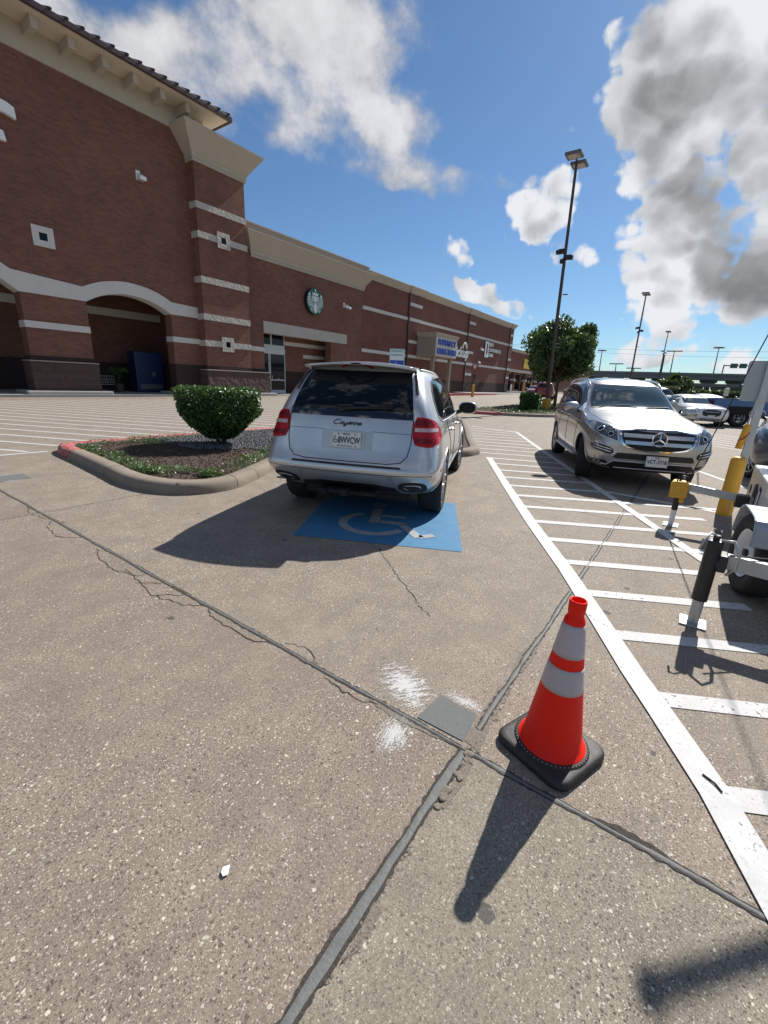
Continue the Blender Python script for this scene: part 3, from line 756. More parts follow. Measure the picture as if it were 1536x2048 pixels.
# kerb joints
for (q, a) in (((3.02, 5.16), 118), ((3.62, 5.08), 80), ((2.64, 6.9), 5), ((4.2, 5.35), 115)):
    bm = B(); d = Vector((math.cos(R(a)), math.sin(R(a)))); nn = Vector((-d.y, d.x)); L = [(-.004, .02), (.01, .125), (.10, .1535), (.255, .157)]
    pv = None
    for s_, z_ in L:
        pq = Vector(q)+d*s_; r = [bm.verts.new((*(pq+nn*.004), z_+.002)), bm.verts.new((*(pq-nn*.004), z_+.002))]
        if pv: bm.faces.new((pv[0], pv[1], r[1], r[0]))
        pv = r
    setp(obj('kerb_joint', bm, M_['gap']), kind='structure')

def leaf_cloud(name, gen, n, size, m, parent=None, seed=1, asp=.55, flat=0.0, fold=True, outward=None):
    rr = random.Random(seed); vs = []; fs = []
    for i in range(n):
        p = gen(rr)
        if p is None: continue
        p = Vector(p); s = size*rr.uniform(.6, 1.35)
        d = Vector((rr.gauss(0, 1), rr.gauss(0, 1), rr.gauss(0, 1)*(1-flat))).normalized()
        if outward is not None: d = (d+outward(p)*.9).normalized()
        a = d.cross(Vector((rr.gauss(0, 1), rr.gauss(0, 1), rr.gauss(0, 1)))).normalized(); b = d.cross(a)
        k = len(vs)
        vs += [tuple(p-a*s), tuple(p-a*s*.1+b*s*asp+d*s*.12), tuple(p+a*s), tuple(p-a*s*.1-b*s*asp+d*s*.12)]
        fs += [(k, k+1, k+2), (k, k+2, k+3)]
    return rawmesh(name, vs, fs, m, parent)
def in_poly(p, poly):
    c = False; n = len(poly)
    for i in range(n):
        a, b = poly[i], poly[i-1]
        if (a[1] > p[1]) != (b[1] > p[1]) and p[0] < (b[0]-a[0])*(p[1]-a[1])/(b[1]-a[1])+a[0]: c = not c
    return c
inn = [tuple(q) for q in inner(pth, 1, .27)]
def gc(rr):
    k = rr.random()
    if k < .62:
        t = rr.random(); base = Vector((2.98, 9.15)).lerp(Vector((2.90, 6.2)), t) if rr.random() < .62 else Vector((2.90, 6.3)).lerp(Vector((3.45, 5.42)), rr.random())
        wdt = .42*(.5+.5*abs(noise.noise((base.x*2, base.y*2, 0))*2+.4)); p = base+Vector((rr.random()**1.3*wdt, rr.random()**1.3*wdt*.5))
    elif k < .86:
        p = Vector((3.9, 5.45)).lerp(Vector((6.6, 6.95)), rr.random())+Vector((-.35, .75)).normalized()*(rr.random()**1.2*.42)
    elif k < .92: p = Vector((rr.uniform(3.4, 6), rr.uniform(9.1, 9.5)))
    else: p = Vector((rr.gauss(4.5, .25), rr.gauss(9.1, .2)))
    if not in_poly(p, inn): return None
    if noise.noise((p.x*3.2, p.y*3.2, 5)) < -.25: return None
    return (p.x, p.y, .115+rr.random()*.09)
setp(leaf_cloud('ground_cover', gc, 8000, .020, M_['leaf_cover'], seed=3, asp=.5), kind='stuff', label='low variegated ground cover along the inside of the planter kerb', cat='ground cover')
# dark gravel behind the shrub
def gravel(name, gen, n, s0, s1, m, seed):
    rr = random.Random(seed); vs = []; fs = []
    for i in range(n):
        p = gen(rr)
        if p is None: continue
        s = rr.uniform(s0, s1); k = len(vs); a = rr.uniform(0, 6.28)
        for (x, y, z) in ((1, 0, 0), (0, .8, .1), (-1, .1, 0), (.1, -.8, 0), (0, 0, .7), (.1, 0, -.5)):
            x *= rr.uniform(.7, 1.2); y *= rr.uniform(.7, 1.2)
            vs.append((p[0]+s*(x*math.cos(a)-y*math.sin(a)), p[1]+s*(x*math.sin(a)+y*math.cos(a)), p[2]+s*z))
        for (a_, b_, c_) in ((0, 1, 4), (1, 2, 4), (2, 3, 4), (3, 0, 4), (1, 0, 5), (2, 1, 5), (3, 2, 5), (0, 3, 5)): fs.append((k+a_, k+b_, k+c_))
    return rawmesh(name, vs, fs, m)
def gg_(rr):
    p = (rr.uniform(4.6, 9.2), rr.uniform(6.4, 9.55))
    if not in_poly(p, inn): return None
    if (p[1]-6.9) < -(p[0]-5.5)*.9+ .9*noise.noise((p[0]*2, p[1]*2, 0)): return None
    return (*p, .115+rr.random()*.02)
setp(gravel('gravel', gg_, 9000, .018, .036, mat('gravel_grey', (.12, .125, .135), .8, var=.5, vscale=60), 5), kind='stuff', label='dark grey gravel filling the back of the planter', cat='gravel')
def mg(rr):
    p = (rr.uniform(2.8, 7), rr.uniform(5.3, 9.6))
    return (*p, .112) if in_poly(p, inn) else None
setp(gravel('bark_mulch', mg, 5000, .008, .024, mat('mulch_chips', (.075, .045, .03), .9, var=.5, vscale=60), 6), kind='stuff', label='brown bark mulch spread under the shrub', cat='mulch')

# topiary shrub
def shrub(name, label, loc, rx, ry, ztop, zneck, rneck, rot, n, leaf, seed, group=None):
    root = thing(name, label, 'shrub', loc, rot, group)
    bm = B(); rr = random.Random(seed)
    for k in range(7):
        a = k*.9+.3; r_ = .07*rr.uniform(.6, 1)
        tube(bm, [(r_*math.cos(a)*.5, r_*math.sin(a)*.5, -.02), (r_*math.cos(a)*2, r_*math.sin(a)*1.6, zneck*1.0), (rx*.38*math.cos(a), ry*.38*math.sin(a), zneck+(ztop-zneck)*.55)], [.020, .016, .009], 6)
    obj('trunk', bm, M_['bark'], root, smooth=True)
    def gen(r):
        t = r.random()**.8; z = zneck+(ztop-zneck)*t
        f = rneck+(1-rneck)*min(1, (t/.55))**.75
        if t > .93: f *= 1-.12*(t-.93)/.07
        while True:
            u, v_ = r.uniform(-1, 1), r.uniform(-1, 1); L = (u**4+v_**4)**.25
            if 0 < L <= 1: break
        q = r.random()**.34; u, v_ = u/L, v_/L
        b = 1+.10*noise.noise((u*2.2+seed, v_*2.2, t*2.6))+.07*noise.noise((u*7, v_*7, t*9))
        p = Vector((u*rx*f*q*b, v_*ry*f*q*b, z+.03*noise.noise((u*6, v_*6, 0))*(1 if t > .9 else 0)))
        if q > .8 and noise.noise((p.x*6.3+seed, p.y*6.3, p.z*6.3)) < -.42 and t < .85: return None
        return p
    leaf_cloud('crown', gen, n, leaf, M_['leaf_dark'], root, seed, .62, outward=lambda p: Vector((p.x, p.y, max(0, (p.z-zneck)))).normalized())
    return root
shrub('topiary_shrub', 'dark green flat-topped shrub in the near planter left of the silver SUV', (5.36, 7.98, .10), .80, .74, 1.17, .16, .26, R(-34), 15000, .036, 11)

# ---------------------------------------------------------------- the store
YW = 27.3      # main wall plane
YP = 26.65     # pilaster plane
store = thing('store_building', 'long red brick store with cream cornices, arched entrance wing and a recessed corner door', 'building', (20, YW, 0))
def sb(name, bm, m, parent=None, **k): return obj(name, bm, M_[m] if isinstance(m, str) else m, parent or store, wc=True, **k)
def bxp(name, c, m, parent=None, bev=0, **k):
    bm = B(); box(bm, *c, bev=bev); return sb(name, bm, m, parent, **k)
# arches: (x0, x1, spring z, sagitta)
def arch_pts(x0, x1, zs, sag, n=18, grow=0):
    c = (x1-x0)/2; r = (c*c+sag*sag)/(2*sag); xm = (x0+x1)/2; zc = zs+sag-r; r2 = r+grow
    a = math.asin(min(1, c/r))
    return [(xm+r2*math.sin(-a+2*a*i/n), zc+r2*math.cos(-a+2*a*i/n)) for i in range(n+1)]
A1 = (10.82, 15.42, 4.83, .68); A0 = (-3.2, 8.02, 4.83, 1.95); A9 = (-10.6, -6.0, 4.83, .68)
WT = .75
def wall_poly(z0, z1):
    P = [(-16, z1), (-16, z0)]
    for A in (A9, A0, A1):
        P += [(A[0], z0)] + arch_pts(*A) + [(A[1], z0)]
    P += [(17.3, z0), (17.3, z1)]
    return P
bm = B(); prism(bm, wall_poly(.1, 14.6), 'y', YW, YW+WT); sb('brick_wall', bm, 'brick')
# arch bands joined by straight runs
def band(Aleft, Aright, xa, xb):
    pass
TH = .62
def band_poly():
    low, hi = [], []
    def L(x, z): low.append((x, z))
    low.append((-16, 4.83))
    for A in (A9, A0, A1): low.extend(arch_pts(*A))
    low.append((17.2, 4.83))
    hi.append((-16, 5.45))
    for A in (A9, A0, A1):
        g = arch_pts(*A, grow=TH)
        g = [q for q in g if q[1] >= 5.44]
        x0 = g[0][0]; hi.extend(g)
    hi.append((17.2, 5.45))
    return low+hi[::-1]
bm = B(); prism(bm, band_poly(), 'y', YW-.05, YW-.003); sb('arch_band', bm, 'stucco_lite')
for A in (A9, A0, A1):       # soffits of the arches
    a = arch_pts(*A); b = arch_pts(*A, grow=.04); bm = B(); prism(bm, [(q[0]*.9985+.0015*(A[0]+A[1])/2, q[1]-.012) for q in a]+b[::-1], 'y', YW-.052, YW+WT+.02); sb('arch_soffit', bm, 'stucco_lite')
# piers: stone bands, stone bases, kerbs
for (x0, x1) in ((-16, -10.6), (-6.0, -3.2), (8.02, 10.82)):
    bxp('stone_band', (x0-.02, YW-.04, 3.27, x1+.02, YW+WT+.03, 3.58), 'stucco_lite')
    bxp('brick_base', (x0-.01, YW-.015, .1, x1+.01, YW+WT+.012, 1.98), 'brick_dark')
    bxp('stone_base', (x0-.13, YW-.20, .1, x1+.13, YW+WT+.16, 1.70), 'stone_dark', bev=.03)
    bxp('stone_cap', (x0-.15, YW-.22, 1.70, x1+.15, YW+WT+.18, 1.76), 'stucco_tan', bev=.015)
    bxp('pier_kerb', (x0-.55, YW-.55, .0, x1+.55, YW+WT+.5, .30), 'concrete', bev=.07)
bxp('stone_band', (15.40, YW-.04, 3.27, 17.25, YW+WT+.03, 3.58), 'stucco_lite')
bxp('brick_base', (15.41, YW-.015, .1, 17.25, YW+WT+.012, 1.98), 'brick_dark')
bxp('pier_kerb', (14.9, YW-.55, .0, 16.9, YW+WT+.5, .29), 'concrete', bev=.07)
# arcade interior
bxp('arcade_back_wall', (-16, 32.2, .1, 21, 32.5, 8), 'brick')
bxp('stone_band', (-16, 32.14, 4.75, 21, 32.21, 5.2), 'stucco_lite')
bxp('brick_base', (-16, 32.12, .1, 21, 32.21, 1.9), 'brick_dark')
bxp('arcade_ceiling', (-16, YW+WT+.001, 7.4, 21, 32.2, 7.6), 'interior')
bxp('arcade_end_wall', (17.31, YW+.2, .1, 17.6, 32.2, 8), 'brick')
bxp('arcade_end_wall', (-16.3, YW+.2, .1, -16.01, 32.4, 14), 'brick')
bxp('walkway', (-16, 26.55, -.1, 23.6, 32.2, .13), 'concrete')
# square cream tiles with a dark pane
def tile(x0, z0, s, y, m='stucco_lite'):
    bm = B(); c = s*.31
    P = [(x0, z0), (x0+s, z0), (x0+s, z0+s), (x0, z0+s)]
    for (a, b, c_, d) in ((0, 0, s, c), (0, s-c, s, s), (0, c, c, s-c), (s-c, c, s, s-c)): box(bm, x0+a, y-.05, z0+b, x0+c_, y+.01, z0+d)
    f = sb('window_tile', bm, m); bm = B(); box(bm, x0+c, y-.02, z0+c, x0+s-c, y+.012, z0+s-c); sb('pane', bm, 'glass_dark', f)
tile(8.93, 6.98, .88, YW); tile(-3.5, 6.98, .88, YW); tile(-7.2, 6.98, .88, YW)
# pilaster
bxp('pilaster', (17.22, YP, .1, 20.70, YW+WT, 14.0), 'brick')
for (za, zb) in ((10.88, 11.22), (9.33, 9.68), (6.88, 7.24), (4.75, 5.11), (3.18, 3.54)):
    bxp('stone_band', (17.17, YP-.06, za, 20.74, YW+.1, zb), 'stone_lite')
tile(18.46, 9.06, .90, YP-.07, 'stone_lite'); tile(18.36, 2.93, .90, YP-.07, 'stone_lite')
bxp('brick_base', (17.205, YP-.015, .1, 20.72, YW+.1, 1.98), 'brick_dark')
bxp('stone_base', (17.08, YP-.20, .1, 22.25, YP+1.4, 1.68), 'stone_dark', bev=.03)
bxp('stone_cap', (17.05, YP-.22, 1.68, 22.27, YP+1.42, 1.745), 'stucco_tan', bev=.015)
bxp('pier_kerb', (16.8, YP-.5, 0, 22.6, YP+1, .29), 'concrete', bev=.07)
# pilaster cornice: stacked flaring courses
def flare(name, x0, x1, yf, yb, prof, m):
    """prof list of (z, outset)"""
    bm = B(); rings = []
    for z, o in prof: rings.append([bm.verts.new(c) for c in ((x0-o, yf-o, z), (x1+o, yf-o, z), (x1+o, yb, z), (x0-o, yb, z))])
    for a, b in zip(rings, rings[1:]):
        for k in range(4): bm.faces.new((a[k], a[(k+1) % 4], b[(k+1) % 4], b[k]))
    bm.faces.new(rings[0][::-1]); bm.faces.new(rings[-1])
    bmesh.ops.recalc_face_normals(bm, faces=bm.faces[:])
    return sb(name, bm, m)
flare('cornice', 17.22, 20.70, YP, 28.4, [(13.20, .03), (13.20, .10), (13.34, .10), (13.34, .14), (13.56, .14), (13.60, .19), (13.62, .19), (14.56, .88), (14.60, .93), (14.70, .93)], 'stucco')
# eave
EZ = 15.55; EY = 25.75
bxp('fascia', (-17, YW-.10, 14.55, 17.1, YW+WT, 15.62), 'stucco')
bxp('fascia', (17.1, YW-.10, 14.71, 18.4, YW+WT, 15.62), 'stucco')
bxp('soffit', (-17.5, EY+.08, 15.60, 19.15, 38, 15.70), 'soffit')
for k in range(20):
    x = 16.98-k*1.385
    bm = B(); box(bm, x-.26, EY+.42, 15.16, x+.02, YW-.02, 15.60, bev=.03); sb('bracket', bm, 'stucco')
bm = B()   # hipped roof
pts = [(-18, EY, 15.72), (19.25, EY, 15.72), (19.25, 38.5, 15.72), (-18, 38.5, 15.72), (-14, EY+4.8, 17.9), (14.4, EY+4.8, 17.9), (14.4, 34, 17.9), (-14, 34, 17.9)]
v = [bm.verts.new(p) for p in pts]; [bm.faces.new([v[i] for i in f]) for f in ((0, 1, 5, 4), (1, 2, 6, 5), (2, 3, 7, 6), (3, 0, 4, 7), (4, 5, 6, 7), (3, 2, 1, 0))]
roof = sb('roof', bm, 'rooftile')
bxp('gutter', (-18.1, EY-.10, 15.62, 19.35, EY+.06, 15.86), 'rooftile', roof, bev=.03)
bxp('gutter', (19.26, EY+.06, 15.62, 19.40, 38.5, 15.86), 'rooftile', roof, bev=.03)
bm = B()
for k in range(62):
    x = 19.1-k*.62; z0 = 15.84
    tube(bm, [(x, EY-.16, z0+.03), (x, EY+1.2, z0+.60)], .055, 6)
sb('roof_tiles', bm, 'rooftile', roof); bm = B()
for k in range(3, 20):
    y = EY+.3+k*.62; tube(bm, [(19.45, y, 15.87), (18.3, y, 16.4)], .055, 6)
sb('roof_tiles', bm, 'rooftile', roof)
# corner wing with the door
ZC = 9.33
bm = B(); prism(bm, [(20.70, 14.2), (20.70, .1), (22.42, .1), (22.42, 4.60), (29.72, 4.60), (29.72, .1), (34.0, .1), (34.0, 11.0), (24, 11.0), (20.75, 11.05)], 'y', YW, YW+.65); sb('brick_wall', bm, 'brick')
bxp('lintel', (22.40, YW-.06, 4.56, 31.80, YW+.66, 5.36), 'stone_lite', bev=.02)
bxp('stone_band', (20.74, YW-.04, 3.22, 22.44, YW+.3, 3.53), 'stucco_lite')
bxp('brick_base', (20.72, YW-.012, .1, 22.43, YW+.3, 1.98), 'brick_dark')
bxp('brick_base', (29.70, YW-.012, .1, 34.012, YW+.3, 1.98), 'brick_dark')
flare('cornice', 21.6, 34.0, YW, YW+.9, [(ZC, .03), (ZC, .10), (ZC+.18, .10), (ZC+.18, .16), (ZC+.42, .16), (ZC+.46, .22), (ZC+.48, .22), (ZC+1.28, .80), (ZC+1.32, .86), (ZC+1.42, .86), (ZC+1.42, .2)], 'stucco')
bxp('parapet', (20.9, YW+.25, 10.7, 35.2, YW+.9, 11.45), 'stucco_tan')
bxp('coping', (20.9, YW+.20, 11.45, 35.2, YW+.95, 11.53), 'stucco')
# porch interior
bxp('porch_ceiling', (22.3, YW+.66, 4.75, 34, 31.2, 4.9), 'stucco_lite')
bxp('porch_back_wall', (25.9, 29.2, .1, 34, 29.5, 4.75), 'brick')
bxp('brick_base', (25.89, 29.18, .1, 34, 29.21, 1.95), 'brick_dark')
bxp('stone_band', (25.88, 29.15, 4.0, 31, 29.21, 4.3), 'stucco_lite')
bxp('stone_band', (28.2, 29.15, 3.1, 30.9, 29.21, 3.4), 'stucco_lite')
bxp('porch_side_wall', (21.9, YW+.66, .1, 22.35, 31.2, 4.75), 'brick')
bxp('walkway', (23.6, 26.55, -.1, 76, 31.2, .16), 'concrete')
YD = 29.0
def glazing(x0, x1, z0, z1, y, parent, name='entrance_door'):
    fr = B(); t_ = .07
    for c in ((x0, z0, x0+t_, z1), (x1-t_, z0, x1, z1), (x0+t_, z1-t_, x1-t_, z1), (x0+t_, z0, x1-t_, z0+.25), (x0+t_, z0+1.0, x1-t_, z0+1.08)): box(fr, c[0], y-.04, c[1], c[2], y+.04, c[3])
    f = sb(name, fr, 'alu', parent); g_ = B(); box(g_, x0+t_, y-.008, z0+.25, x1-t_, y+.008, z1-t_); sb('pane', g_, 'glass_dark', f); return f
glazing(22.4, 24.5, 3.65, 4.72, YD, store, 'transom_window'); glazing(24.5, 25.88, 3.65, 4.72, YD, store, 'transom_window')
bxp('door_header', (22.36, YD-.09, 3.28, 25.9, YD+.09, 3.65), 'alu')
glazing(22.4, 24.25, .16, 3.28, YD, store); d2 = glazing(24.28, 25.88, .16, 3.28, YD-.05, store)
bm = B(); box(bm, 24.45, YD-.11, 1.15, 24.49, YD-.08, 1.55); sb('handle', bm, 'alu', d2)
bm = text_bm('ENTER', .10, .004, M=frame((25.1, YD-.10, 1.30), (1, 0, 0), (0, 0, 1))); sb('lettering', bm, 'signwhite', d2)
bm = text_bm('HOURS', .15, .004, M=frame((25.1, YD-.068, .95), (1, 0, 0), (0, 0, 1))); sb('lettering', bm, 'signwhite', d2) if False else bm.free()
# right hand wall
bm = B(); prism(bm, [(34.02, .1), (73.4, .4), (73.4, 11.0), (34.02, 11.0)], 'y', YW, YW+.5); sb('brick_wall', bm, 'brick_far')
for (x0, x1, zl) in ((34.02, 41.95, .0), (42.35, 56.7, .0), (57.1, 72.2, 0)):
    bxp('stone_band', (x0, YW-.04, 7.84, x1, YW+.1, 8.14), 'stucco_lite'); bxp('stone_band', (x0, YW-.04, 4.10, x1, YW+.1, 4.40), 'stucco_lite')
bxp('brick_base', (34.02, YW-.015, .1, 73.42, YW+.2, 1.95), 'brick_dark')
for (x0, x1) in ((41.95, 44.4), (56.7, 58.6), (72.2, 73.5)):
    bxp('pilaster', (x0, YW-.12, .1, x1, YW+.2, 10.5), 'brick_far')
    for z in (9.3, 7.83, 5.6, 4.09, 2.75): bxp('stone_band', (x0-.02, YW-.15, z, x1+.02, YW+.1, z+.32), 'stucco_lite')
    bxp('downspout', (x0-.22, YW-.16, .2, x0-.04, YW-.02, 10.5), 'pole')
    bxp('brick_base', (x0-.01, YW-.135, .1, x1+.01, YW+.1, 1.96), 'brick_dark')
def cor(x0, x1, o, nm='cornice'): return flare(nm, x0, x1, YW-o, YW+.8, [(10.48, .02), (10.48, .08), (10.62, .08), (10.64, .12), (10.95, .34), (11.02, .40), (11.12, .40), (11.12, .2), (11.22, .16)], 'stucco')
cor(35.2, 41.7, 0); cor(41.95, 44.5, .12); cor(44.95, 56.4, 0); cor(56.7, 58.6, .12); cor(59.05, 71.9, 0); cor(72.2, 73.6, .12)
bxp('steel_door', (59.6, YW-.03, .5, 60.6, YW+.05, 2.9), 'brick_dark')
bxp('end_wall', (73.0, YW+.2, .1, 73.4, 60, 11.0), 'brick_far'); bxp('end_wall', (19.5, YW+.6, 5, 20.0, 60, 10.9), 'brick_far'); bxp('roof_deck', (16, YW+.52, 10.6, 73, 60, 10.75), 'interior')
for (x, y, s) in ((30.5, 28.6, .5), (55.4, 28.2, .45), (27, 31, .6)):
    bxp('rooftop_vent', (x, y, 11.2, x+s*3, y+1.2, 11.2+s), 'galv')
# floodlights on the walls
def flood(name, x, y, z, s, two=False):
    bm = B(); box(bm, x, y-.08*s, z, x+.20*s, y, z+.42*s, bev=.01); prism(bm, [(y-.08*s, z+.30*s), (y-.42*s, z+.12*s), (y-.40*s, z-.04*s), (y-.08*s, z+.02*s)], 'x', x+.02*s, x+.34*s)
    f = sb(name, bm, 'signwhite'); bm = B(); box(bm, x+.05*s, y-.40*s, z-.05*s, x+.30*s, y-.1*s, z-.03*s); sb('lens', bm, 'lens', f)
flood('wall_floodlight', 14.15, YW, 11.35, 1.05); flood('wall_floodlight', 31.25, YW, 7.55, .9); flood('wall_floodlight', 31.75, YW, 7.5, .8); flood('wall_floodlight', 61.2, YW, 6.3, 1.0); flood('wall_floodlight', 60.8, YW, 4.55, .8)
# pharmacy canopy box
can = thing('drive_through_canopy', 'small stucco canopy box jutting from the brick wall over the pharmacy lane', 'canopy', (46.5, 26, 0))
bxp('canopy_body', (43.6, 24.75, 4.35, 48.6, YW-.2, 6.35), 'stucco_tan', can)
bm = B(); o_ = store
def flare2(x0, x1, yf, yb, prof, m, parent):
    bm = B(); rings = []
    for z, o in prof: rings.append([bm.verts.new(c) for c in ((x0-o, yf-o, z), (x1+o, yf-o, z), (x1+o, yb, z), (x0-o, yb, z))])
    for a, b in zip(rings, rings[1:]):
        for k in range(4): bm.faces.new((a[k], a[(k+1) % 4], b[(k+1) % 4], b[k]))
    bm.faces.new(rings[0][::-1]); bm.faces.new(rings[-1]); bmesh.ops.recalc_face_normals(bm, faces=bm.faces[:])
    return sb('canopy_cornice', bm, m, parent)
flare2(43.6, 48.6, 24.75, YW-.2, [(6.35, .0), (6.35, .06), (6.5, .08), (6.62, .2), (6.75, .22), (6.80, .22)], 'stucco', can)
for (x, y) in ((44.1, 25.2), (48.1, 25.2)): bxp('canopy_column', (x-.18, y-.18, .2, x+.18, y+.18, 4.36), 'stucco_tan', can)
def sign_text(name, label, lines, size, org, m, group=None, depth=.08, bold=.01, cat='sign', lh=1.15, align='CENTER', panel=None, sp=1):
    s = thing(name, label, cat, org, 0, group)
    if panel:
        w_, h_, pm = panel; bm = B(); box(bm, -w_/2, .0, -h_/2, w_/2, .08, h_/2, bev=.01); obj('panel', bm, M_[pm], s)
    for i, ln in enumerate(lines):
        z = ((len(lines)-1)/2-i)*size*lh
        bm = text_bm(ln, size, depth, bold=bold, align=align, spacing=sp, M=frame((0, -.06, z), (1, 0, 0), (0, 0, 1)))
        obj('lettering', bm, m, s)
    return s
sign_text('pharmacy_sign', 'blue lettered pharmacy drive-thru sign on the stucco canopy box', ['PHARMACY', 'DRIVE-THRU'], .82, (46.1, 24.66, 5.38), M_['signblue'], panel=(4.95, 1.95, 'stucco_lite'), bold=.022, sp=.95)
pk = thing('pickup_sign', 'white lowercase pickup lettering with a half ring over its letter u on the brick', 'sign', (54.75, YW-.1, 5.55))
bm = text_bm('pickup', 1.75, .12, bold=.045, M=frame((0, -.05, 0), (1, 0, 0), (0, 0, 1))); obj('lettering', bm, M_['signwhite'], pk)
bm = B(); tube(bm, [(1.02+.62*math.cos(R(a)), -.05, .42+.85*math.sin(R(a))) for a in range(10, 171, 16)], .13, 8); obj('handle_arc', bm, M_['signwhite'], pk)
bk = thing('bank_sign', 'white bank sign with a boxed numeral one high on the far brick wall', 'sign', (65.5, YW-.1, 6.6))
bm = B(); box(bm, -3.0, -.08, -1.1, -1.65, 0, 1.1, bev=.06); obj('numeral_box', bm, M_['signwhite'], bk)
bm = text_bm('1', 1.9, .05, bold=.05, M=frame((-2.33, -.10, 0), (1, 0, 0), (0, 0, 1))); obj('numeral', bm, M_['black_trim'], bk)
for i, ln in enumerate(('FIRST', 'CONVENIENCE', 'BANK')):
    bm = text_bm(ln, .68, .06, bold=.012, align='LEFT', M=frame((-1.5, -.04, .72-.72*i), (1, 0, 0), (0, 0, 1))); obj('lettering', bm, M_['signwhite'], bk)
# part of a large white channel letter near the frame edge
bm = B(); prism(bm, [(7.2, 12.35), (8.3, 12.42), (8.75, 12.36), (9.0, 12.26), (9.02, 11.84), (8.7, 11.92), (8.3, 11.97), (7.6, 11.92), (7.6, 11.25), (8.45, 11.22), (8.52, 10.85), (7.2, 10.85)], 'y', YW-.22, YW-.02)
setp(obj('channel_letter', bm, M_['signwhite']), 'curved white channel letter high on the brick wing at the photo edge', 'sign')
# round coffee sign
cf = thing('coffee_sign', 'round green and white coffee house sign on the brick wall', 'sign', (27.5, YW-.02, 7.40))
RY = Matrix.Rotation(R(90), 4, 'X')
bm = B(); lathe(bm, [(0, 0), (.97, 0), (.97, .28), (0, .28)], 48, RY); obj('sign_drum', bm, M_['black_trim'], cf, label='black rim')
bm = B(); lathe(bm, [(.95, .281), (.95, .30), (0, .30)], 48, RY); obj('green_face', bm, M_['green'], cf)
bm = B(); yv = -.31
def P2(poly, w_=0):
    f = bm.faces.new([bm.verts.new((x, yv, z)) for x, z in poly]); return f
for sgn in (-1, 1):
    for k in range(6):      # scaled tails at the sides
        z = -.42+k*.13; r_ = math.sqrt(max(0, .88**2-z*z)); P2([(sgn*(r_), z), (sgn*(r_), z+.07), (sgn*(r_-.32), z+.20-.03*k), (sgn*(r_-.32), z+.15-.03*k)])
    P2([(sgn*.80, .42), (sgn*.55, .30), (sgn*.60, .62)])
    for k in range(4):      # wavy hair strands
        pts = []; x0 = .13+k*.085
        for i in range(15):
            t = i/14; z = .40-t*1.15; x = x0*(1+.9*t)*(1-.35*t*t)+.028*math.sin(t*13+k)
            pts.append((x, z))
        for (a, b) in zip(pts, pts[1:]): P2([(sgn*(a[0]-.026), a[1]), (sgn*(a[0]+.026), a[1]), (sgn*(b[0]+.026), b[1]), (sgn*(b[0]-.026), b[1])])
P2([(.155*math.cos(R(a)), .19+.22*math.sin(R(a))) for a in range(0, 360, 20)])
P2([(-.09, -.10), (.09, -.10), (.16, -.45), (.10, -.85), (-.10, -.85), (-.16, -.45)])
P2([(-.30, .45), (.30, .45), (.36, .66), (.20, .56), (.12, .70), (0, .58), (-.12, .70), (-.20, .56), (-.36, .66)])
P2([((.13 if i % 2 == 0 else .052)*math.sin(2*PI*i/10), .82+(.13 if i % 2 == 0 else .052)*math.cos(2*PI*i/10)) for i in range(10)])
for f in bm.faces:
    f.normal_update()
    if f.normal.y > 0: f.normal_flip()
obj('emblem', bm, M_['signwhite'], cf)
bm = B()
for x in (-.055, .055): box(bm, x-.03, -.318, .22, x+.03, -.313, .24)
box(bm, -.035, -.318, .07, .035, -.313, .085); box(bm, -.008, -.318, .12, .008, -.313, .2)
obj('emblem_detail', bm, M_['green'], cf)
# machines inside the arcade
vm = thing('ice_machine', 'blue ice machine standing in the shade of the arcade', 'vending machine', (15.0, 30.2, .13), 0)
bm = B(); box(bm, -.9, -.5, 0, .9, .5, 2.5, bev=.06); obj('cabinet', bm, M_['machine_blue'], vm)
bm = B(); box(bm, -.2, -.53, .8, .45, -.49, 2.0, bev=.02); obj('panel', bm, M_['machine_blue'], vm)
bm = B(); box(bm, .1, -.56, 1.0, .3, -.52, 1.3); box(bm, -.7, -.53, .2, .7, -.50, .5); obj('chute', bm, M_['lampgrey'], vm)
pl_ = thing('potted_plant', 'dark potted palm in the arcade beside the blue machine', 'plant', (13.0, 29.8, .13))
bm = B(); lathe(bm, [(0, 0), (.22, 0), (.3, .5), (.26, .5), (0, .45)], 16); obj('pot', bm, M_['pole'], pl_)
def pg(r):
    a = r.uniform(0, 6.28); t = r.random(); return (math.cos(a)*t*.6, math.sin(a)*t*.6, .5+1.3*t*(1.3-t)*1.6)
leaf_cloud('fronds', pg, 300, .16, M_['leaf_dark'], pl_, 4, .15)
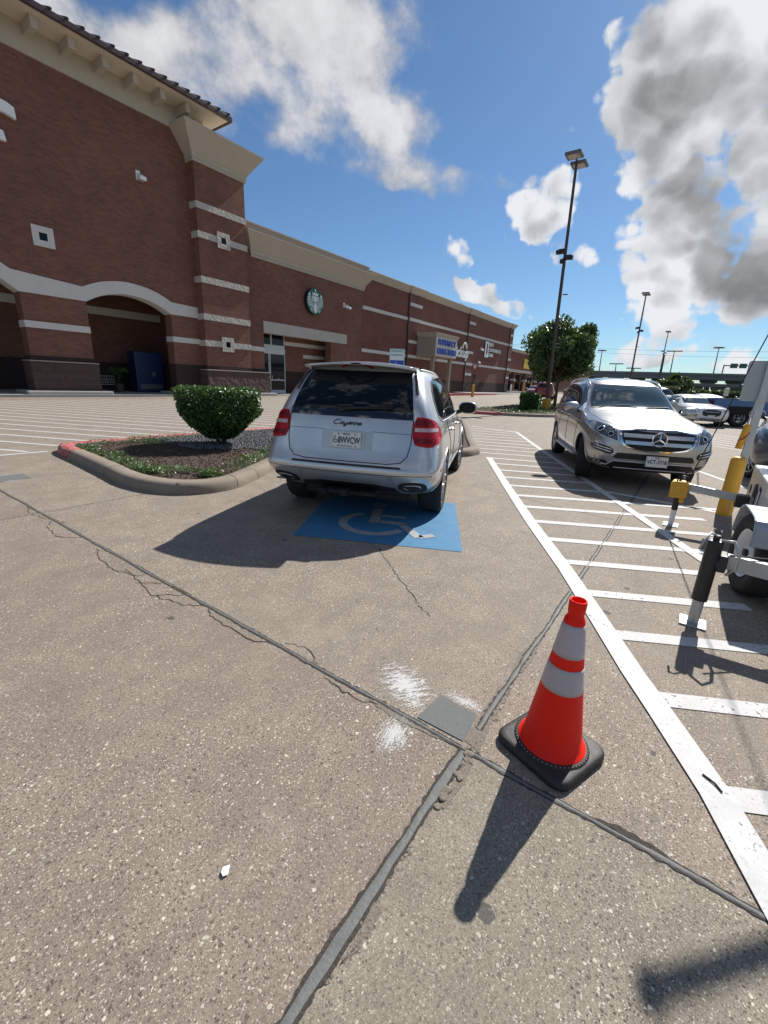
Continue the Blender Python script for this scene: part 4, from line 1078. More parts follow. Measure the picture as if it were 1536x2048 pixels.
for k, lab in enumerate(('steel shopping cart parked in the arcade shade left of the potted palm', 'second steel shopping cart in the arcade, nearer the brick pier')):
    ct = thing('shopping_cart', lab, 'cart', (12.1-k*1.0, 29.6+.2*k, .13), .3, 'carts in the arcade')
    bm = B()
    for z in (.45, .6, .75, .95):
        tube(bm, [(-.45, -.28, z), (.45, -.28, z), (.45, .28, z), (-.45, .28, z), (-.45, -.28, z)], .012, 5)
    for i in range(7): tube(bm, [(-.45+.15*i, -.28, .45), (-.45+.15*i, -.28, .95)], .008, 4); tube(bm, [(-.45+.15*i, .28, .45), (-.45+.15*i, .28, .95)], .008, 4)
    obj('basket', bm, M_['galv'], ct); bm = B()
    tube(bm, [(-.45, -.28, .45), (-.5, -.28, .1), (.4, -.28, .1)], .014, 5); tube(bm, [(-.45, .28, .45), (-.5, .28, .1), (.4, .28, .1)], .014, 5); tube(bm, [(-.55, -.3, 1.02), (-.55, .3, 1.02)], .02, 6)
    obj('cart_frame', bm, M_['galv'], ct)
    for sx in (-.45, .4):
        for sy_ in (-.28, .28): bm = B(); lathe(bm, [(0, -.02), (.06, -.02), (.06, .02), (0, .02)], 12, Matrix.Translation((sx, sy_, .06)) @ RY); obj('wheel', bm, M_['rubber'], ct)
# lower shops beyond
low = thing('shop_row', 'lower brick shop row with a cream awning band beyond the big store', 'building', (90, 30, 0))
bxp('brick_wall', (73.5, 30, .3, 150, 30.5, 7.7), 'brick_far', low); bxp('cornice', (73.5, 29.7, 7.7, 150, 30.6, 8.2), 'stucco_tan', low)
bxp('awning', (76, 28.2, 4.05, 106, 30, 4.5), 'stucco', low)
bxp('roof', (73.5, 30.5, 7.4, 150, 60, 7.6), 'interior', low)
for k in range(8):
    x = 77+k*3.6; f = bxp('shop_window', (x, 29.93, .55, x+2.8, 30.02, 3.9), 'alu', low); bxp('pane', (x+.08, 29.90, .65, x+2.72, 29.935, 3.8), 'glass_dark', f)
for k in range(5): bxp('awning_column', (79.2+k*6.4, 28.3, .3, 79.9+k*6.4, 28.9, 4.05), 'brick_far', low); bxp('stone_band', (79.15+k*6.4, 28.25, 2.6, 79.95+k*6.4, 28.95, 2.9), 'stucco_lite', low)
yl = thing('shop_sign', 'yellow and white shop sign on the low brick row behind the tree', 'sign', (91.5, 29.9, 6.0))
bm = B(); box(bm, -3.4, -.12, -.9, .2, 0, .9, bev=.05); obj('panel', bm, mat('sign_yellow', (.60, .40, .03), .5, var=.2, vscale=2), yl)
bm = B(); box(bm, .2, -.10, -.55, 4.0, 0, .35, bev=.05); obj('panel', bm, M_['stucco_lite'], yl)
bxp2 = boxobj('sidewalk', (73, 26.5, .2, 150, 30, .75), M_['concrete'], None); setp(bxp2, kind='structure')
b3 = boxobj('sidewalk', (52, 23.4, .0, 73, 26.54, .55), M_['concrete'], None); setp(b3, kind='structure')
b3 = boxobj('kerb', (43, 22.7, .0, 58, 22.95, .50), M_['red_solid'], None, bev=.03); setp(b3, kind='structure')

# ---------------------------------------------------------------- vehicles
def ring_pts(x, rows, zt, zb=None, dx=None):
    """rows: 7 (y,z) from bottom edge to roof edge. returns 11 points bottom centre -> top centre"""
    xs = dx if dx else [x]*7
    y1, z1 = rows[0]; y7, z7 = rows[6]; zb = z1 if zb is None else zb
    P = [(xs[0], 0, zb), (xs[0], y1*.5, zb)]
    for xx, (y, z) in zip(xs, rows): P.append((xx, y, z))
    P += [(xs[6], y7*.52, z7+(zt-z7)*.8), (xs[6], 0, zt)]
    return P
def loft_body(rings, bulge_f, bulge_r, sub=2):
    """rings ordered rear -> front"""
    bm = B(); N = 11; G_ = []
    for rg in rings:
        L = [bm.verts.new(p) for p in rg]; Rr = [L[0]]+[bm.verts.new((x, -y, z)) for x, y, z in rg[1:-1]]+[L[-1]]
        G_.append((L, Rr))
    for (L0, R0), (L1, R1) in zip(G_, G_[1:]):
        for k in range(N-1):
            bm.faces.new((L0[k], L0[k+1], L1[k+1], L1[k])); bm.faces.new((R0[k+1], R0[k], R1[k], R1[k+1]))
    for end, bul in ((0, bulge_r), (-1, bulge_f)):
        L, Rr = G_[end]; C = {2: L[0], 8: L[10]}; ML = {2: L[1], 8: L[9]}; MR = {2: Rr[1], 8: Rr[9]}
        for k in range(3, 8):
            x, y, z = L[k].co; bb = bul[k-2] if isinstance(bul, (list, tuple)) else bul
            C[k] = bm.verts.new((x+bb, 0, z)); ML[k] = bm.verts.new((x+bb*.72, y*.58, z)); MR[k] = bm.verts.new((x+bb*.72, -y*.58, z))
        for k in range(2, 8):
            for q in ((L, ML), (ML, C)): bm.faces.new((q[0][k], q[0][k+1], q[1][k+1], q[1][k]))
            for q in ((C, MR), (MR, Rr)): bm.faces.new((q[0][k], q[0][k+1], q[1][k+1], q[1][k]))
    bmesh.ops.recalc_face_normals(bm, faces=bm.faces[:])
    me = bpy.data.meshes.new('b'); bm.to_mesh(me); bm.free()
    o = bpy.data.objects.new('b', me); COL.objects.link(o)
    md = o.modifiers.new('s', 'SUBSURF'); md.levels = sub; md.render_levels = sub
    dg = bpy.context.evaluated_depsgraph_get(); me2 = bpy.data.meshes.new_from_object(o.evaluated_get(dg))
    bm = B(); bm.from_mesh(me2); bpy.data.objects.remove(o)
    return bm
class Car:
    def __init__(s, root, rings, bf, br, paintm, sub=3):
        s.root = root; s.bm = loft_body(rings, bf, br, sub); s.bvh = BVHTree.FromBMesh(s.bm); s.paint = paintm
    def ray(s, u, v, axis):
        if axis == 'x+': o, d = Vector((10, u, v)), Vector((-1, 0, 0))
        elif axis == 'x-': o, d = Vector((-10, u, v)), Vector((1, 0, 0))
        elif axis == 'y+': o, d = Vector((u, 10, v)), Vector((0, -1, 0))
        elif axis == 'y-': o, d = Vector((u, -10, v)), Vector((0, 1, 0))
        else: o, d = Vector((u, v, 10)), Vector((0, 0, -1))
        h = s.bvh.ray_cast(o, d)
        return (h[0], h[1] if h[1].dot(d) < 0 else -h[1]) if h[0] is not None else (None, None)
    def patch(s, name, poly, axis, off, m, parent=None, step=.05, smooth=True, rim=True, label=None, dens=.03, curve=0):
        P = []
        n = len(poly)
        if curve:     # rounded corners by Chaikin
            for _ in range(curve):
                Q = []
                for i in range(len(poly)):
                    a, b = Vector(poly[i]), Vector(poly[(i+1) % len(poly)]); Q += [tuple(a.lerp(b, .25)), tuple(a.lerp(b, .75))]
                poly = Q
            n = len(poly)
        for i in range(n):
            a, b = Vector(poly[i]), Vector(poly[(i+1) % n]); N = max(1, int((b-a).length/dens))
            for k in range(N): P.append(tuple(a+(b-a)*(k/N)))
        bm = B(); bm.faces.new([bm.verts.new((p[0], p[1], 0)) for p in P])
        for ax in (0, 1):
            lo, hi = min(p[ax] for p in P), max(p[ax] for p in P); q = lo+step
            while q < hi:
                bmesh.ops.bisect_plane(bm, geom=bm.verts[:]+bm.edges[:]+bm.faces[:], plane_co=(q if ax == 0 else 0, q if ax == 1 else 0, 0), plane_no=(1, 0, 0) if ax == 0 else (0, 1, 0)); q += step
        bmesh.ops.triangulate(bm, faces=[f for f in bm.faces if len(f.verts) > 4])
        dead = []; nor = {}
        for v in bm.verts:
            h, nn = s.ray(v.co.x, v.co.y, axis)
            if h is None: dead.append(v)
            else: nor[v] = nn; v.co = h+nn*off
        if dead: bmesh.ops.delete(bm, geom=dead, context='VERTS')
        if rim:
            be = [e for e in bm.edges if e.is_boundary]; mp = {}
            for e in be:
                for v in e.verts:
                    if v not in mp: mp[v] = bm.verts.new(v.co-nor[v]*(off+.004))
            for e in be:
                a, b = e.verts; bm.faces.new((a, b, mp[b], mp[a]))
        bmesh.ops.recalc_face_normals(bm, faces=bm.faces[:])
        o = obj(name, bm, m, parent or s.root, smooth=False, label=label)
        if smooth:
            me = o.data
            for p in me.polygons: p.use_smooth = True
            try: me.set_sharp_from_angle(angle=R(35))
            except Exception: pass
        return o
    def line(s, name, pts, axis, w, off, m, parent=None, closed=False, step=.04):
        """conforming tube along a projected polyline"""
        P = []
        pp = pts+[pts[0]] if closed else pts
        for a, b in zip(pp, pp[1:]):
            a, b = Vector(a), Vector(b); N = max(1, int((b-a).length/step)); P += [a+(b-a)*(k/N) for k in range(N)]
        P.append(Vector(pp[-1])); Q = []
        for p in P:
            h, nn = s.ray(p.x, p.y, axis)
            if h is not None: Q.append(h+nn*off)
        if len(Q) < 2: return None
        bm = B(); tube(bm, Q, w/2, 6); return obj(name, bm, m, parent or s.root, smooth=True)
    def finish(s, wheels, rad_arch=.42, arch_m='under'):
        me = bpy.data.meshes.new('body'); s.bm.to_mesh(me); s.bm.free()
        o = bpy.data.objects.new('body', me); COL.objects.link(o); me.materials.append(s.paint); me.materials.append(M_[arch_m])
        cut = []
        for (x, z) in wheels:
            for sg in (-1, 1):
                bm = B(); M = Matrix.Translation((x, sg*1.0, z)) @ Matrix.Rotation(R(90), 4, 'X')
                lathe(bm, [(0, -.42), (rad_arch, -.42), (rad_arch, .42), (0, .42)], 48, M); bmesh.ops.recalc_face_normals(bm, faces=bm.faces[:])
                c = obj('cut', bm, M_[arch_m]); c.data.polygons.foreach_set('material_index', [0]*len(c.data.polygons)); cut.append(c)
                md = o.modifiers.new('b', 'BOOLEAN'); md.operation = 'DIFFERENCE'; md.solver = 'EXACT'; md.object = c
                try: md.material_mode = 'TRANSFER'
                except Exception: pass
        dg = bpy.context.evaluated_depsgraph_get(); me2 = bpy.data.meshes.new_from_object(o.evaluated_get(dg)); me2.name = 'body'
        o.modifiers.clear(); o.data = me2
        for c in cut: bpy.data.objects.remove(c)
        for p in me2.polygons: p.use_smooth = True
        try: me2.set_sharp_from_angle(angle=R(38))
        except Exception: pass
        o.parent = s.root; s.body = o
        return o
def wheel(root, x, y, r, wd=.27, rim_r=.27, spokes=5, steer=0, style='fat', dark=False):
    sg = 1 if y > 0 else -1
    w_ = boxobj('wheel', (0, 0, 0, 1, 1, 1), M_['disc'], None); 
    bm = B(); lathe(bm, [(0, -.05), (rim_r*.72, -.05), (rim_r*.72, -.02), (.075, -.02), (.07, .055), (0, .06)], 24); w_.data.materials.clear()
    me = w_.data; bm.to_mesh(me); bm.free(); me.materials.append(M_['disc'])
    w_.parent = root; w_.location = (x, y, r); w_.rotation_euler = (R(-90)*sg, 0, steer) if True else None
    w_.rotation_mode = 'XYZ'
    M = Matrix.Translation((x, y, r)) @ Matrix.Rotation(steer, 4, 'Z') @ Matrix.Rotation(R(-90)*sg, 4, 'X')
    w_.matrix_basis = M
    bm = B(); h = wd/2
    lathe(bm, [(rim_r, h*.80), (rim_r+.02, h*.92), (r-.045, h*.98), (r-.012, h*.86), (r, h*.6), (r, 0), (r, -h*.6), (r-.012, -h*.86), (r-.045, -h*.98), (rim_r+.01, -h*.92), (rim_r, -h*.8)], 48)
    for k in range(4):   # tread grooves
        pass
    obj('tyre', bm, M_['rubber'], w_, smooth=True)
    bm = B(); lathe(bm, [(rim_r*1.01, h*.80), (rim_r*1.0, h*.86), (rim_r*.94, h*.84), (rim_r*.90, h*.5), (rim_r*.88, -h*.7)], 40)
    for k in range(spokes):
        a = 2*PI*k/spokes
        if style == 'fat':
            for da in (-.12, .12):
                pts = [(.045, .16*h*0+.055+h*.45), (rim_r*.55, h*.62), (rim_r*.93, h*.80)]
                p3 = [(q*math.cos(a+da*(1+q*2)), q*math.sin(a+da*(1+q*2)), z) for q, z in pts]; tube(bm, p3, [.026, .022, .024], 6)
        else:
            p3 = [(.04*math.cos(a), .04*math.sin(a), .05+h*.45), (rim_r*.93*math.cos(a), rim_r*.93*math.sin(a), h*.80)]; tube(bm, p3, [.020, .014], 6)
    lathe(bm, [(.065, h*.3), (.062, h*.62), (.03, h*.70), (0, h*.70)], 20)
    obj('rim', bm, M_['rimmetal'], w_, smooth=True)
    return w_
def wheel_lip(car, x, z, r, sg, m, w_=.02):
    bm = B(); P = []
    for k in range(0, 41):
        a = R(-18+k*216/40); u, v = x+r*math.cos(a), z+r*math.sin(a)
        h, nn = car.ray(u, v, 'y+' if sg > 0 else 'y-')
        if h is not None: P.append(h-nn*.004)
    if len(P) > 3: tube(bm, P, w_/2, 6); obj('wheel_arch_lip', bm, m, car.root, smooth=True)
def plate_obj(root, loc, rz, text, state='TEXAS', tilt=0, w_=.305, h_=.152, label=None):
    p = B(); box(p, -w_/2, -.004, -h_/2, w_/2, .004, h_/2, bev=.002); o = obj('licence_plate', p, M_['plate'], root)
    o.location = loc; o.rotation_euler = (tilt, 0, rz)
    bm = text_bm(text, .078 if len(text) > 6 else .085, .003, bold=.0012, spacing=.98, M=frame((0.030 if len(text) < 7 else 0, -.0065, -.006), (1, 0, 0), (0, 0, 1)) @ Matrix.Diagonal((.72 if len(text) < 7 else .86, 1.15, 1, 1))); obj('lettering', bm, M_['ink'], o)
    bm = text_bm(state, .026, .002, bold=.0006, M=frame((0, -.0060, .060), (1, 0, 0), (0, 0, 1))); obj('lettering', bm, M_['ink'], o)
    fr = B()
    for c in ((-w_/2-.008, -h_/2-.008, w_/2+.008, -h_/2+.004), (-w_/2-.008, h_/2-.004, w_/2+.008, h_/2+.008), (-w_/2-.008, -h_/2+.004, -w_/2+.004, h_/2-.004), (w_/2-.004, -h_/2+.004, w_/2+.008, h_/2-.004)): box(fr, c[0], -.009, c[1], c[2], -.0045, c[3])
    obj('plate_frame', fr, M_['alu'], o)
    return o
def mirror(root, x, y, z, m, sg, scale=1.0):
    """wing mirror, housing bulges forward, glass faces back"""
    bm = B(); r = bmesh.ops.create_uvsphere(bm, u_segments=20, v_segments=12, radius=1)
    for v in r['verts']:
        c = v.co; q = c.copy()
        q.x = c.x*.095 if c.x > 0 else c.x*.035
        q.y = math.copysign(abs(c.y)**.8, c.y)*.125; q.z = math.copysign(abs(c.z)**.8, c.z)*.085; v.co = q*scale
    o = obj('wing_mirror', bm, m, root, smooth=True); o.location = (x, y+sg*.12, z)
    bm = B(); tube(bm, [(-.01, -sg*.10, -.05), (.01, -sg*.20, -.10), (.03, -sg*.26, -.12)], [.035, .03, .035], 8); obj('mirror_arm', bm, M_['black_trim'], o, smooth=True)
    bm = B(); r = bmesh.ops.create_circle(bm, cap_ends=True, segments=24, radius=1)
    for v in bm.verts: v.co = Vector((-.037*scale, math.copysign(abs(v.co.x)**.8, v.co.x)*.110*scale, math.copysign(abs(v.co.y)**.8, v.co.y)*.072*scale))
    obj('mirror_glass', bm, M_['glass_dark'], o)
    return o

# ------------------------------------------------ silver hatchback SUV seen from behind (origin: rear axle)
cy_ = thing('parked_suv', 'silver SUV seen from behind, its rear wheels on the blue wheelchair marking', 'SUV', (4.325, 3.31, 0), R(22.0)); cy_.scale = (1, 1.03, 1)
def S(x, rows, zt, dx=None, zb=None): return ring_pts(x, rows, zt, zb, dx)
k_ = 1.0
rings = [
 S(0, [(.70, .34), (.86, .50), (.90, .66), (.87, .74), (.79, 1.20), (.68, 1.46), (.56, 1.69)], 1.725, dx=[-.66, -.90, -.955, -.865, -.79, -.60, -.40]),
 S(0, [(.80, .31), (.945, .50), (.975, .66), (.955, .78), (.87, 1.20), (.75, 1.46), (.62, 1.70)], 1.735, dx=[-.54, -.74, -.81, -.75, -.65, -.46, -.28]),
 S(0, [(.84, .28), (.955, .44), (.975, .69), (.965, .90), (.90, 1.15), (.78, 1.44), (.65, 1.70)], 1.745, dx=[-.38, -.42, -.42, -.38, -.30, -.20, -.10]),
 S(.15, [(.84, .26), (.955, .42), (.975, .69), (.97, .90), (.91, 1.12), (.80, 1.43), (.67, 1.69)], 1.75),
 S(.80, [(.84, .25), (.945, .40), (.955, .69), (.955, .90), (.91, 1.10), (.80, 1.42), (.68, 1.68)], 1.75),
 S(1.5, [(.84, .25), (.94, .38), (.95, .68), (.95, .88), (.91, 1.08), (.80, 1.40), (.67, 1.66)], 1.73),
 S(1.95, [(.84, .25), (.94, .38), (.95, .67), (.95, .87), (.91, 1.05), (.79, 1.33), (.66, 1.52)], 1.58),
 S(2.4, [(.84, .26), (.95, .38), (.96, .66), (.955, .86), (.90, 1.02), (.79, 1.12), (.64, 1.20)], 1.24),
 S(2.75, [(.84, .28), (.96, .40), (.972, .66), (.96, .85), (.89, .99), (.78, 1.05), (.58, 1.07)], 1.09),
 S(3.25, [(.82, .28), (.95, .40), (.965, .64), (.94, .80), (.85, .92), (.73, .97), (.53, .99)], 1.01),
 S(0, [(.78, .27), (.88, .36), (.90, .58), (.86, .73), (.77, .84), (.65, .88), (.48, .89)], .90, dx=[3.45, 3.56, 3.60, 3.58, 3.52, 3.46, 3.42]),
 S(0, [(.62, .26), (.72, .34), (.75, .54), (.72, .67), (.66, .76), (.58, .80), (.45, .82)], .83, dx=[3.62, 3.74, 3.79, 3.76, 3.68, 3.60, 3.55]),
]
car = Car(cy_, rings, .07, [-.04, -.06, -.065, -.05, -.05, -.05, -.04], M_['silver'], 3)
P = car.patch
DK = M_['gap']
# rear glass with black lower strip and spoiler
P('rear_window', [(-.66, 1.20), (.66, 1.20), (.645, 1.30), (.60, 1.50), (.56, 1.64), (-.56, 1.64), (-.60, 1.50), (-.645, 1.30)], 'x-', .004, M_['glass_dark'])
P('window_base_strip', [(-.665, 1.165), (.665, 1.165), (.662, 1.235), (-.662, 1.235)], 'x-', .009, M_['black_gloss'])
bm = B()     # roof spoiler
v = []
for (x, y, z) in ((-.30, .60, 1.735), (-.30, 0, 1.77), (-.56, .56, 1.675), (-.62, 0, 1.70), (-.545, .56, 1.640), (-.59, 0, 1.655)): v.append((x, y, z))
def loftY(bm, sec, n=9):
    """sec list of (x,y,z) at edge, (x,0,z) centre pairs -> lofted strip closed section"""
    rows = []
    for i in range(-n, n+1):
        t = i/n; rows.append([bm.verts.new((e[0]*t*t+c[0]*(1-t*t), e[1]*t, e[2]*t*t+c[2]*(1-t*t))) for e, c in sec])
    for a, b in zip(rows, rows[1:]):
        for k in range(len(sec)): bm.faces.new((a[k], a[(k+1) % len(sec)], b[(k+1) % len(sec)], b[k]))
    bm.faces.new(rows[0][::-1]); bm.faces.new(rows[-1]); bmesh.ops.recalc_face_normals(bm, faces=bm.faces[:]); return bm
loftY(bm, [((-.22, .60, 1.700), (-.22, 0, 1.753)), ((-.56, .60, 1.690), (-.635, 0, 1.722)), ((-.55, .60, 1.662), (-.625, 0, 1.698)), ((-.36, .58, 1.655), (-.40, 0, 1.700))]); obj('spoiler', bm, M_['silver'], cy_, smooth=True)
bm = B(); loftY(bm, [((-.535, .17, 1.664), (-.612, 0, 1.697)), ((-.56, .17, 1.676), (-.640, 0, 1.712)), ((-.555, .17, 1.684), (-.638, 0, 1.720))]); obj('brake_light', bm, M_['lamp_dkred'], cy_)
for sg in (-1, 1):    # spoiler side blades
    car.line('spoiler_blade', [(sg*.585, 1.655), (sg*.625, 1.55), (sg*.66, 1.42)], 'x-', .034, .006, M_['black_gloss'])
# tail lamps
for sg in (-1, 1):
    out = [(sg*.675, .93), (sg*.80, .90), (sg*.905, .905), (sg*.905, 1.02), (sg*.865, 1.16), (sg*.78, 1.195), (sg*.672, 1.20)]
    tl = P('tail_light', out, 'x-', .012, M_['lamp_red'], curve=1)
    P('reverse_lens', [(sg*.69, 1.055), (sg*.895, 1.052), (sg*.885, 1.088), (sg*.69, 1.092)], 'x-', .016, M_['lamp_clear'], tl)
    P('indicator_lens', [(sg*.69, 1.115), (sg*.865, 1.112), (sg*.82, 1.165), (sg*.69, 1.175)], 'x-', .0145, M_['lamp_dkred'], tl)
    P('tail_light_side', [(-.80, .92), (-.62, .925), (-.47, .99), (-.47, 1.06), (-.58, 1.15), (-.72, 1.19)], 'y+' if sg > 0 else 'y-', .011, M_['lamp_red'], tl, curve=1)
    P('lower_lens', [(sg*.70, .945), (sg*.89, .93), (sg*.89, .985), (sg*.70, .99)], 'x-', .0145, M_['lamp_dkred'], tl)
# tailgate seam
car.line('tailgate_seam', [(-.668, 1.17), (-.665, .92), (-.64, .80), (-.58, .735), (-.45, .715), (.45, .715), (.58, .735), (.64, .80), (.665, .92), (.668, 1.17)], 'x-', .010, .0015, DK)
car.line('tailgate_seam', [(-.66, 1.025), (-.26, 1.03)], 'x-', .005, .0008, DK); car.line('tailgate_seam', [(.66, 1.025), (.26, 1.03)], 'x-', .005, .0008, DK)
car.line('bumper_seam', [(-.955, .62), (-.90, .615), (-.5, .60), (0, .595), (.5, .60), (.90, .615), (.955, .62)], 'x-', .007, .001, DK)
P('bumper_step', [(-.60, .672), (.60, .672), (.58, .692), (-.58, .692)], 'x-', .006, M_['black_trim'])
P('plate_recess', [(-.27, .835), (.27, .835), (.275, 1.01), (.25, 1.03), (-.25, 1.03), (-.275, 1.01)], 'x-', .004, M_['silver_b'])
P('plate_surround', [(-.185, .845), (.185, .845), (.19, .86), (.19, 1.02), (-.19, 1.02), (-.19, .86)], 'x-', .014, M_['alu'])
pxx = car.ray(0, .93, 'x-')[0].x
pp = plate_obj(cy_, (pxx-.026, 0, .933), R(-90), '8WVCW', 'TEXAS', R(-4))
bm = B()    # wheelchair mark, star and small print on the plate
tube(bm, [(-.118+.018*math.cos(R(a)), -.0065, -.012+.018*math.sin(R(a))) for a in range(110, 350, 20)], .0035, 5)
tube(bm, [(-.122, -.0065, .028), (-.120, -.0065, -.002), (-.100, -.0065, -.002), (-.090, -.0065, -.026)], .0035, 5); lathe(bm, [(0, 0), (.006, 0), (.006, .003), (0, .003)], 10, Matrix.Translation((-.122, -.005, .036)) @ Matrix.Rotation(R(90), 4, 'X'))
obj('wheelchair_mark', bm, M_['ink'], pp)
bm = text_bm('THE LONE STAR STATE', .013, .002, M=frame((0, -.006, -.063), (1, 0, 0), (0, 0, 1))); obj('lettering', bm, M_['ink'], pp)
bm = B()
for (x, z) in ((-.085, .058), (.095, .058), (-.085, -.062), (.10, -.062)): lathe(bm, [(0, 0), (.007, 0), (.007, .003), (0, .003)], 10, Matrix.Translation((x, -.005, z)) @ Matrix.Rotation(R(90), 4, 'X'))
obj('plate_bolts', bm, M_['ink'], pp)
# script badge
def stroke_word(word, x0, z0, sc):
    """joined handwriting strokes, returns list of polylines in (u,v)"""
    G = {
     'C': ([[(1.15, .95), (.95, 1.12), (.55, 1.1), (.12, .75), (.0, .35), (.25, .02), (.7, .0), (1.15, .16)]], 1.35),
     'a': ([[(.62, .55), (.35, .6), (.08, .38), (.05, .12), (.25, .0), (.48, .15), (.66, .55)], [(.66, .55), (.58, .18), (.70, .02), (.95, .15)]], .88),
     'y': ([[(.05, .55), (.08, .15), (.28, .02), (.52, .2), (.66, .55)], [(.66, .55), (.50, -.2), (.25, -.5), (.02, -.42), (.2, -.2), (.9, .15)]], .85),
     'e': ([[(.0, .15), (.4, .3), (.5, .5), (.3, .6), (.08, .4), (.06, .12), (.28, .0), (.66, .15)]], .62),
     'n': ([[(.02, .5), (.14, .57), (.12, .3), (.06, .02)], [(.10, .35), (.35, .56), (.52, .52), (.48, .2), (.54, .02), (.78, .15)]], .74)}
    out = []; x = 0
    for ch in word:
        ss, adv = G[ch]
        for s_ in ss: out.append([(x0-( (u+x)+v*.28)*sc*1.0, z0+v*sc*.80) for u, v in s_])
        x += adv
    return out, x*sc
word, W_ = stroke_word('Cayenne', .165, 1.088, .052)
root_b = None
bm = B()
for s_ in word:
    v3 = []
    sp_ = []
    for i in range(len(s_)-1):
        p0 = Vector(s_[max(i-1, 0)]); p1 = Vector(s_[i]); p2 = Vector(s_[i+1]); p3 = Vector(s_[min(i+2, len(s_)-1)])
        for k in range(5):
            t = k/5; sp_.append(.5*((2*p1)+(-p0+p2)*t+(2*p0-5*p1+4*p2-p3)*t*t+(-p0+3*p1-3*p2+p3)*t**3))
    sp_.append(Vector(s_[-1]))
    for q in sp_:
        h, nn = car.ray(q.x, q.y, 'x-')
        if h is not None: v3.append(h+nn*.004)
    if len(v3) > 2: tube(bm, v3, .0050, 6)
obj('model_script', bm, M_['black_gloss'], cy_, smooth=True)
# wiper
def cp(u, v, o, ax='x-'):
    h, nn = car.ray(u, v, ax); return h+nn*o
bm = B(); tube(bm, [cp(.08, 1.235, .02), cp(-.05, 1.245, .03), cp(-.44, 1.265, .022)], [.022, .012, .006], 6); tube(bm, [cp(.06, 1.252, .014), cp(-.45, 1.285, .014)], .008, 5); obj('rear_wiper', bm, M_['black_trim'], cy_, smooth=True)
bm = B(); lathe(bm, [(0, 0), (.03, 0), (.028, .03), (.015, .04), (0, .04)], 16, Matrix.Translation(cp(.09, 1.24, .0)) @ Matrix.Rotation(R(-90), 4, 'Y')); obj('wiper_pivot', bm, M_['black_trim'], cy_)
# exhausts, diffuser, tow hitch
for sg in (-1, 1):
    P('exhaust_recess', [(sg*.57, .40), (sg*.80, .39), (sg*.86, .45), (sg*.84, .54), (sg*.60, .53), (sg*.55, .47)], 'x-', .006, M_['under'], curve=2)
    c = [(sg*.615, .425), (sg*.76, .415), (sg*.81, .46), (sg*.79, .51), (sg*.63, .505), (sg*.595, .465)]
    Q = []
    for _ in range(2):
        cc_ = []
        for i in range(len(c)): a, b = Vector(c[i]), Vector(c[(i+1) % len(c)]); cc_ += [tuple(a.lerp(b, .25)), tuple(a.lerp(b, .75))]
        c = cc_
    bm = B(); ra, rb, rc = [], [], []
    cen = (sg*.70, .463)
    for (y, z) in c:
        h = car.ray(y, z, 'x-')[0]; xx = h.x if h else -.88
        for lst, f, dx in ((ra, .92, -.016), (rb, .80, -.020), (rc, .76, .10)): lst.append(bm.verts.new((xx+dx, cen[0]+(y-cen[0])*f, cen[1]+(z-cen[1])*f)))
    rd = [bm.verts.new(v.co+Vector((.10, 0, 0))) for v in ra]
    n = len(ra)
    for i in range(n):
        j = (i+1) % n
        for A_, B_ in ((rd, ra), (ra, rb), (rb, rc)): bm.faces.new((A_[i], A_[j], B_[j], B_[i]))
    bmesh.ops.recalc_face_normals(bm, faces=bm.faces[:])
    obj('exhaust_tip', bm, M_['chrome'], cy_, smooth=True)
    P('bumper_hook_cover', [(sg*.46, .54), (sg*.52, .54), (sg*.52, .59), (sg*.46, .59)], 'x-', .003, M_['silver_b'], curve=1)
P('rear_valance', [(-.56, .36), (.56, .36), (.52, .44), (.30, .475), (-.30, .475), (-.52, .44)], 'x-', .006, M_['black_trim'])
bm = B(); box(bm, -.90, -.32, .335, -.40, .32, .375, bev=.01); box(bm, -.98, -.035, .33, -.86, .035, .40, bev=.005); box(bm, -.95, .20, .33, -.9, .26, .37); obj('tow_hitch', bm, M_['under'], cy_)
boxobj('floor_pan', (-.55, -.60, .22, 3.3, .60, .40), M_['under'], cy_, bev=.03)
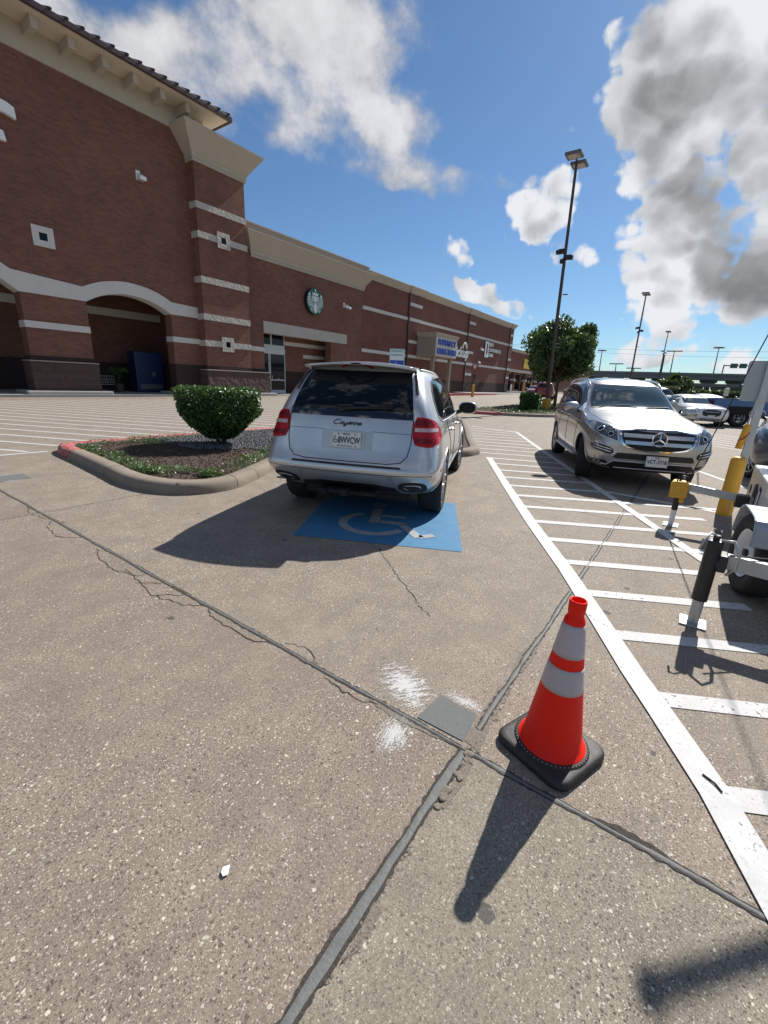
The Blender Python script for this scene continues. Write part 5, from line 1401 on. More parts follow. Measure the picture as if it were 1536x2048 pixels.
# side windows (both sides), pillars, seams, handles
for ax, sg in (('y+', 1), ('y-', -1)):
    P('window_trim', [(-.42, 1.19), (-.36, 1.42), (-.02, 1.60), (1.0, 1.645), (1.62, 1.59), (2.32, 1.155), (2.30, 1.115), (1.0, 1.125), (-.20, 1.14)], ax, .003, M_['black_trim'], curve=1)
    P('side_window', [(-.34, 1.20), (-.30, 1.40), (-.02, 1.565), (.14, 1.585), (.20, 1.16), (-.15, 1.165)], ax, .006, M_['glass_dark'], curve=1)
    P('side_window', [(.24, 1.155), (.19, 1.59), (.98, 1.62), (1.05, 1.145)], ax, .006, M_['glass_dark'])
    P('side_window', [(1.12, 1.145), (1.06, 1.62), (1.58, 1.565), (2.20, 1.16), (2.18, 1.135)], ax, .006, M_['glass_dark'])
    car.line('window_chrome', [(-.40, 1.19), (-.20, 1.135), (1.0, 1.118), (2.32, 1.11)], ax, .014, .004, M_['alu'])
    for q in ([(.22, 1.13), (.30, .95), (.46, .78), (.50, .42)], [(1.10, 1.12), (1.14, .9), (1.13, .42)], [(2.22, 1.11), (2.20, .9), (2.18, .60)], [(.5, .40), (2.2, .38)]): car.line('door_seam', q, ax, .008, .0008, DK)
    for x in (.42, 1.35):
        bm = B(); h = car.ray(x, .985, ax)[0]; tube(bm, [h+Vector((-.0, sg*.0, 0)), h+Vector((.015, sg*.035, .004)), h+Vector((.19, sg*.036, .004)), h+Vector((.205, sg*.0, 0))], [.012, .014, .014, .012], 8); obj('door_handle', bm, M_['silver'], cy_, smooth=True)
    P('sill_trim', [(.48, .33), (2.32, .33), (2.34, .44), (.46, .44)], ax, .010, M_['silver_b'])
    mirror(cy_, 2.12, sg*.93, 1.185, M_['silver'], sg, 1.15)
    wheel_lip(car, 0, .38, .425, sg, M_['silver'], .03); wheel_lip(car, 2.855, .38, .425, sg, M_['silver'], .03)
    P('reflector', [(-.62, .62), (-.52, .62), (-.52, .65), (-.62, .65)], ax, .003, M_['lamp_red'])
P('windscreen', [(1.72, -.56), (1.72, .56), (2.32, .70), (2.32, -.70)], 'z', .004, M_['glass_dark'])
P('sunroof', [(.3, -.42), (.3, .42), (1.1, .42), (1.1, -.42)], 'z', .003, M_['black_gloss'])
for sg in (-1, 1): car.line('roof_rail', [(-.15, sg*.60), (1.5, sg*.60)], 'z', .022, .012, M_['alu'])
P('headlight', [(.50, .66), (.72, .68), (.80, .76), (.60, .80)], 'x+', .006, M_['headlamp']); P('headlight', [(-.50, .66), (-.72, .68), (-.80, .76), (-.60, .80)], 'x+', .006, M_['headlamp'])
P('grille', [(-.45, .38), (.45, .38), (.50, .52), (-.50, .52)], 'x+', .004, M_['black_trim'])
car.finish([(0, .38), (2.855, .38)], .425)
for (x, st) in ((0, 0), (2.855, R(-3))):
    for y in (-.83, .83): wheel(cy_, x, y, .375, .28, .262, 5, st)

# ------------------------------------------------ silver SUV facing the camera (origin: front axle)
gl_ = thing('parked_suv', 'silver SUV facing the camera behind the yellow-capped trailer jack', 'SUV', (8.95, .78, 0), R(202.6))
rings = [
 S(0, [(.60, .42), (.80, .50), (.84, .80), (.80, 1.05), (.76, 1.25), (.68, 1.50), (.58, 1.70)], 1.73, dx=[-4.00, -4.12, -4.16, -4.12, -4.05, -3.92, -3.78]),
 S(-3.75, [(.80, .36), (.93, .50), (.95, .78), (.94, 1.02), (.89, 1.20), (.78, 1.50), (.64, 1.75)], 1.80),
 S(-3.1, [(.84, .30), (.955, .46), (.970, .76), (.965, .98), (.92, 1.18), (.80, 1.50), (.67, 1.78)], 1.83),
 S(-2.3, [(.84, .27), (.945, .40), (.955, .74), (.955, .96), (.92, 1.17), (.80, 1.50), (.68, 1.79)], 1.84),
 S(-1.65, [(.84, .27), (.945, .40), (.955, .74), (.955, .96), (.92, 1.16), (.80, 1.48), (.68, 1.76)], 1.81),
 S(-1.22, [(.84, .27), (.945, .40), (.955, .74), (.955, .95), (.92, 1.15), (.80, 1.42), (.68, 1.60)], 1.65),
 S(-.82, [(.84, .27), (.95, .40), (.96, .74), (.955, .95), (.92, 1.13), (.82, 1.25), (.69, 1.32)], 1.35),
 S(-.55, [(.84, .28), (.955, .41), (.965, .73), (.96, .94), (.92, 1.09), (.83, 1.17), (.66, 1.205)], 1.225),
 S(0, [(.84, .30), (.96, .44), (.97, .72), (.965, .92), (.91, 1.055), (.80, 1.12), (.60, 1.145)], 1.16),
 S(.42, [(.82, .30), (.945, .44), (.96, .70), (.945, .88), (.885, 1.01), (.76, 1.065), (.57, 1.09)], 1.105),
 S(0, [(.74, .29), (.86, .42), (.89, .66), (.87, .84), (.80, .965), (.68, 1.015), (.52, 1.035)], 1.045, dx=[.62, .70, .72, .70, .66, .63, .62]),
 S(0, [(.62, .28), (.74, .40), (.77, .64), (.75, .82), (.69, .93), (.60, .97), (.48, .985)], .995, dx=[.72, .82, .87, .86, .82, .78, .76]),
]
car = Car(gl_, rings, [.03, .06, .08, .08, .07, .04, .03], -.05, M_['silver_b'], 3)
P = car.patch
SV = M_['silver_b']
# windscreen and cowl: projected from the front
P('windscreen_frame', [(-.745, 1.235), (.745, 1.235), (.70, 1.42), (.615, 1.70), (-.615, 1.70), (-.70, 1.42)], 'x+', .002, M_['black_trim'])
ws = P('windscreen', [(-.72, 1.26), (.72, 1.26), (.675, 1.44), (.59, 1.675), (-.59, 1.675), (-.675, 1.44)], 'x+', .006, M_['windscreen_glass'] if 'windscreen_glass' in M_ else M_['glass_dark'])
for a, b in (((-.60, 1.255), (-.05, 1.30)), ((.10, 1.25), (.62, 1.285))):
    bm = B(); tube(bm, [cp(a[0], a[1], .016, 'x+'), cp(b[0], b[1], .018, 'x+')], .008, 5); obj('windscreen_wiper', bm, M_['black_trim'], gl_)
P('panoramic_roof', [(-1.75, -.50), (-1.75, .50), (-3.0, .50), (-3.0, -.50)], 'z', .003, M_['black_gloss'])
for sg in (-1, 1):
    bm = B(); pts = []
    for i in range(17):
        t = i/16; x = -1.35-t*2.35; h = car.ray(x, sg*.645, 'z')[0]; lift = .065*min(1, 7*min(t, 1-t)); pts.append((x, sg*.66, h.z+lift-.01))
    tube(bm, pts, .019, 8); obj('roof_rail', bm, M_['chrome'], gl_, smooth=True)
    P('hood_vent', [(-.43, sg*.30), (-.43, sg*.62), (-.47, sg*.62), (-.47, sg*.30)], 'z', .003, M_['black_trim'])
    car.line('hood_crease', [(-.30, sg*.42), (.30, sg*.33), (.62, sg*.30)], 'z', .012, -.002, SV)
    car.line('hood_seam', [(-.62, sg*.80), (-.2, sg*.80), (.35, sg*.74), (.60, sg*.62)], 'z', .007, .0005, DK)
    # headlight
    hl = P('headlight', [(sg*.565, .795), (sg*.63, .80), (sg*.80, .855), (sg*.905, .93), (sg*.93, 1.02), (sg*.86, 1.035), (sg*.70, 1.0), (sg*.60, .955)], 'x+', .010, M_['headlamp'], curve=1, dens=.02)
    car.line('headlight_rim', [(sg*.57, .79), (sg*.63, .795), (sg*.80, .85), (sg*.905, .93), (sg*.93, 1.02), (sg*.86, 1.04), (sg*.70, 1.005), (sg*.60, .955)], 'x+', .014, .012, M_['chrome'], closed=True)
    for (yy, zz, rr_) in ((.80, .945, .062), (.68, .885, .045)):
        hh, nn = car.ray(sg*yy, zz, 'x+'); M = Matrix.Translation(hh+nn*.012) @ nn.to_track_quat('Z', 'Y').to_matrix().to_4x4()
        bm = B(); lathe(bm, [(rr_, 0), (rr_, .008), (rr_*.86, .008), (rr_*.80, .002)], 24, M); obj('lamp_ring', bm, M_['chrome'], hl, smooth=True)
        bm = B(); lathe(bm, [(rr_*.8, .002), (rr_*.6, .007), (0, .012)], 20, M); obj('projector_lens', bm, M_['glass_dark'], hl, smooth=True)
    # lower corner vents
    P('fog_recess', [(sg*.60, .585), (sg*.66, .555), (sg*.80, .60), (sg*.90, .63), (sg*.91, .725), (sg*.80, .715), (sg*.62, .665)], 'x+', .003, M_['black_trim'], curve=1)
    for dz in (.0, .04): car.line('daytime_lamp', [(sg*.64, .60+dz), (sg*.78, .632+dz), (sg*.89, .662+dz)], 'x+', .022, .008, M_['chrome'])
    P('lower_side_trim', [(sg*.62, .30), (sg*.86, .34), (sg*.90, .45), (sg*.70, .455), (sg*.62, .40)], 'x+', .004, M_['black_trim'])
    wheel_lip(car, 0, .39, .43, sg, SV, .035); wheel_lip(car, -3.075, .39, .43, sg, SV, .035)
    ax = 'y+' if sg > 0 else 'y-'
    P('window_trim', [(-3.72, 1.28), (-3.55, 1.56), (-3.2, 1.70), (-1.75, 1.715), (-1.38, 1.63), (-.72, 1.205), (-.80, 1.19), (-3.5, 1.215)], ax, .003, M_['chrome'])
    P('side_window', [(-.98, 1.22), (-.96, 1.34), (-1.42, 1.62), (-1.66, 1.675), (-1.60, 1.225)], ax, .007, M_['glass_dark'])
    P('side_window', [(-1.68, 1.225), (-1.74, 1.685), (-2.62, 1.685), (-2.60, 1.225)], ax, .007, M_['glass_dark'])
    P('side_window', [(-2.67, 1.225), (-2.69, 1.685), (-3.18, 1.675), (-3.50, 1.54), (-3.66, 1.27), (-3.45, 1.235)], ax, .007, M_['glass_dark'])
    for q in ([(-.58, 1.17), (-.56, .95), (-.60, .5)], [(-1.64, 1.20), (-1.62, .9), (-1.63, .42)], [(-2.62, 1.20), (-2.60, .95), (-2.70, .72)], [(-.6, .43), (-2.6, .43)]): car.line('door_seam', q, ax, .008, .0008, DK)
    car.line('shoulder_crease', [(-.2, .98), (-1.6, 1.03), (-3.4, 1.06)], ax, .012, -.001, SV)
    for x in (-1.35, -2.35):
        h = car.ray(x, 1.05, ax)[0]; bm = B(); tube(bm, [h, h+Vector((-.015, sg*.035, 0)), h+Vector((-.19, sg*.036, 0)), h+Vector((-.205, 0, 0))], [.012, .014, .014, .012], 8); obj('door_handle', bm, M_['chrome'], gl_, smooth=True)
    bm = B(); box(bm, -2.62, sg*.90-.08, .34, -.50, sg*.90+.10, .385, bev=.015); obj('running_board', bm, M_['alu'], gl_)
    mr = mirror(gl_, -.86, sg*.93, 1.225, SV, sg, 1.15); 
    P('tail_light', [(sg*.60, 1.0), (sg*.82, 1.0), (sg*.86, 1.2), (sg*.62, 1.2)], 'x-', .006, M_['lamp_red'])
P('rear_window', [(-.60, 1.28), (.60, 1.28), (.52, 1.62), (-.52, 1.62)], 'x-', .004, M_['glass_dark'])
# grille
P('grille_surround', [(-.565, .985), (.565, .985), (.545, .80), (.47, .70), (.25, .655), (0, .645), (-.25, .655), (-.47, .70), (-.545, .80)], 'x+', .018, M_['chrome'], curve=1)
P('grille', [(-.535, .965), (.535, .965), (.515, .805), (.445, .715), (.24, .675), (0, .665), (-.24, .675), (-.445, .715), (-.515, .805)], 'x+', .022, M_['under'], curve=1)
for z, hw in ((.875, .50), (.775, .47)):
    P('grille_bar', [(-hw, z-.026), (hw, z-.026), (hw+.008, z+.026), (-hw-.008, z+.026)], 'x+', .036, M_['rimmetal'])
ec = cp(0, .835, .05, 'x+')
Mx = Matrix.Translation(ec) @ Matrix.Rotation(R(90), 4, 'Y')
bm = B(); lathe(bm, [(0, -.02), (.108, -.02), (.108, .0), (0, .0)], 32, Mx); em = obj('emblem_base', bm, M_['black_gloss'], gl_)
bm = B(); tube(bm, [tuple(Mx @ Vector((.104*math.cos(2*PI*k/36), .104*math.sin(2*PI*k/36), .004))) for k in range(37)], .011, 8)
for k in range(3):
    a = PI+2*PI*k/3; tube(bm, [tuple(Mx @ Vector((0, 0, .010))), tuple(Mx @ Vector((.10*math.cos(a), .10*math.sin(a), .004)))], [.016, .004], 4)
obj('star_emblem', bm, M_['chrome'], em)
P('lower_intake', [(-.55, .60), (.55, .60), (.60, .52), (.56, .505), (-.56, .505), (-.60, .52)], 'x+', .004, M_['black_trim'])
P('skid_plate', [(-.58, .455), (.58, .455), (.66, .38), (.56, .31), (-.56, .31), (-.66, .38)], 'x+', .006, M_['black_trim'])
car.line('skid_trim', [(-.74, .40), (-.66, .385), (-.58, .465), (.58, .465), (.66, .385), (.74, .40)], 'x+', .022, .010, M_['alu'])
car.line('skid_trim', [(-.54, .345), (.54, .345)], 'x+', .02, .008, M_['alu'])
car.line('hood_seam', [(-.60, 1.0), (-.3, 1.005), (0, 1.007), (.3, 1.005), (.60, 1.0)], 'x+', .008, .001, DK)
bxp_ = cp(0, .50, .02, 'x+').x
plate_obj(gl_, (bxp_+.045, .03, .50), R(90), 'VCT-3718', 'TEXAS', R(-3))
boxobj('floor_pan', (-3.6, -.60, .24, .45, .60, .42), M_['under'], gl_, bev=.03)
car.finish([(0, .39), (-3.075, .39)], .43)
for (x, st) in ((0, R(-14)), (-3.075, 0)):
    for y in (-.82, .82): wheel(gl_, x, y, .385, .275, .265, 10, st, 'thin')

# ------------------------------------------------ other cars: one SUV and one saloon, then copies
def simple_suv(name, label, loc, rz, pm, group=None, steer=0):
    r_ = thing(name, label, 'SUV', loc, rz, group)
    c_ = Car(r_, rings, [.03, .06, .08, .08, .07, .04, .03], -.05, pm, 2); P = c_.patch
    P('windscreen', [(-.72, 1.25), (.72, 1.25), (.675, 1.44), (.59, 1.68), (-.59, 1.68), (-.675, 1.44)], 'x+', .006, M_['glass_dark'], step=.12, dens=.1)
    P('rear_window', [(-.60, 1.28), (.60, 1.28), (.52, 1.62), (-.52, 1.62)], 'x-', .004, M_['glass_dark'], step=.12, dens=.1)
    P('grille', [(-.5, .95), (.5, .95), (.42, .70), (-.42, .70)], 'x+', .01, M_['black_trim'], step=.12, dens=.1)
    P('licence_plate', [(-.15, .45), (.15, .45), (.15, .6), (-.15, .6)], 'x+', .012, M_['plate'], step=.2, dens=.2)
    for sg in (-1, 1):
        ax = 'y+' if sg > 0 else 'y-'
        P('side_window', [(-.98, 1.22), (-.96, 1.34), (-1.42, 1.62), (-1.66, 1.675), (-1.60, 1.225)], ax, .007, M_['glass_dark'], step=.15, dens=.1)
        P('side_window', [(-1.68, 1.225), (-1.74, 1.685), (-2.62, 1.685), (-2.60, 1.225)], ax, .007, M_['glass_dark'], step=.15, dens=.1)
        P('side_window', [(-2.67, 1.225), (-2.69, 1.685), (-3.18, 1.675), (-3.50, 1.54), (-3.66, 1.27)], ax, .007, M_['glass_dark'], step=.15, dens=.1)
        P('headlight', [(sg*.58, .84), (sg*.90, .93), (sg*.86, 1.02), (sg*.60, .96)], 'x+', .008, M_['headlamp'], step=.1, dens=.1)
        P('tail_light', [(sg*.60, 1.0), (sg*.82, 1.0), (sg*.86, 1.2), (sg*.62, 1.2)], 'x-', .006, M_['lamp_red'], step=.1, dens=.1)
        mirror(r_, -.86, sg*.93, 1.22, pm, sg, 1.1)
        wheel_lip(c_, 0, .39, .44, sg, M_['galv'], .045)
    c_.finish([(0, .39), (-3.075, .39)], .43)
    for x in (0, -3.075):
        for y in (-.82, .82): wheel(r_, x, y, .385, .27, .28, 10, steer if x == 0 else 0, 'thin')
    return r_
sR = [
 S(0, [(.60, .34), (.78, .42), (.82, .64), (.78, .84), (.72, 1.0), (.60, 1.03), (.45, 1.045)], 1.05, dx=[-4.0, -4.10, -4.12, -4.08, -4.02, -3.98, -3.95]),
 S(-3.7, [(.78, .28), (.91, .40), (.93, .66), (.92, .86), (.84, 1.0), (.68, 1.06), (.5, 1.08)], 1.09),
 S(-3.25, [(.82, .26), (.94, .40), (.95, .66), (.94, .86), (.88, 1.0), (.72, 1.12), (.56, 1.16)], 1.18),
 S(-2.6, [(.82, .24), (.94, .36), (.95, .65), (.94, .85), (.89, .99), (.74, 1.26), (.58, 1.42)], 1.46),
 S(-1.7, [(.82, .24), (.94, .36), (.95, .64), (.94, .84), (.89, .98), (.75, 1.28), (.60, 1.45)], 1.49),
 S(-1.1, [(.82, .24), (.94, .36), (.95, .64), (.94, .84), (.89, .97), (.76, 1.18), (.61, 1.30)], 1.34),
 S(-.5, [(.82, .25), (.94, .36), (.95, .63), (.94, .82), (.88, .94), (.76, 1.0), (.60, 1.03)], 1.05),
 S(.3, [(.80, .26), (.92, .38), (.93, .62), (.91, .78), (.84, .90), (.72, .94), (.55, .96)], .97),
 S(0, [(.62, .24), (.80, .34), (.84, .56), (.81, .72), (.76, .82), (.64, .87), (.5, .89)], .90, dx=[.72, .82, .86, .84, .80, .76, .74])]
def saloon(name, label, loc, rz, pm, group=None):
    r_ = thing(name, label, 'car', loc, rz, group)
    c_ = Car(r_, sR, .07, -.05, pm, 2); P = c_.patch
    P('windscreen', [(-.70, 1.04), (.70, 1.04), (.64, 1.2), (.55, 1.39), (-.55, 1.39), (-.64, 1.2)], 'x+', .005, M_['glass_dark'], step=.12, dens=.1)
    P('rear_window', [(-.62, 1.12), (.62, 1.12), (.52, 1.36), (-.52, 1.36)], 'x-', .005, M_['glass_dark'], step=.12, dens=.1)
    g_ = P('grille', [(-.36, .80), (.36, .80), (.40, .62), (.30, .50), (-.30, .50), (-.40, .62)], 'x+', .012, M_['black_trim'], step=.1, dens=.05, curve=1)
    c_.line('grille_bar', [(-.30, .70), (.30, .70)], 'x+', .03, .02, M_['chrome'], g_)
    P('licence_plate', [(-.15, .42), (.15, .42), (.15, .56), (-.15, .56)], 'x+', .02, M_['plate'], step=.2, dens=.2)
    P('lower_intake', [(-.6, .32), (.6, .32), (.55, .40), (-.55, .40)], 'x+', .005, M_['black_trim'], step=.2, dens=.2)
    for sg in (-1, 1):
        ax = 'y+' if sg > 0 else 'y-'
        P('side_window', [(-.85, 1.02), (-1.35, 1.34), (-1.72, 1.38), (-1.70, 1.03)], ax, .006, M_['glass_dark'], step=.15, dens=.1)
        P('side_window', [(-1.78, 1.03), (-1.80, 1.385), (-2.4, 1.36), (-2.9, 1.12), (-2.85, 1.04)], ax, .006, M_['glass_dark'], step=.15, dens=.1)
        P('headlight', [(sg*.50, .70), (sg*.78, .72), (sg*.82, .82), (sg*.55, .83)], 'x+', .008, M_['lamp_clear'], step=.1, dens=.06)
        P('tail_light', [(sg*.50, .84), (sg*.76, .84), (sg*.74, .98), (sg*.50, .98)], 'x-', .006, M_['lamp_red'], step=.1, dens=.1)
        mirror(r_, -.95, sg*.90, 1.03, pm, sg, 1.0)
    c_.finish([(0, .34), (-3.0, .34)], .38)
    for x in (0, -3.0):
        for y in (-.80, .80): wheel(r_, x, y, .335, .235, .23, 10, 0, 'thin')
    return r_
far = 'cars parked across the lot behind the second SUV'
dk = simple_suv('parked_suv', 'dark blue-grey SUV behind the white trailer at the right edge of the photo', (11.23, -1.94, .0), R(172), M_['darkgrey'], None, R(28))
wc = saloon('parked_car', 'white saloon car with a black grille, just right of the front-facing silver SUV', (26.6, -.15, gz(26)), R(203), M_['white'], far)
c2 = relabel(copy_tree(wc, None, {M_['white']: M_['silver']}), 'silver saloon car half hidden right behind the white saloon', 'car', far); c2.location = (32.5, -1.0, gz(32))
c3 = relabel(copy_tree(dk, None, {M_['darkgrey']: M_['black_paint']}), 'black SUV whose roof shows directly above the white saloon', 'SUV', far); c3.location = (36.5, 2.0, gz(36)); c3.rotation_euler.z = R(205)
c4 = relabel(copy_tree(dk, None, {M_['darkgrey']: M_['darkgrey']}), 'dark grey SUV parked behind the blue pickup bed', 'SUV', far); c4.location = (43, -2.6, gz(43)); c4.rotation_euler.z = R(150)
c5 = relabel(copy_tree(wc, None, {M_['white']: M_['black_paint']}), 'black saloon car behind the silver saloon, left of the pickup', 'car', far); c5.location = (40, -.6, gz(40)); c5.rotation_euler.z = R(195)
c6 = relabel(copy_tree(dk, None, {M_['darkgrey']: M_['maroon']}), 'dark red SUV parked behind the light pole and thin tree', 'SUV'); c6.location = (50, 14.2, gz(50)); c6.rotation_euler.z = R(15)
c7 = relabel(copy_tree(wc, None, {M_['white']: M_['maroon']}), 'maroon saloon car left of the dark red SUV by the shops', 'car', None); c7.location = (57, 17.6, gz(57)); c7.rotation_euler.z = R(190)
c8 = relabel(copy_tree(wc, None, {M_['white']: M_['silver_b']}), 'pale silver car behind the dark red SUV', 'car', None); c8.location = (58, 12.9, gz(58)); c8.rotation_euler.z = R(200)
# blue pickup
pk_ = thing('pickup_truck', 'blue pickup truck with big black tyres behind the grey sign post', 'pickup truck', (28.6, -1.3, gz(28)), R(-68))
bm = B(); prism(bm, [(-1.25, .62), (-.62, .62), (-.5, .95), (.5, .95), (.62, .62), (2.7, .62), (2.8, .95), (3.7, .95), (3.85, .62), (4.3, .62), (4.3, 1.18), (3.1, 1.28), (2.9, 1.30), (2.35, 1.88), (1.05, 1.90), (.95, 1.30), (-1.25, 1.32)], 'y', -.98, .98)
bmesh.ops.bevel(bm, geom=bm.edges[:], offset=.035, segments=2, affect='EDGES'); obj('body', bm, M_['navy'], pk_)
boxobj('bed_liner', (-1.15, -.85, 1.0, .90, .85, 1.335), M_['under'], pk_); boxobj('floor_pan', (-1.1, -.6, .45, 4.1, .6, .7), M_['under'], pk_)
for sg in (-1, 1):
    bm = B(); prism(bm, [(1.15, 1.36), (1.15, 1.80), (2.25, 1.78), (2.65, 1.36)], 'y', sg*.983, sg*.992); obj('side_window', bm, M_['glass_dark'], pk_)
    boxobj('wheel_arch_flare', (-.58, sg*.98-.05, .60, .58, sg*.98+.06, .98), M_['under'], pk_, bev=.03); boxobj('wheel_arch_flare', (2.66, sg*.98-.05, .60, 3.86, sg*.98+.06, .98), M_['under'], pk_, bev=.03)
    boxobj('tail_light', (-1.27, sg*.85-.06, .95, -1.24, sg*.85+.06, 1.25), M_['lamp_red'], pk_)
    for x in (0, 3.25): wheel(pk_, x, sg*.86, .43, .30, .24, 6, 0, 'thin')

# ---------------------------------------------------------------- traffic cone
cone = thing('traffic_cone', 'orange traffic cone with two pale reflective bands on a black rubber base', 'traffic cone', (1.725, .235, 0), R(2))
ra = R(-22)
bm = B(); s_ = .178
def rsq(h_, r_):
    P = []
    for (cx, cz, a0) in ((h_-r_, h_-r_, 0), (-h_+r_, h_-r_, 90), (-h_+r_, -h_+r_, 180), (h_-r_, -h_+r_, 270)):
        for k in range(8): a = R(a0+k*90/7); P.append((cx+r_*math.cos(a), cz+r_*math.sin(a)))
    return P
rg = [[bm.verts.new((x, y, z)) for x, y in rsq(h_, r_)] for h_, r_, z in ((.172, .055, 0), (.178, .06, .006), (.178, .06, .026), (.174, .057, .036), (.166, .052, .041), (.15, .045, .043))]
for a_, b_ in zip(rg, rg[1:]):
    for k in range(32): bm.faces.new((a_[k], a_[(k+1) % 32], b_[(k+1) % 32], b_[k]))
bm.faces.new(rg[0][::-1]); bm.faces.new(rg[-1])
o = obj('rubber_base', bm, M_['cone_base'], cone, smooth=True); o.rotation_euler.z = ra
bm = B(); lathe(bm, [(.160, .040), (.158, .046), (.146, .052), (.0, .052)], 40); obj('base_collar', bm, M_['cone_base'], cone, smooth=True)
HC = .75
def cr(z): return .127-(.127-.036)*(z-.05)/(HC-.11)
bm = B(); prof = [(.142, .054), (.137, .060), (cr(.075), .072)]+[(cr(z), z) for z in (.15, .25, .35, .45, .55, .63, .66)]+[(.034, .672), (.030, .684), (.0335, .694), (.0345, .738), (.032, .746), (.028, .745), (.026, .735), (.025, .60)]
lathe(bm, prof, 56); obj('cone_body', bm, M_['orange'], cone, smooth=True)
for (za, zb) in ((.345, .455), (.505, .645)):
    bm = B(); lathe(bm, [(cr(za)+.0006, za)]+[(cr(za+(zb-za)*k/6)+.0018, za+(zb-za)*k/6) for k in range(7)]+[(cr(zb)+.0006, zb)], 56); obj('reflective_band', bm, M_['tape'], cone, smooth=True)
bm = B()
for k in range(54):
    a = 2*PI*k/54; bmesh.ops.create_icosphere(bm, subdivisions=1, radius=.0022, matrix=Matrix.Translation(((.152*math.cos(a)), (.152*math.sin(a)), .0505)))
obj('base_dots', bm, mat('dot_pink', (.75, .42, .38), .5, var=.1), cone)

# ---------------------------------------------------------------- trailer with outriggers
TY = -.70
tr = thing('utility_trailer', 'white utility trailer with a grey round-topped fender and two jacks, at the right frame edge', 'trailer', (5.3, -1.3, 0))
def tb(name, c, m, parent=None, bev=.0):
    bm = B(); box(bm, *c, bev=bev); return obj(name, bm, M_[m], parent or tr, wc=True)
tb('trailer_body', (4.9, -1.95, .30, 7.0, TY, .76), 'trailer_white', bev=.02)
tb('trailer_body', (3.5, -1.95, .36, 4.86, -.98, .72), 'trailer_white', bev=.02)
tb('chassis_rail', (2.6, -1.85, .34, 7.1, -1.75, .44), 'galv'); tb('chassis_rail', (2.6, -.95, .34, 7.1, -.85, .44), 'galv')
bm = B()
for c in ((6.72, .50, .055),): lathe(bm, [(0, 0), (c[2], 0), (c[2], .004), (0, .004)], 16, Matrix.Translation((c[0], TY+.001, c[1])) @ Matrix.Rotation(R(-90), 4, 'X'))
obj('lock_plug', bm, M_['ink'], tr, wc=True)
for P4 in ([(6.42, .46), (6.30, .40), (6.12, .42), (6.08, .58), (6.22, .64), (6.40, .60)], [(6.0, .36), (5.86, .36), (5.84, .64), (5.98, .66)]):
    bm = B(); prism(bm, P4, 'y', TY+.001, TY+.005); obj('warning_decal', bm, M_['ink'], tr, wc=True)
bm = B(); prism(bm, [(5.96, .40), (5.90, .40), (5.88, .60), (5.95, .61)], 'y', TY+.005, TY+.007); obj('warning_decal', bm, M_['signwhite'], tr, wc=True)
# fender arch and wheel
WX = 4.62
TWM = Matrix.Translation((4.42, -.64, 0)) @ Matrix.Rotation(R(3), 4, 'Z')
pr = [(.45, .40), (.435, .48), (.40, .56), (.34, .63), (.26, .675), (.16, .70), (0, .705), (-.20, .705), (-.30, .70), (-.355, .685), (-.385, .655), (-.395, .62), (-.40, .50)]
cx_ = [(x*.965, z-.012) for x, z in pr]
bm = B(); prism(bm, pr+cx_[::-1], 'y', -.14, .15); bmesh.ops.bevel(bm, geom=[e for e in bm.edges if len(e.link_faces) == 2 and e.calc_face_angle(0) > 1.2], offset=.004, segments=2, affect='EDGES')
bm.transform(TWM); fd = obj('fender', bm, M_['trailer_grey'], tr, wc=True)
bm = B(); tube(bm, [(x, .152, z-.004) for x, z in pr], .007, 6); bm.transform(TWM); obj('fender_edge', bm, M_['trailer_grey'], fd, wc=True)
twl = wheel(tr, 0, 1, .335, .23, .205, 5)
twl.matrix_basis = Matrix.Translation((-5.3, 1.3, .335)) @ TWM @ Matrix.Translation((0, .01, 0)) @ Matrix.Rotation(R(9), 4, 'Z') @ Matrix.Rotation(R(-90), 4, 'X')
for ch in children(twl):
    if ch.name.startswith('rim'): bpy.data.objects.remove(ch)
bm = B(); lathe(bm, [(.20, .10), (.19, .09), (.175, .03), (.165, -.08)], 36); lathe(bm, [(.178, .02), (.15, .035), (.09, .05), (.085, .075), (0, .078)], 36); obj('rim', bm, M_['trailer_white'], twl, smooth=True)
bm = B()
for k in range(5): a = 2*PI*k/5; lathe(bm, [(0, .05), (.011, .05), (.011, .07), (0, .07)], 8, Matrix.Translation((.115*math.cos(a), .115*math.sin(a), -.005)))
lathe(bm, [(0, .07), (.035, .07), (.035, .10), (0, .105)], 16); obj('wheel_nuts', bm, M_['ink'], twl)
tb('rear_lamp', (3.5, -1.0, .48, 3.53, -.9, .58), 'lamp_red')
# mast and camera arm stand above the frame; their shadows fall in it
bm = B(); tube(bm, [(5.9, -1.25, .74), (5.9, -1.25, 3.4)], .07, 10); tube(bm, [(5.9, -1.25, 3.4), (5.9, -1.25, 6.1)], .05, 10); obj('mast', bm, M_['galv'], tr, wc=True, smooth=True)
bm = B(); tube(bm, [(5.9, -1.25, 3.56), (4.95, -.39, 3.58)], .034, 8); bmesh.ops.create_uvsphere(bm, u_segments=12, v_segments=8, radius=.045, matrix=Matrix.Translation((4.95, -.39, 3.58))); obj('camera_arm', bm, M_['galv'], tr, wc=True)
bm = B(); tube(bm, [(6.08, -.06, .56), (5.9, -1.23, 6.0)], .006, 5); obj('guy_wire', bm, M_['black_trim'], tr, wc=True)
bm = B(); tube(bm, [(3.45, -.36, .56), (3.9, -.9, .50)], .007, 5); obj('safety_cable', bm, M_['black_trim'], tr, wc=True)
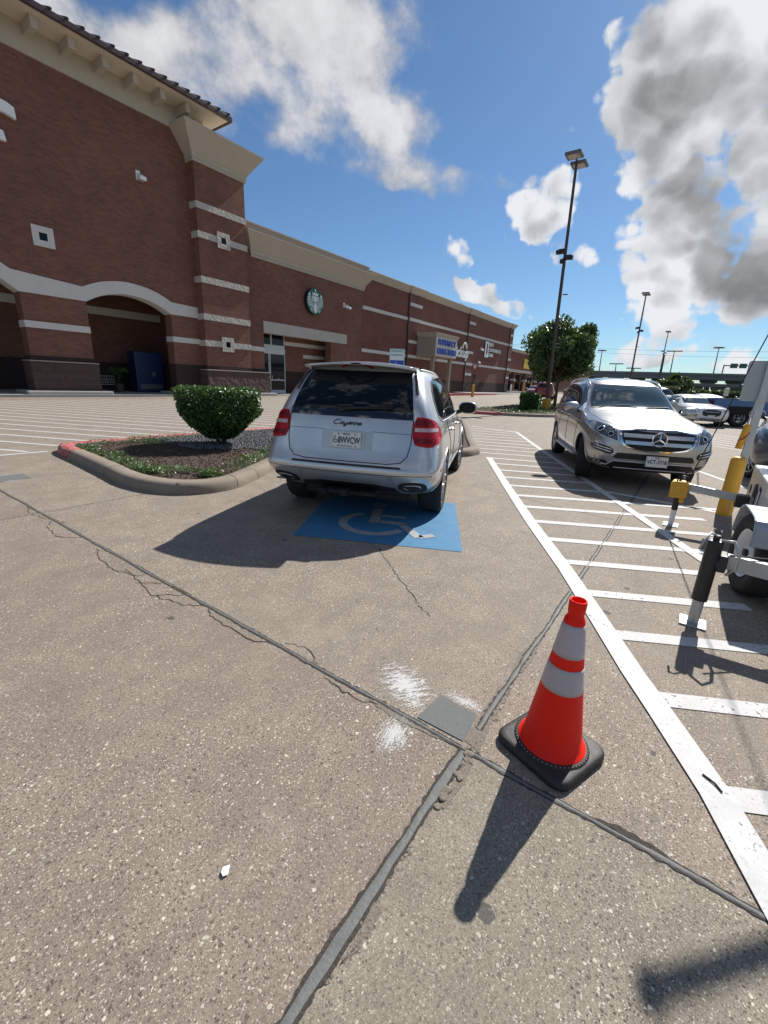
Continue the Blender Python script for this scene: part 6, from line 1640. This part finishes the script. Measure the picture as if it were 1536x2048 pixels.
# outrigger arm + jack (own parts of the trailer)
def beam(name, a, b, s, m, top=True):
    a, b = Vector(a), Vector(b); d = (b-a).normalized(); M = frame(a, d, Vector((0, 0, 1)).cross(d)); L = (b-a).length
    bm = B(); box(bm, 0, -s*.36, -s*.74, L, s*.36, s*.74, bev=.004, M=M); return obj(name, bm, M_[m], tr, wc=True)
beam('outrigger_arm', (6.19, -.06, .50), (6.19, -1.2, .40), .058, 'galv')
beam('outrigger_arm', (3.56, -.33, .485), (3.56, -1.0, .455), .068, 'galv')
tb('arm_clamp', (6.12, -.66, .36, 6.26, -.54, .50), 'black_trim', bev=.01)
bm = B(); tube(bm, [(6.19+.035*math.cos(R(a)), -.50, .345+.045*math.sin(R(a))) for a in range(-60, 241, 30)], .005, 5); obj('pull_ring', bm, M_['galv'], tr, wc=True)
# near jack: black tube, steel leg, flat foot
bm = B(); lathe(bm, [(0, 0), (.047, 0), (.047, .40), (.043, .405), (0, .405)], 24, Matrix.Translation((3.50, -.27, .19))); obj('jack_tube', bm, M_['black_trim'], tr, wc=True, smooth=False)
j1 = children(tr)[-1]
bm = B(); lathe(bm, [(0, 0), (.034, 0), (.034, .20), (0, .20)], 20, Matrix.Translation((3.50, -.27, .01))); obj('jack_leg', bm, M_['galv'], tr, wc=True)
tb('jack_foot', (3.42, -.35, .0, 3.58, -.19, .014), 'galv', bev=.003)
bm = B(); lathe(bm, [(0, -.06), (.055, -.06), (.055, .03), (0, .03)], 20, Matrix.Translation((3.52, -.33, .475)) @ Matrix.Rotation(R(90), 4, 'X')); box(bm, 3.47, -.36, .42, 3.60, -.31, .54, bev=.01); obj('jack_bracket', bm, M_['black_trim'], tr, wc=True)
bm = B(); box(bm, 3.455, -.315, .58, 3.545, -.225, .635, bev=.015); lathe(bm, [(0, 0), (.02, 0), (.02, .03), (0, .03)], 10, Matrix.Translation((3.50, -.27, .635))); obj('jack_head', bm, M_['black_trim'], tr, wc=True)
bm = B(); tube(bm, [(3.50, -.27, .66), (3.47, -.23, .68), (3.40, -.20, .62), (3.42, -.19, .57)], .007, 6); tube(bm, [(3.47, -.30, .64), (3.43, -.36, .66), (3.41, -.40, .58), (3.43, -.40, .48), (3.49, -.37, .41)], .010, 8); obj('crank_handle', bm, M_['galv'], tr, wc=True, smooth=True)
# far jack: yellow gear box, black tube, scuffed leg
bm = B(); lathe(bm, [(0, 0), (.033, 0), (.033, .16), (0, .16)], 20, Matrix.Translation((6.19, 0, .20))); obj('jack_tube', bm, M_['black_trim'], tr, wc=True)
bm = B(); lathe(bm, [(0, 0), (.030, 0), (.030, .20), (0, .20)], 20, Matrix.Translation((6.19, 0, .01))); obj('jack_leg', bm, M_['trailer_white'], tr, wc=True)
tb('jack_foot', (6.10, -.08, .0, 6.28, .08, .014), 'galv', bev=.003)
bm = B(); prism(bm, [(-.085, .37), (.09, .36), (.095, .52), (.075, .56), (-.07, .56), (-.09, .53)], 'x', 6.09, 6.28); box(bm, 6.085, -.07, .315, 6.20, -.02, .37); bmesh.ops.bevel(bm, geom=bm.edges[:], offset=.007, segments=2, affect='EDGES'); obj('gear_box', bm, M_['yellow'], tr, wc=True)
bm = B(); tube(bm, [(6.16, .04, .56), (6.14, .03, .60), (6.15, -.01, .63), (6.17, -.06, .615), (6.18, -.08, .56)], .008, 6); tube(bm, [(6.17, .02, .56), (6.16, -.02, .60), (6.18, -.06, .57)], .012, 6); obj('crank_handle', bm, M_['black_trim'], tr, wc=True, smooth=True)
bm = B()
for k in range(9):
    z = .66-.026*k; yy = -.14-.006*k; c = [( 6.19+(.009*math.cos(R(a)) if k % 2 else 0), yy+(0 if k % 2 else .009*math.cos(R(a))), z+.018*math.sin(R(a))) for a in range(0, 361, 45)]; tube(bm, c, .0035, 5)
obj('chain', bm, M_['black_trim'], tr, wc=True)
# ---------------------------------------------------------------- bollard, sign post with two sign backs
bo = thing('bollard', 'stout yellow bollard with a domed top behind the trailer arm', 'bollard', (7.33, -.56, 0))
bm = B(); lathe(bm, [(.088, 0), (.088, .745), (.080, .775), (.055, .795), (0, .80)], 32); obj('bollard_post', bm, M_['yellow'], bo, smooth=True)
sp = thing('sign_post', 'grey channel sign post with two sign backs rising behind the yellow bollard', 'sign', (7.47, -.62, 0))
bm = B(); prism(bm, [(-.045, -.04), (-.045, .04), (-.03, .04), (-.03, .015), (.0, .015), (.0, .045), (.012, .045), (.012, -.045), (.0, -.045), (.0, -.015), (-.03, -.015), (-.03, -.04)], 'z', 0, 2.02); o = obj('post', bm, M_['galv'], sp)
def plate_rr(w_, h_, t_=.004, rr=.03):
    P = []
    for (cx, cz, a0) in ((w_/2-rr, h_/2-rr, 0), (-w_/2+rr, h_/2-rr, 90), (-w_/2+rr, -h_/2+rr, 180), (w_/2-rr, -h_/2+rr, 270)):
        for k in range(5): a = R(a0+k*22.5); P.append((cx+rr*math.cos(a), cz+rr*math.sin(a)))
    return P
bm = B(); prism(bm, plate_rr(.36, .50), 'x', .014, .019)
for v in bm.verts: v.co += Vector((0, .045, 1.755))
obj('sign_back', bm, M_['signback'], sp)
bm = B(); prism(bm, plate_rr(.32, .46), 'x', .021, .026)
for v in bm.verts: v.co += Vector((.02, -.30, 1.74))
obj('sign_back', bm, M_['signback'], sp)
bm = B(); box(bm, -.03, -.30, 1.93, .012, .05, 1.95); box(bm, -.03, -.42, 1.56, .012, .03, 1.575); obj('sign_bracket', bm, M_['galv'], sp)
ty = thing('strapped_tube', 'yellow tube with a thin grey rod strapped to the sign post above the bollard', 'tube', (7.36, -.47, .90), 0)
bm = B(); lathe(bm, [(0, 0), (.038, 0), (.038, .30), (.030, .32), (0, .325)], 20, Matrix.Translation((0, -.05, 0)) @ Matrix.Rotation(R(6), 4, 'X')); obj('tube_body', bm, M_['yellow'], ty, smooth=True)
bm = B(); tube(bm, [(0, -.075, .31), (-.01, -.10, .66)], .011, 6); obj('rod', bm, M_['galv'], ty)
bm = B(); tube(bm, [(-.02, -.02, .10), (-.05, -.08, .14), (.0, -.12, .22)], .008, 5); obj('strap', bm, M_['redpaint'] if False else M_['red_solid'], ty)
# ---------------------------------------------------------------- reserved parking sign beyond the silver SUV
rs = thing('parking_sign', 'white and teal reserved parking sign showing above the roof of the nearer SUV', 'sign', (9.4, 6.4, .1), R(33))
bm = B(); tube(bm, [(0, 0, 0), (0, 0, 2.15)], .03, 10); obj('post', bm, M_['galv'], rs)
bm = B(); prism(bm, plate_rr(.38, .50), 'x', -.045, -.040)
for v in bm.verts: v.co.z += 1.97
pn = obj('sign_panel', bm, M_['signwhite'], rs)
bm = B(); prism(bm, [(-.17, 1.74), (.17, 1.74), (.17, 1.95), (-.17, 1.95)], 'x', -.0475, -.0455); obj('blue_panel', bm, M_['signblue'], pn)
for t_, z in (('RESERVED', 2.16), ('PARKING', 2.07)):
    bm = text_bm(t_, .068, .002, bold=.001, M=frame((-.048, 0, z), (0, -1, 0), (0, 0, 1))); obj('lettering', bm, M_['teal'], pn)
bm = B(); fr = plate_rr(.36, .48, rr=.025); tube(bm, [(-.047, a, b+1.97) for a, b in fr]+[(-.047, fr[0][0], fr[0][1]+1.97)], .005, 4); obj('sign_border', bm, M_['teal'], pn)
bm = B(); tube(bm, [(-.049, .02+.05*math.cos(R(a)), 1.81+.05*math.sin(R(a))) for a in range(100, 350, 25)], .007, 5); tube(bm, [(-.049, .02, 1.91), (-.049, .02, 1.85), (-.049, -.04, 1.85), (-.049, -.07, 1.78)], .007, 5); obj('wheelchair_mark', bm, M_['signwhite'], pn)
# ---------------------------------------------------------------- second island, hedge, lamp pole, tree
ISL2 = [(21.6, 9.9), (22.1, 8.2), (22.9, 6.9), (24.2, 6.0), (26.5, 5.6), (31, 5.6), (35.5, 5.8), (37.5, 7.2), (37, 9.8), (33, 10.9), (26, 10.9), (22.4, 10.6)]
pth2 = kerb('kerb', ISL2, 'kerb', lambda q: q.x < 22.6 and q.y > 8.4, 1, n=5)
bm = B(); ip = inner(pth2, 1, .2); vv = [bm.verts.new((q.x, q.y, gz(q.x)+.11)) for q in ip]; f = bm.faces.new(vv); bmesh.ops.triangulate(bm, faces=[f]); bm.normal_update()
for f in bm.faces:
    if f.normal.z < 0: f.normal_flip()
setp(obj('mulch_bed', bm, M_['mulch']), kind='structure')
inn2 = [tuple(q) for q in inner(pth2, 1, .3)]
def gc2(rr):
    p = (rr.uniform(21.5, 37.5), rr.uniform(5.6, 11))
    if not in_poly(p, inn2) or noise.noise((p[0]*.9, p[1]*.9, 2)) < -.05: return None
    return (*p, gz(p[0])+.12+rr.random()*.12)
setp(leaf_cloud('ground_cover', gc2, 6000, .05, M_['leaf_cover'], seed=13), kind='stuff', label='patchy green ground cover on the second planted island', cat='ground cover')
def hedge(name, label, loc, L, W_, H, rot, n, leaf, seed):
    root = thing(name, label, 'hedge', loc, rot)
    bm = B(); box(bm, -L/2+.14, -W_/2+.14, .1, L/2-.14, W_/2-.14, H-.12); obj('stems', bm, M_['bark'], root)
    def gen(r):
        p = Vector((r.uniform(-L/2, L/2), r.uniform(-W_/2, W_/2), r.uniform(.05, H))); m_ = min(L/2-abs(p.x), W_/2-abs(p.y), H-p.z)
        if m_ > .16 or m_ < .06*noise.noise(p*3)+.02: return None
        return p
    leaf_cloud('foliage', gen, n, leaf, M_['leaf_dark'], root, seed, outward=lambda p: Vector((p.x/L, p.y/W_, (p.z-H/2)/H)).normalized()); return root
hedge('hedge', 'small square-clipped hedge on the second island beside the lamp pole', (26.3, 8.22, gz(26)+.1), 1.25, 1.15, 1.02, .2, 14000, .06, 21)
def tree(name, label, loc, h, cr_, trunk_h, tr_r, n, leaf, seed, m='leaf_tree', group=None, sx=1.0, cat='tree'):
    root = thing(name, label, cat, loc, 0, group); rr = random.Random(seed)
    blobs = []; bm = B()
    tube(bm, [(0, 0, -.1), (.03, 0, trunk_h*.5), (0, .03, trunk_h), (0, 0, h*.72)], [tr_r*1.25, tr_r, tr_r*.85, tr_r*.25], 10)
    for k in range(11):
        a = k*2.4+rr.random(); z0 = trunk_h*(.8+.06*k); L = cr_*rr.uniform(.6, .95); e = (math.cos(a)*L*sx, math.sin(a)*L, z0+(h-z0)*rr.uniform(.2, .8))
        tube(bm, [(0, 0, z0), (e[0]*.5, e[1]*.5, z0+(e[2]-z0)*.6), e], [tr_r*.45, tr_r*.28, tr_r*.08], 6)
    obj('trunk', bm, M_['bark'], root, smooth=True)
    zc = (h+trunk_h)/2; hz = (h-trunk_h)/2
    for k in range(46):
        while True:
            q = Vector((rr.uniform(-1, 1), rr.uniform(-1, 1), rr.uniform(-1, 1)))
            if q.length < 1: break
        q = q*(.35+.55*q.length) if q.length > .5 else q
        w_ = 1-.35*max(0, q.z)**1.5-.12*max(0, -q.z)
        blobs.append((Vector((q.x*cr_*w_*sx, q.y*cr_*w_, zc+q.z*hz)), cr_*rr.uniform(.20, .36)))
    def gen(r):
        c, ra_ = blobs[int(r.random()*len(blobs))]
        d = Vector((r.gauss(0, 1), r.gauss(0, 1), r.gauss(0, .8))).normalized(); return c+d*ra_*(r.random()**.45)
    leaf_cloud('crown', gen, n, leaf, M_[m], root, seed, .6, outward=lambda p: Vector((p.x, p.y, p.z-zc)).normalized()); return root
tree('oak_tree', 'broad green oak behind the tall lamp pole on the second island', (33, 8.55, gz(33)+.1), 5.75, 2.75, 1.85, .10, 32000, .11, 31)
def lamp_pole(name, label, x, y0, y1, h, hb=.75, group='parking lot lamp poles', parts=True):
    r_ = thing(name, label, 'lamp pole', (x, y0, gz(x)), 0, group); dy = (y1-y0)
    bm = B(); lathe(bm, [(0, 0), (.26, 0), (.26, hb-.03), (.23, hb), (0, hb)], 24, Matrix.Translation((0, 0, .02))); obj('pole_base', bm, M_['yellow'], r_)
    bm = B(); tube(bm, [(0, 0, hb), (0, dy, h)], [.115, .075], 4 if False else 8); obj('pole', bm, M_['pole'], r_)
    for k, (ax_, dz) in enumerate((((-.55), 0), ((.55), 0))):
        bm = B(); box(bm, -.16 if k else -.95+.0, -.45, -.07, .95 if k else .16, .45, .07, bev=.05); 
        bm.free(); bm = B(); x0, x1 = ((.22, 1.0) if k else (-1.0, -.22)); box(bm, x0, -.42, h+.0, x1, .42, h+.15, bev=.045)
        for v in bm.verts: v.co.y += dy
        L = obj('lamp_head', bm, M_['lampgrey'], r_); bm = B(); box(bm, x0+.09, -.30, h-.012, x1-.12, .30, h+.004)
        for v in bm.verts: v.co.y += dy
        obj('lens', bm, M_['lens'], L)
    bm = B(); tube(bm, [(-.3, dy, h+.05), (.3, dy, h+.05)], .05, 6); obj('head_arm', bm, M_['lampgrey'], r_)
    if parts:
        for (zz, yo) in ((9.1, .38), (8.75, -.38), (8.6, .1)):
            t_ = (zz-hb)/(h-hb); bm = B(); box(bm, -.14, min(0, yo), zz-.12, .14, max(0, yo), zz+.12, bev=.03); box(bm, -.22, yo-.11, zz-.16, -.0, yo+.11, zz+.06, bev=.03)
            for v in bm.verts: v.co.y += dy*t_
            obj('security_camera', bm, M_['black_trim'], r_)
        for zz in (6.75, 4.0, 3.8): bm = B(); box(bm, -.1, -.28, zz, .05, .0, zz+.05, bev=.01); obj('camera_bracket', bm, M_['lampgrey'], r_)
    return r_
lamp_pole('lamp_pole', 'tallest nearest twin-head lamp pole beside the oak with cameras halfway up', 29, 8.02, 8.36, 13.5)
lamp_pole('lamp_pole', 'second tallest lamp pole rising behind the roof of the front-facing SUV', 68, 8.35, 8.52, 13.0)
lamp_pole('lamp_pole', 'third lamp pole, shorter, right of the second and left of the utility pole', 106, 8.0, 8.1, 12.6)
# signs by the store
ys = thing('yield_sign', 'red and white triangular yield sign on a post with a yellow base', 'sign', (45, 20.45, gz(45)))
bm = B(); tube(bm, [(0, 0, .9), (0, 0, 3.1)], .04, 8); obj('post', bm, M_['pole'], ys)
bm = B(); lathe(bm, [(0, 0), (.15, 0), (.15, 1.25), (0, 1.3)], 16); obj('post_sleeve', bm, M_['yellow'], ys)
bm = B(); prism(bm, [(0, 2.65), (.42, 3.35), (-.42, 3.35)], 'x', -.05, -.06); o = obj('sign_panel', bm, M_['red_solid'], ys)
bm = B(); prism(bm, [(0, 2.86), (.24, 3.25), (-.24, 3.25)], 'x', -.062, -.066); obj('inner_triangle', bm, M_['signwhite'], ys)
for k, (x, y, lab) in enumerate(((76.5, 27.6, 'white bollard at the store corner nearest the shop row'), (72.5, 26.2, 'white bollard left of the downspout at the far store corner'))):
    b_ = thing('bollard', lab, 'bollard', (x, y, .7)); bm = B(); lathe(bm, [(0, 0), (.12, 0), (.12, 1.1), (.06, 1.18), (0, 1.2)], 12); obj('bollard_post', bm, M_['signwhite'], b_)
for k, (x, y, lab) in enumerate(((80, 26.6, 'yellow bollard before the shop row column, left of the two'), (83.5, 26.4, 'yellow bollard before the shop row, right of the two'))):
    b_ = thing('bollard', lab, 'bollard', (x, y, .7)); bm = B(); lathe(bm, [(0, 0), (.15, 0), (.15, 1.6), (.08, 1.7), (0, 1.72)], 12); obj('bollard_post', bm, M_['yellow'], b_)
# ---------------------------------------------------------------- highway
hw = thing('highway_overpass', 'long grey two-level concrete highway overpass across the horizon', 'overpass', (220, 0, 0))
def hb_(name, c, m='hwy'):
    bm = B(); box(bm, *c); return obj(name, bm, M_[m], hw, wc=True)
M_['hwy'] = mat('hwy', (.16, .17, .165), .9, var=.12, vscale=.2)
hb_('bridge_deck', (220, -260, 7.6, 232, 120, 9.3)); hb_('barrier', (219.6, -260, 9.3, 220.0, 120, 10.1)); hb_('bridge_deck', (206, -260, 4.75, 216, 22, 5.4)); hb_('barrier', (205.6, -260, 5.4, 206, 22, 5.9))
def piers(x, z1, y0, y1, stp, cap, col):
    y = y0
    while y < y1:
        bm = B(); prism(bm, [(y-col, 0), (y+col, 0), (y+col, z1-2.0), (y+cap, z1-.8), (y+cap, z1), (y-cap, z1), (y-cap, z1-.8), (y-col, z1-2.0)], 'x', x, x+2.2); obj('bridge_pier', bm, M_['hwy'], hw, wc=True); y += stp
piers(224, 7.6, -60, 110, 8.5, 3.0, 1.0); piers(209, 4.75, -60, 20, 7.0, 2.4, 1.0)
def highmast(label, y, top, T=False, x=221, group='tall highway lamp masts'):
    r_ = thing('highway_mast', label, 'lamp mast', (x, y, 9.3), 0, group); bm = B(); tube(bm, [(0, 0, 0), (0, .3, top-9.3)], [.24, .14], 6); obj('pole', bm, M_['lampgrey'], r_)
    bm = B()
    if T: tube(bm, [(0, -2.6, top-9.3), (0, 3.0, top-9.3)], .22, 6)
    else: lathe(bm, [(0, 0), (1.9, 0), (1.7, .35), (0, .5)], 14, Matrix.Translation((0, .3, top-9.4)))
    obj('lamp_head', bm, M_['lampgrey'], r_)
highmast('faint highway lamp mast just right of the oak crown', 40.2, 18.6); highmast('highway lamp mast with a wide T head right of the wooden utility pole', 13.0, 18.4, True); highmast('highway lamp mast standing left of the road sign gantry', -1.5, 19.6)
highmast('short T-headed highway lamp left of the second lamp pole', 33.6, 13.2, True); highmast('lowest T-headed highway lamp, between the second and third lamp poles', 26.5, 11.5, True)
upp = thing('utility_pole', 'bare dark wooden utility pole between the third lamp pole and the T mast', 'utility pole', (150, 10.9, .5)); bm = B(); tube(bm, [(0, 0, 0), (0, .25, 11.6)], [.22, .16], 8); obj('pole', bm, M_["pole"], upp)
gn = thing('road_sign_gantry', 'highway gantry carrying two dark green sign boards at the far right', 'gantry', (221, -7, 9.3))
bm = B(); tube(bm, [(0, 2.8, 0), (0, 2.8, 4.1)], .22, 6); tube(bm, [(0, -5, 0), (0, -5, 4.1)], .22, 6); tube(bm, [(0, 2.8, 3.8), (0, -5, 3.8)], .2, 6); obj('gantry_frame', bm, M_['lampgrey'], gn)
for y in (-.3, -3.1): obj('sign_board', box(B(), -.3, y-1.15, 2.9, 0, y+1.15, 4.6), M_['hwy_green'] if 'hwy_green' in M_ else mat('hwy_green', (.03, .10, .09), .5), gn)
for k, (z, lab) in enumerate(((17.0, 'upper thin power line across the sky over the highway'), (15.2, 'lower thin power line across the sky over the highway'))):
    bm = B(); pts = [(190, y, z+(4 if k else 3)*((y+20)/90)**2-1.2) for y in range(-110, 86, 6)]; tube(bm, pts, .045, 4); setp(obj('power_line', bm, M_['lampgrey']), lab, 'power line')
# far greenery under the highway
tree('willow_tree', 'dark bushy tree in front of the overpass behind the front-facing SUV roof', (95, 4.6, .5), 4.3, 2.9, .5, .2, 7000, .34, 41, 'leaf_far', sx=1)
def pl_gen(r):
    a = r.uniform(0, 6.28); t = r.random(); return (math.cos(a)*t*1.7, math.sin(a)*t*1.9, 2.6*t*(1.65-t)+.3)
pg_ = thing('pampas_grass', 'pale feathery clump in front of the dark bushy tree', 'grass clump', (86, 5.2, .5)); leaf_cloud('plumes', pl_gen, 3000, .28, M_['leaf_plume'], pg_, 5, .16)
def wood(r):
    y = r.uniform(-75, 70); x = 165+r.random()*8; h_ = 2.7+.8*noise.noise((y*.08, 2, 0))+.6*noise.noise((y*.4, 5, 0))
    return (x, y, .3+r.random()**.7*h_)
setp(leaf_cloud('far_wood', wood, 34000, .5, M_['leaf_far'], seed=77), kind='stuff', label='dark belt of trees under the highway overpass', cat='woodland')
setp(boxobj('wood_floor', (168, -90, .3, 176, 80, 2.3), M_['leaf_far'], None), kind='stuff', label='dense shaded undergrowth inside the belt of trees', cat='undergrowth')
lp = thing('lot_sign', 'small pale blank sign standing among the far parked cars', 'sign', (60, -1.95, .4)); boxobj('sign_panel', (0, -.22, 1.2, .06, .22, 2.0), M_['stucco_lite'], lp); boxobj('post', (.0, -.06, 0, .05, .06, 1.2), M_['pole'], lp)
# litter
lt = B(); sheet(lt, [(.525, .930), (.540, .925), (.560, .935), (.561, .945), (.540, .952), (.528, .944)], .012)
for v in lt.verts: v.co.z += rnd.uniform(-.008, .008)
setp(obj('paper_scrap', lt, M_['signwhite']), 'crumpled white scrap of paper lying on the reddish pavement', 'litter')
tw = B(); tube(tw, [(1.98, -.33, .012), (1.955, -.372, .014), (1.925, -.395, .012)], .004, 6); setp(obj('twig', tw, M_['ink']), 'short black twig lying across the thick white line', 'twig')
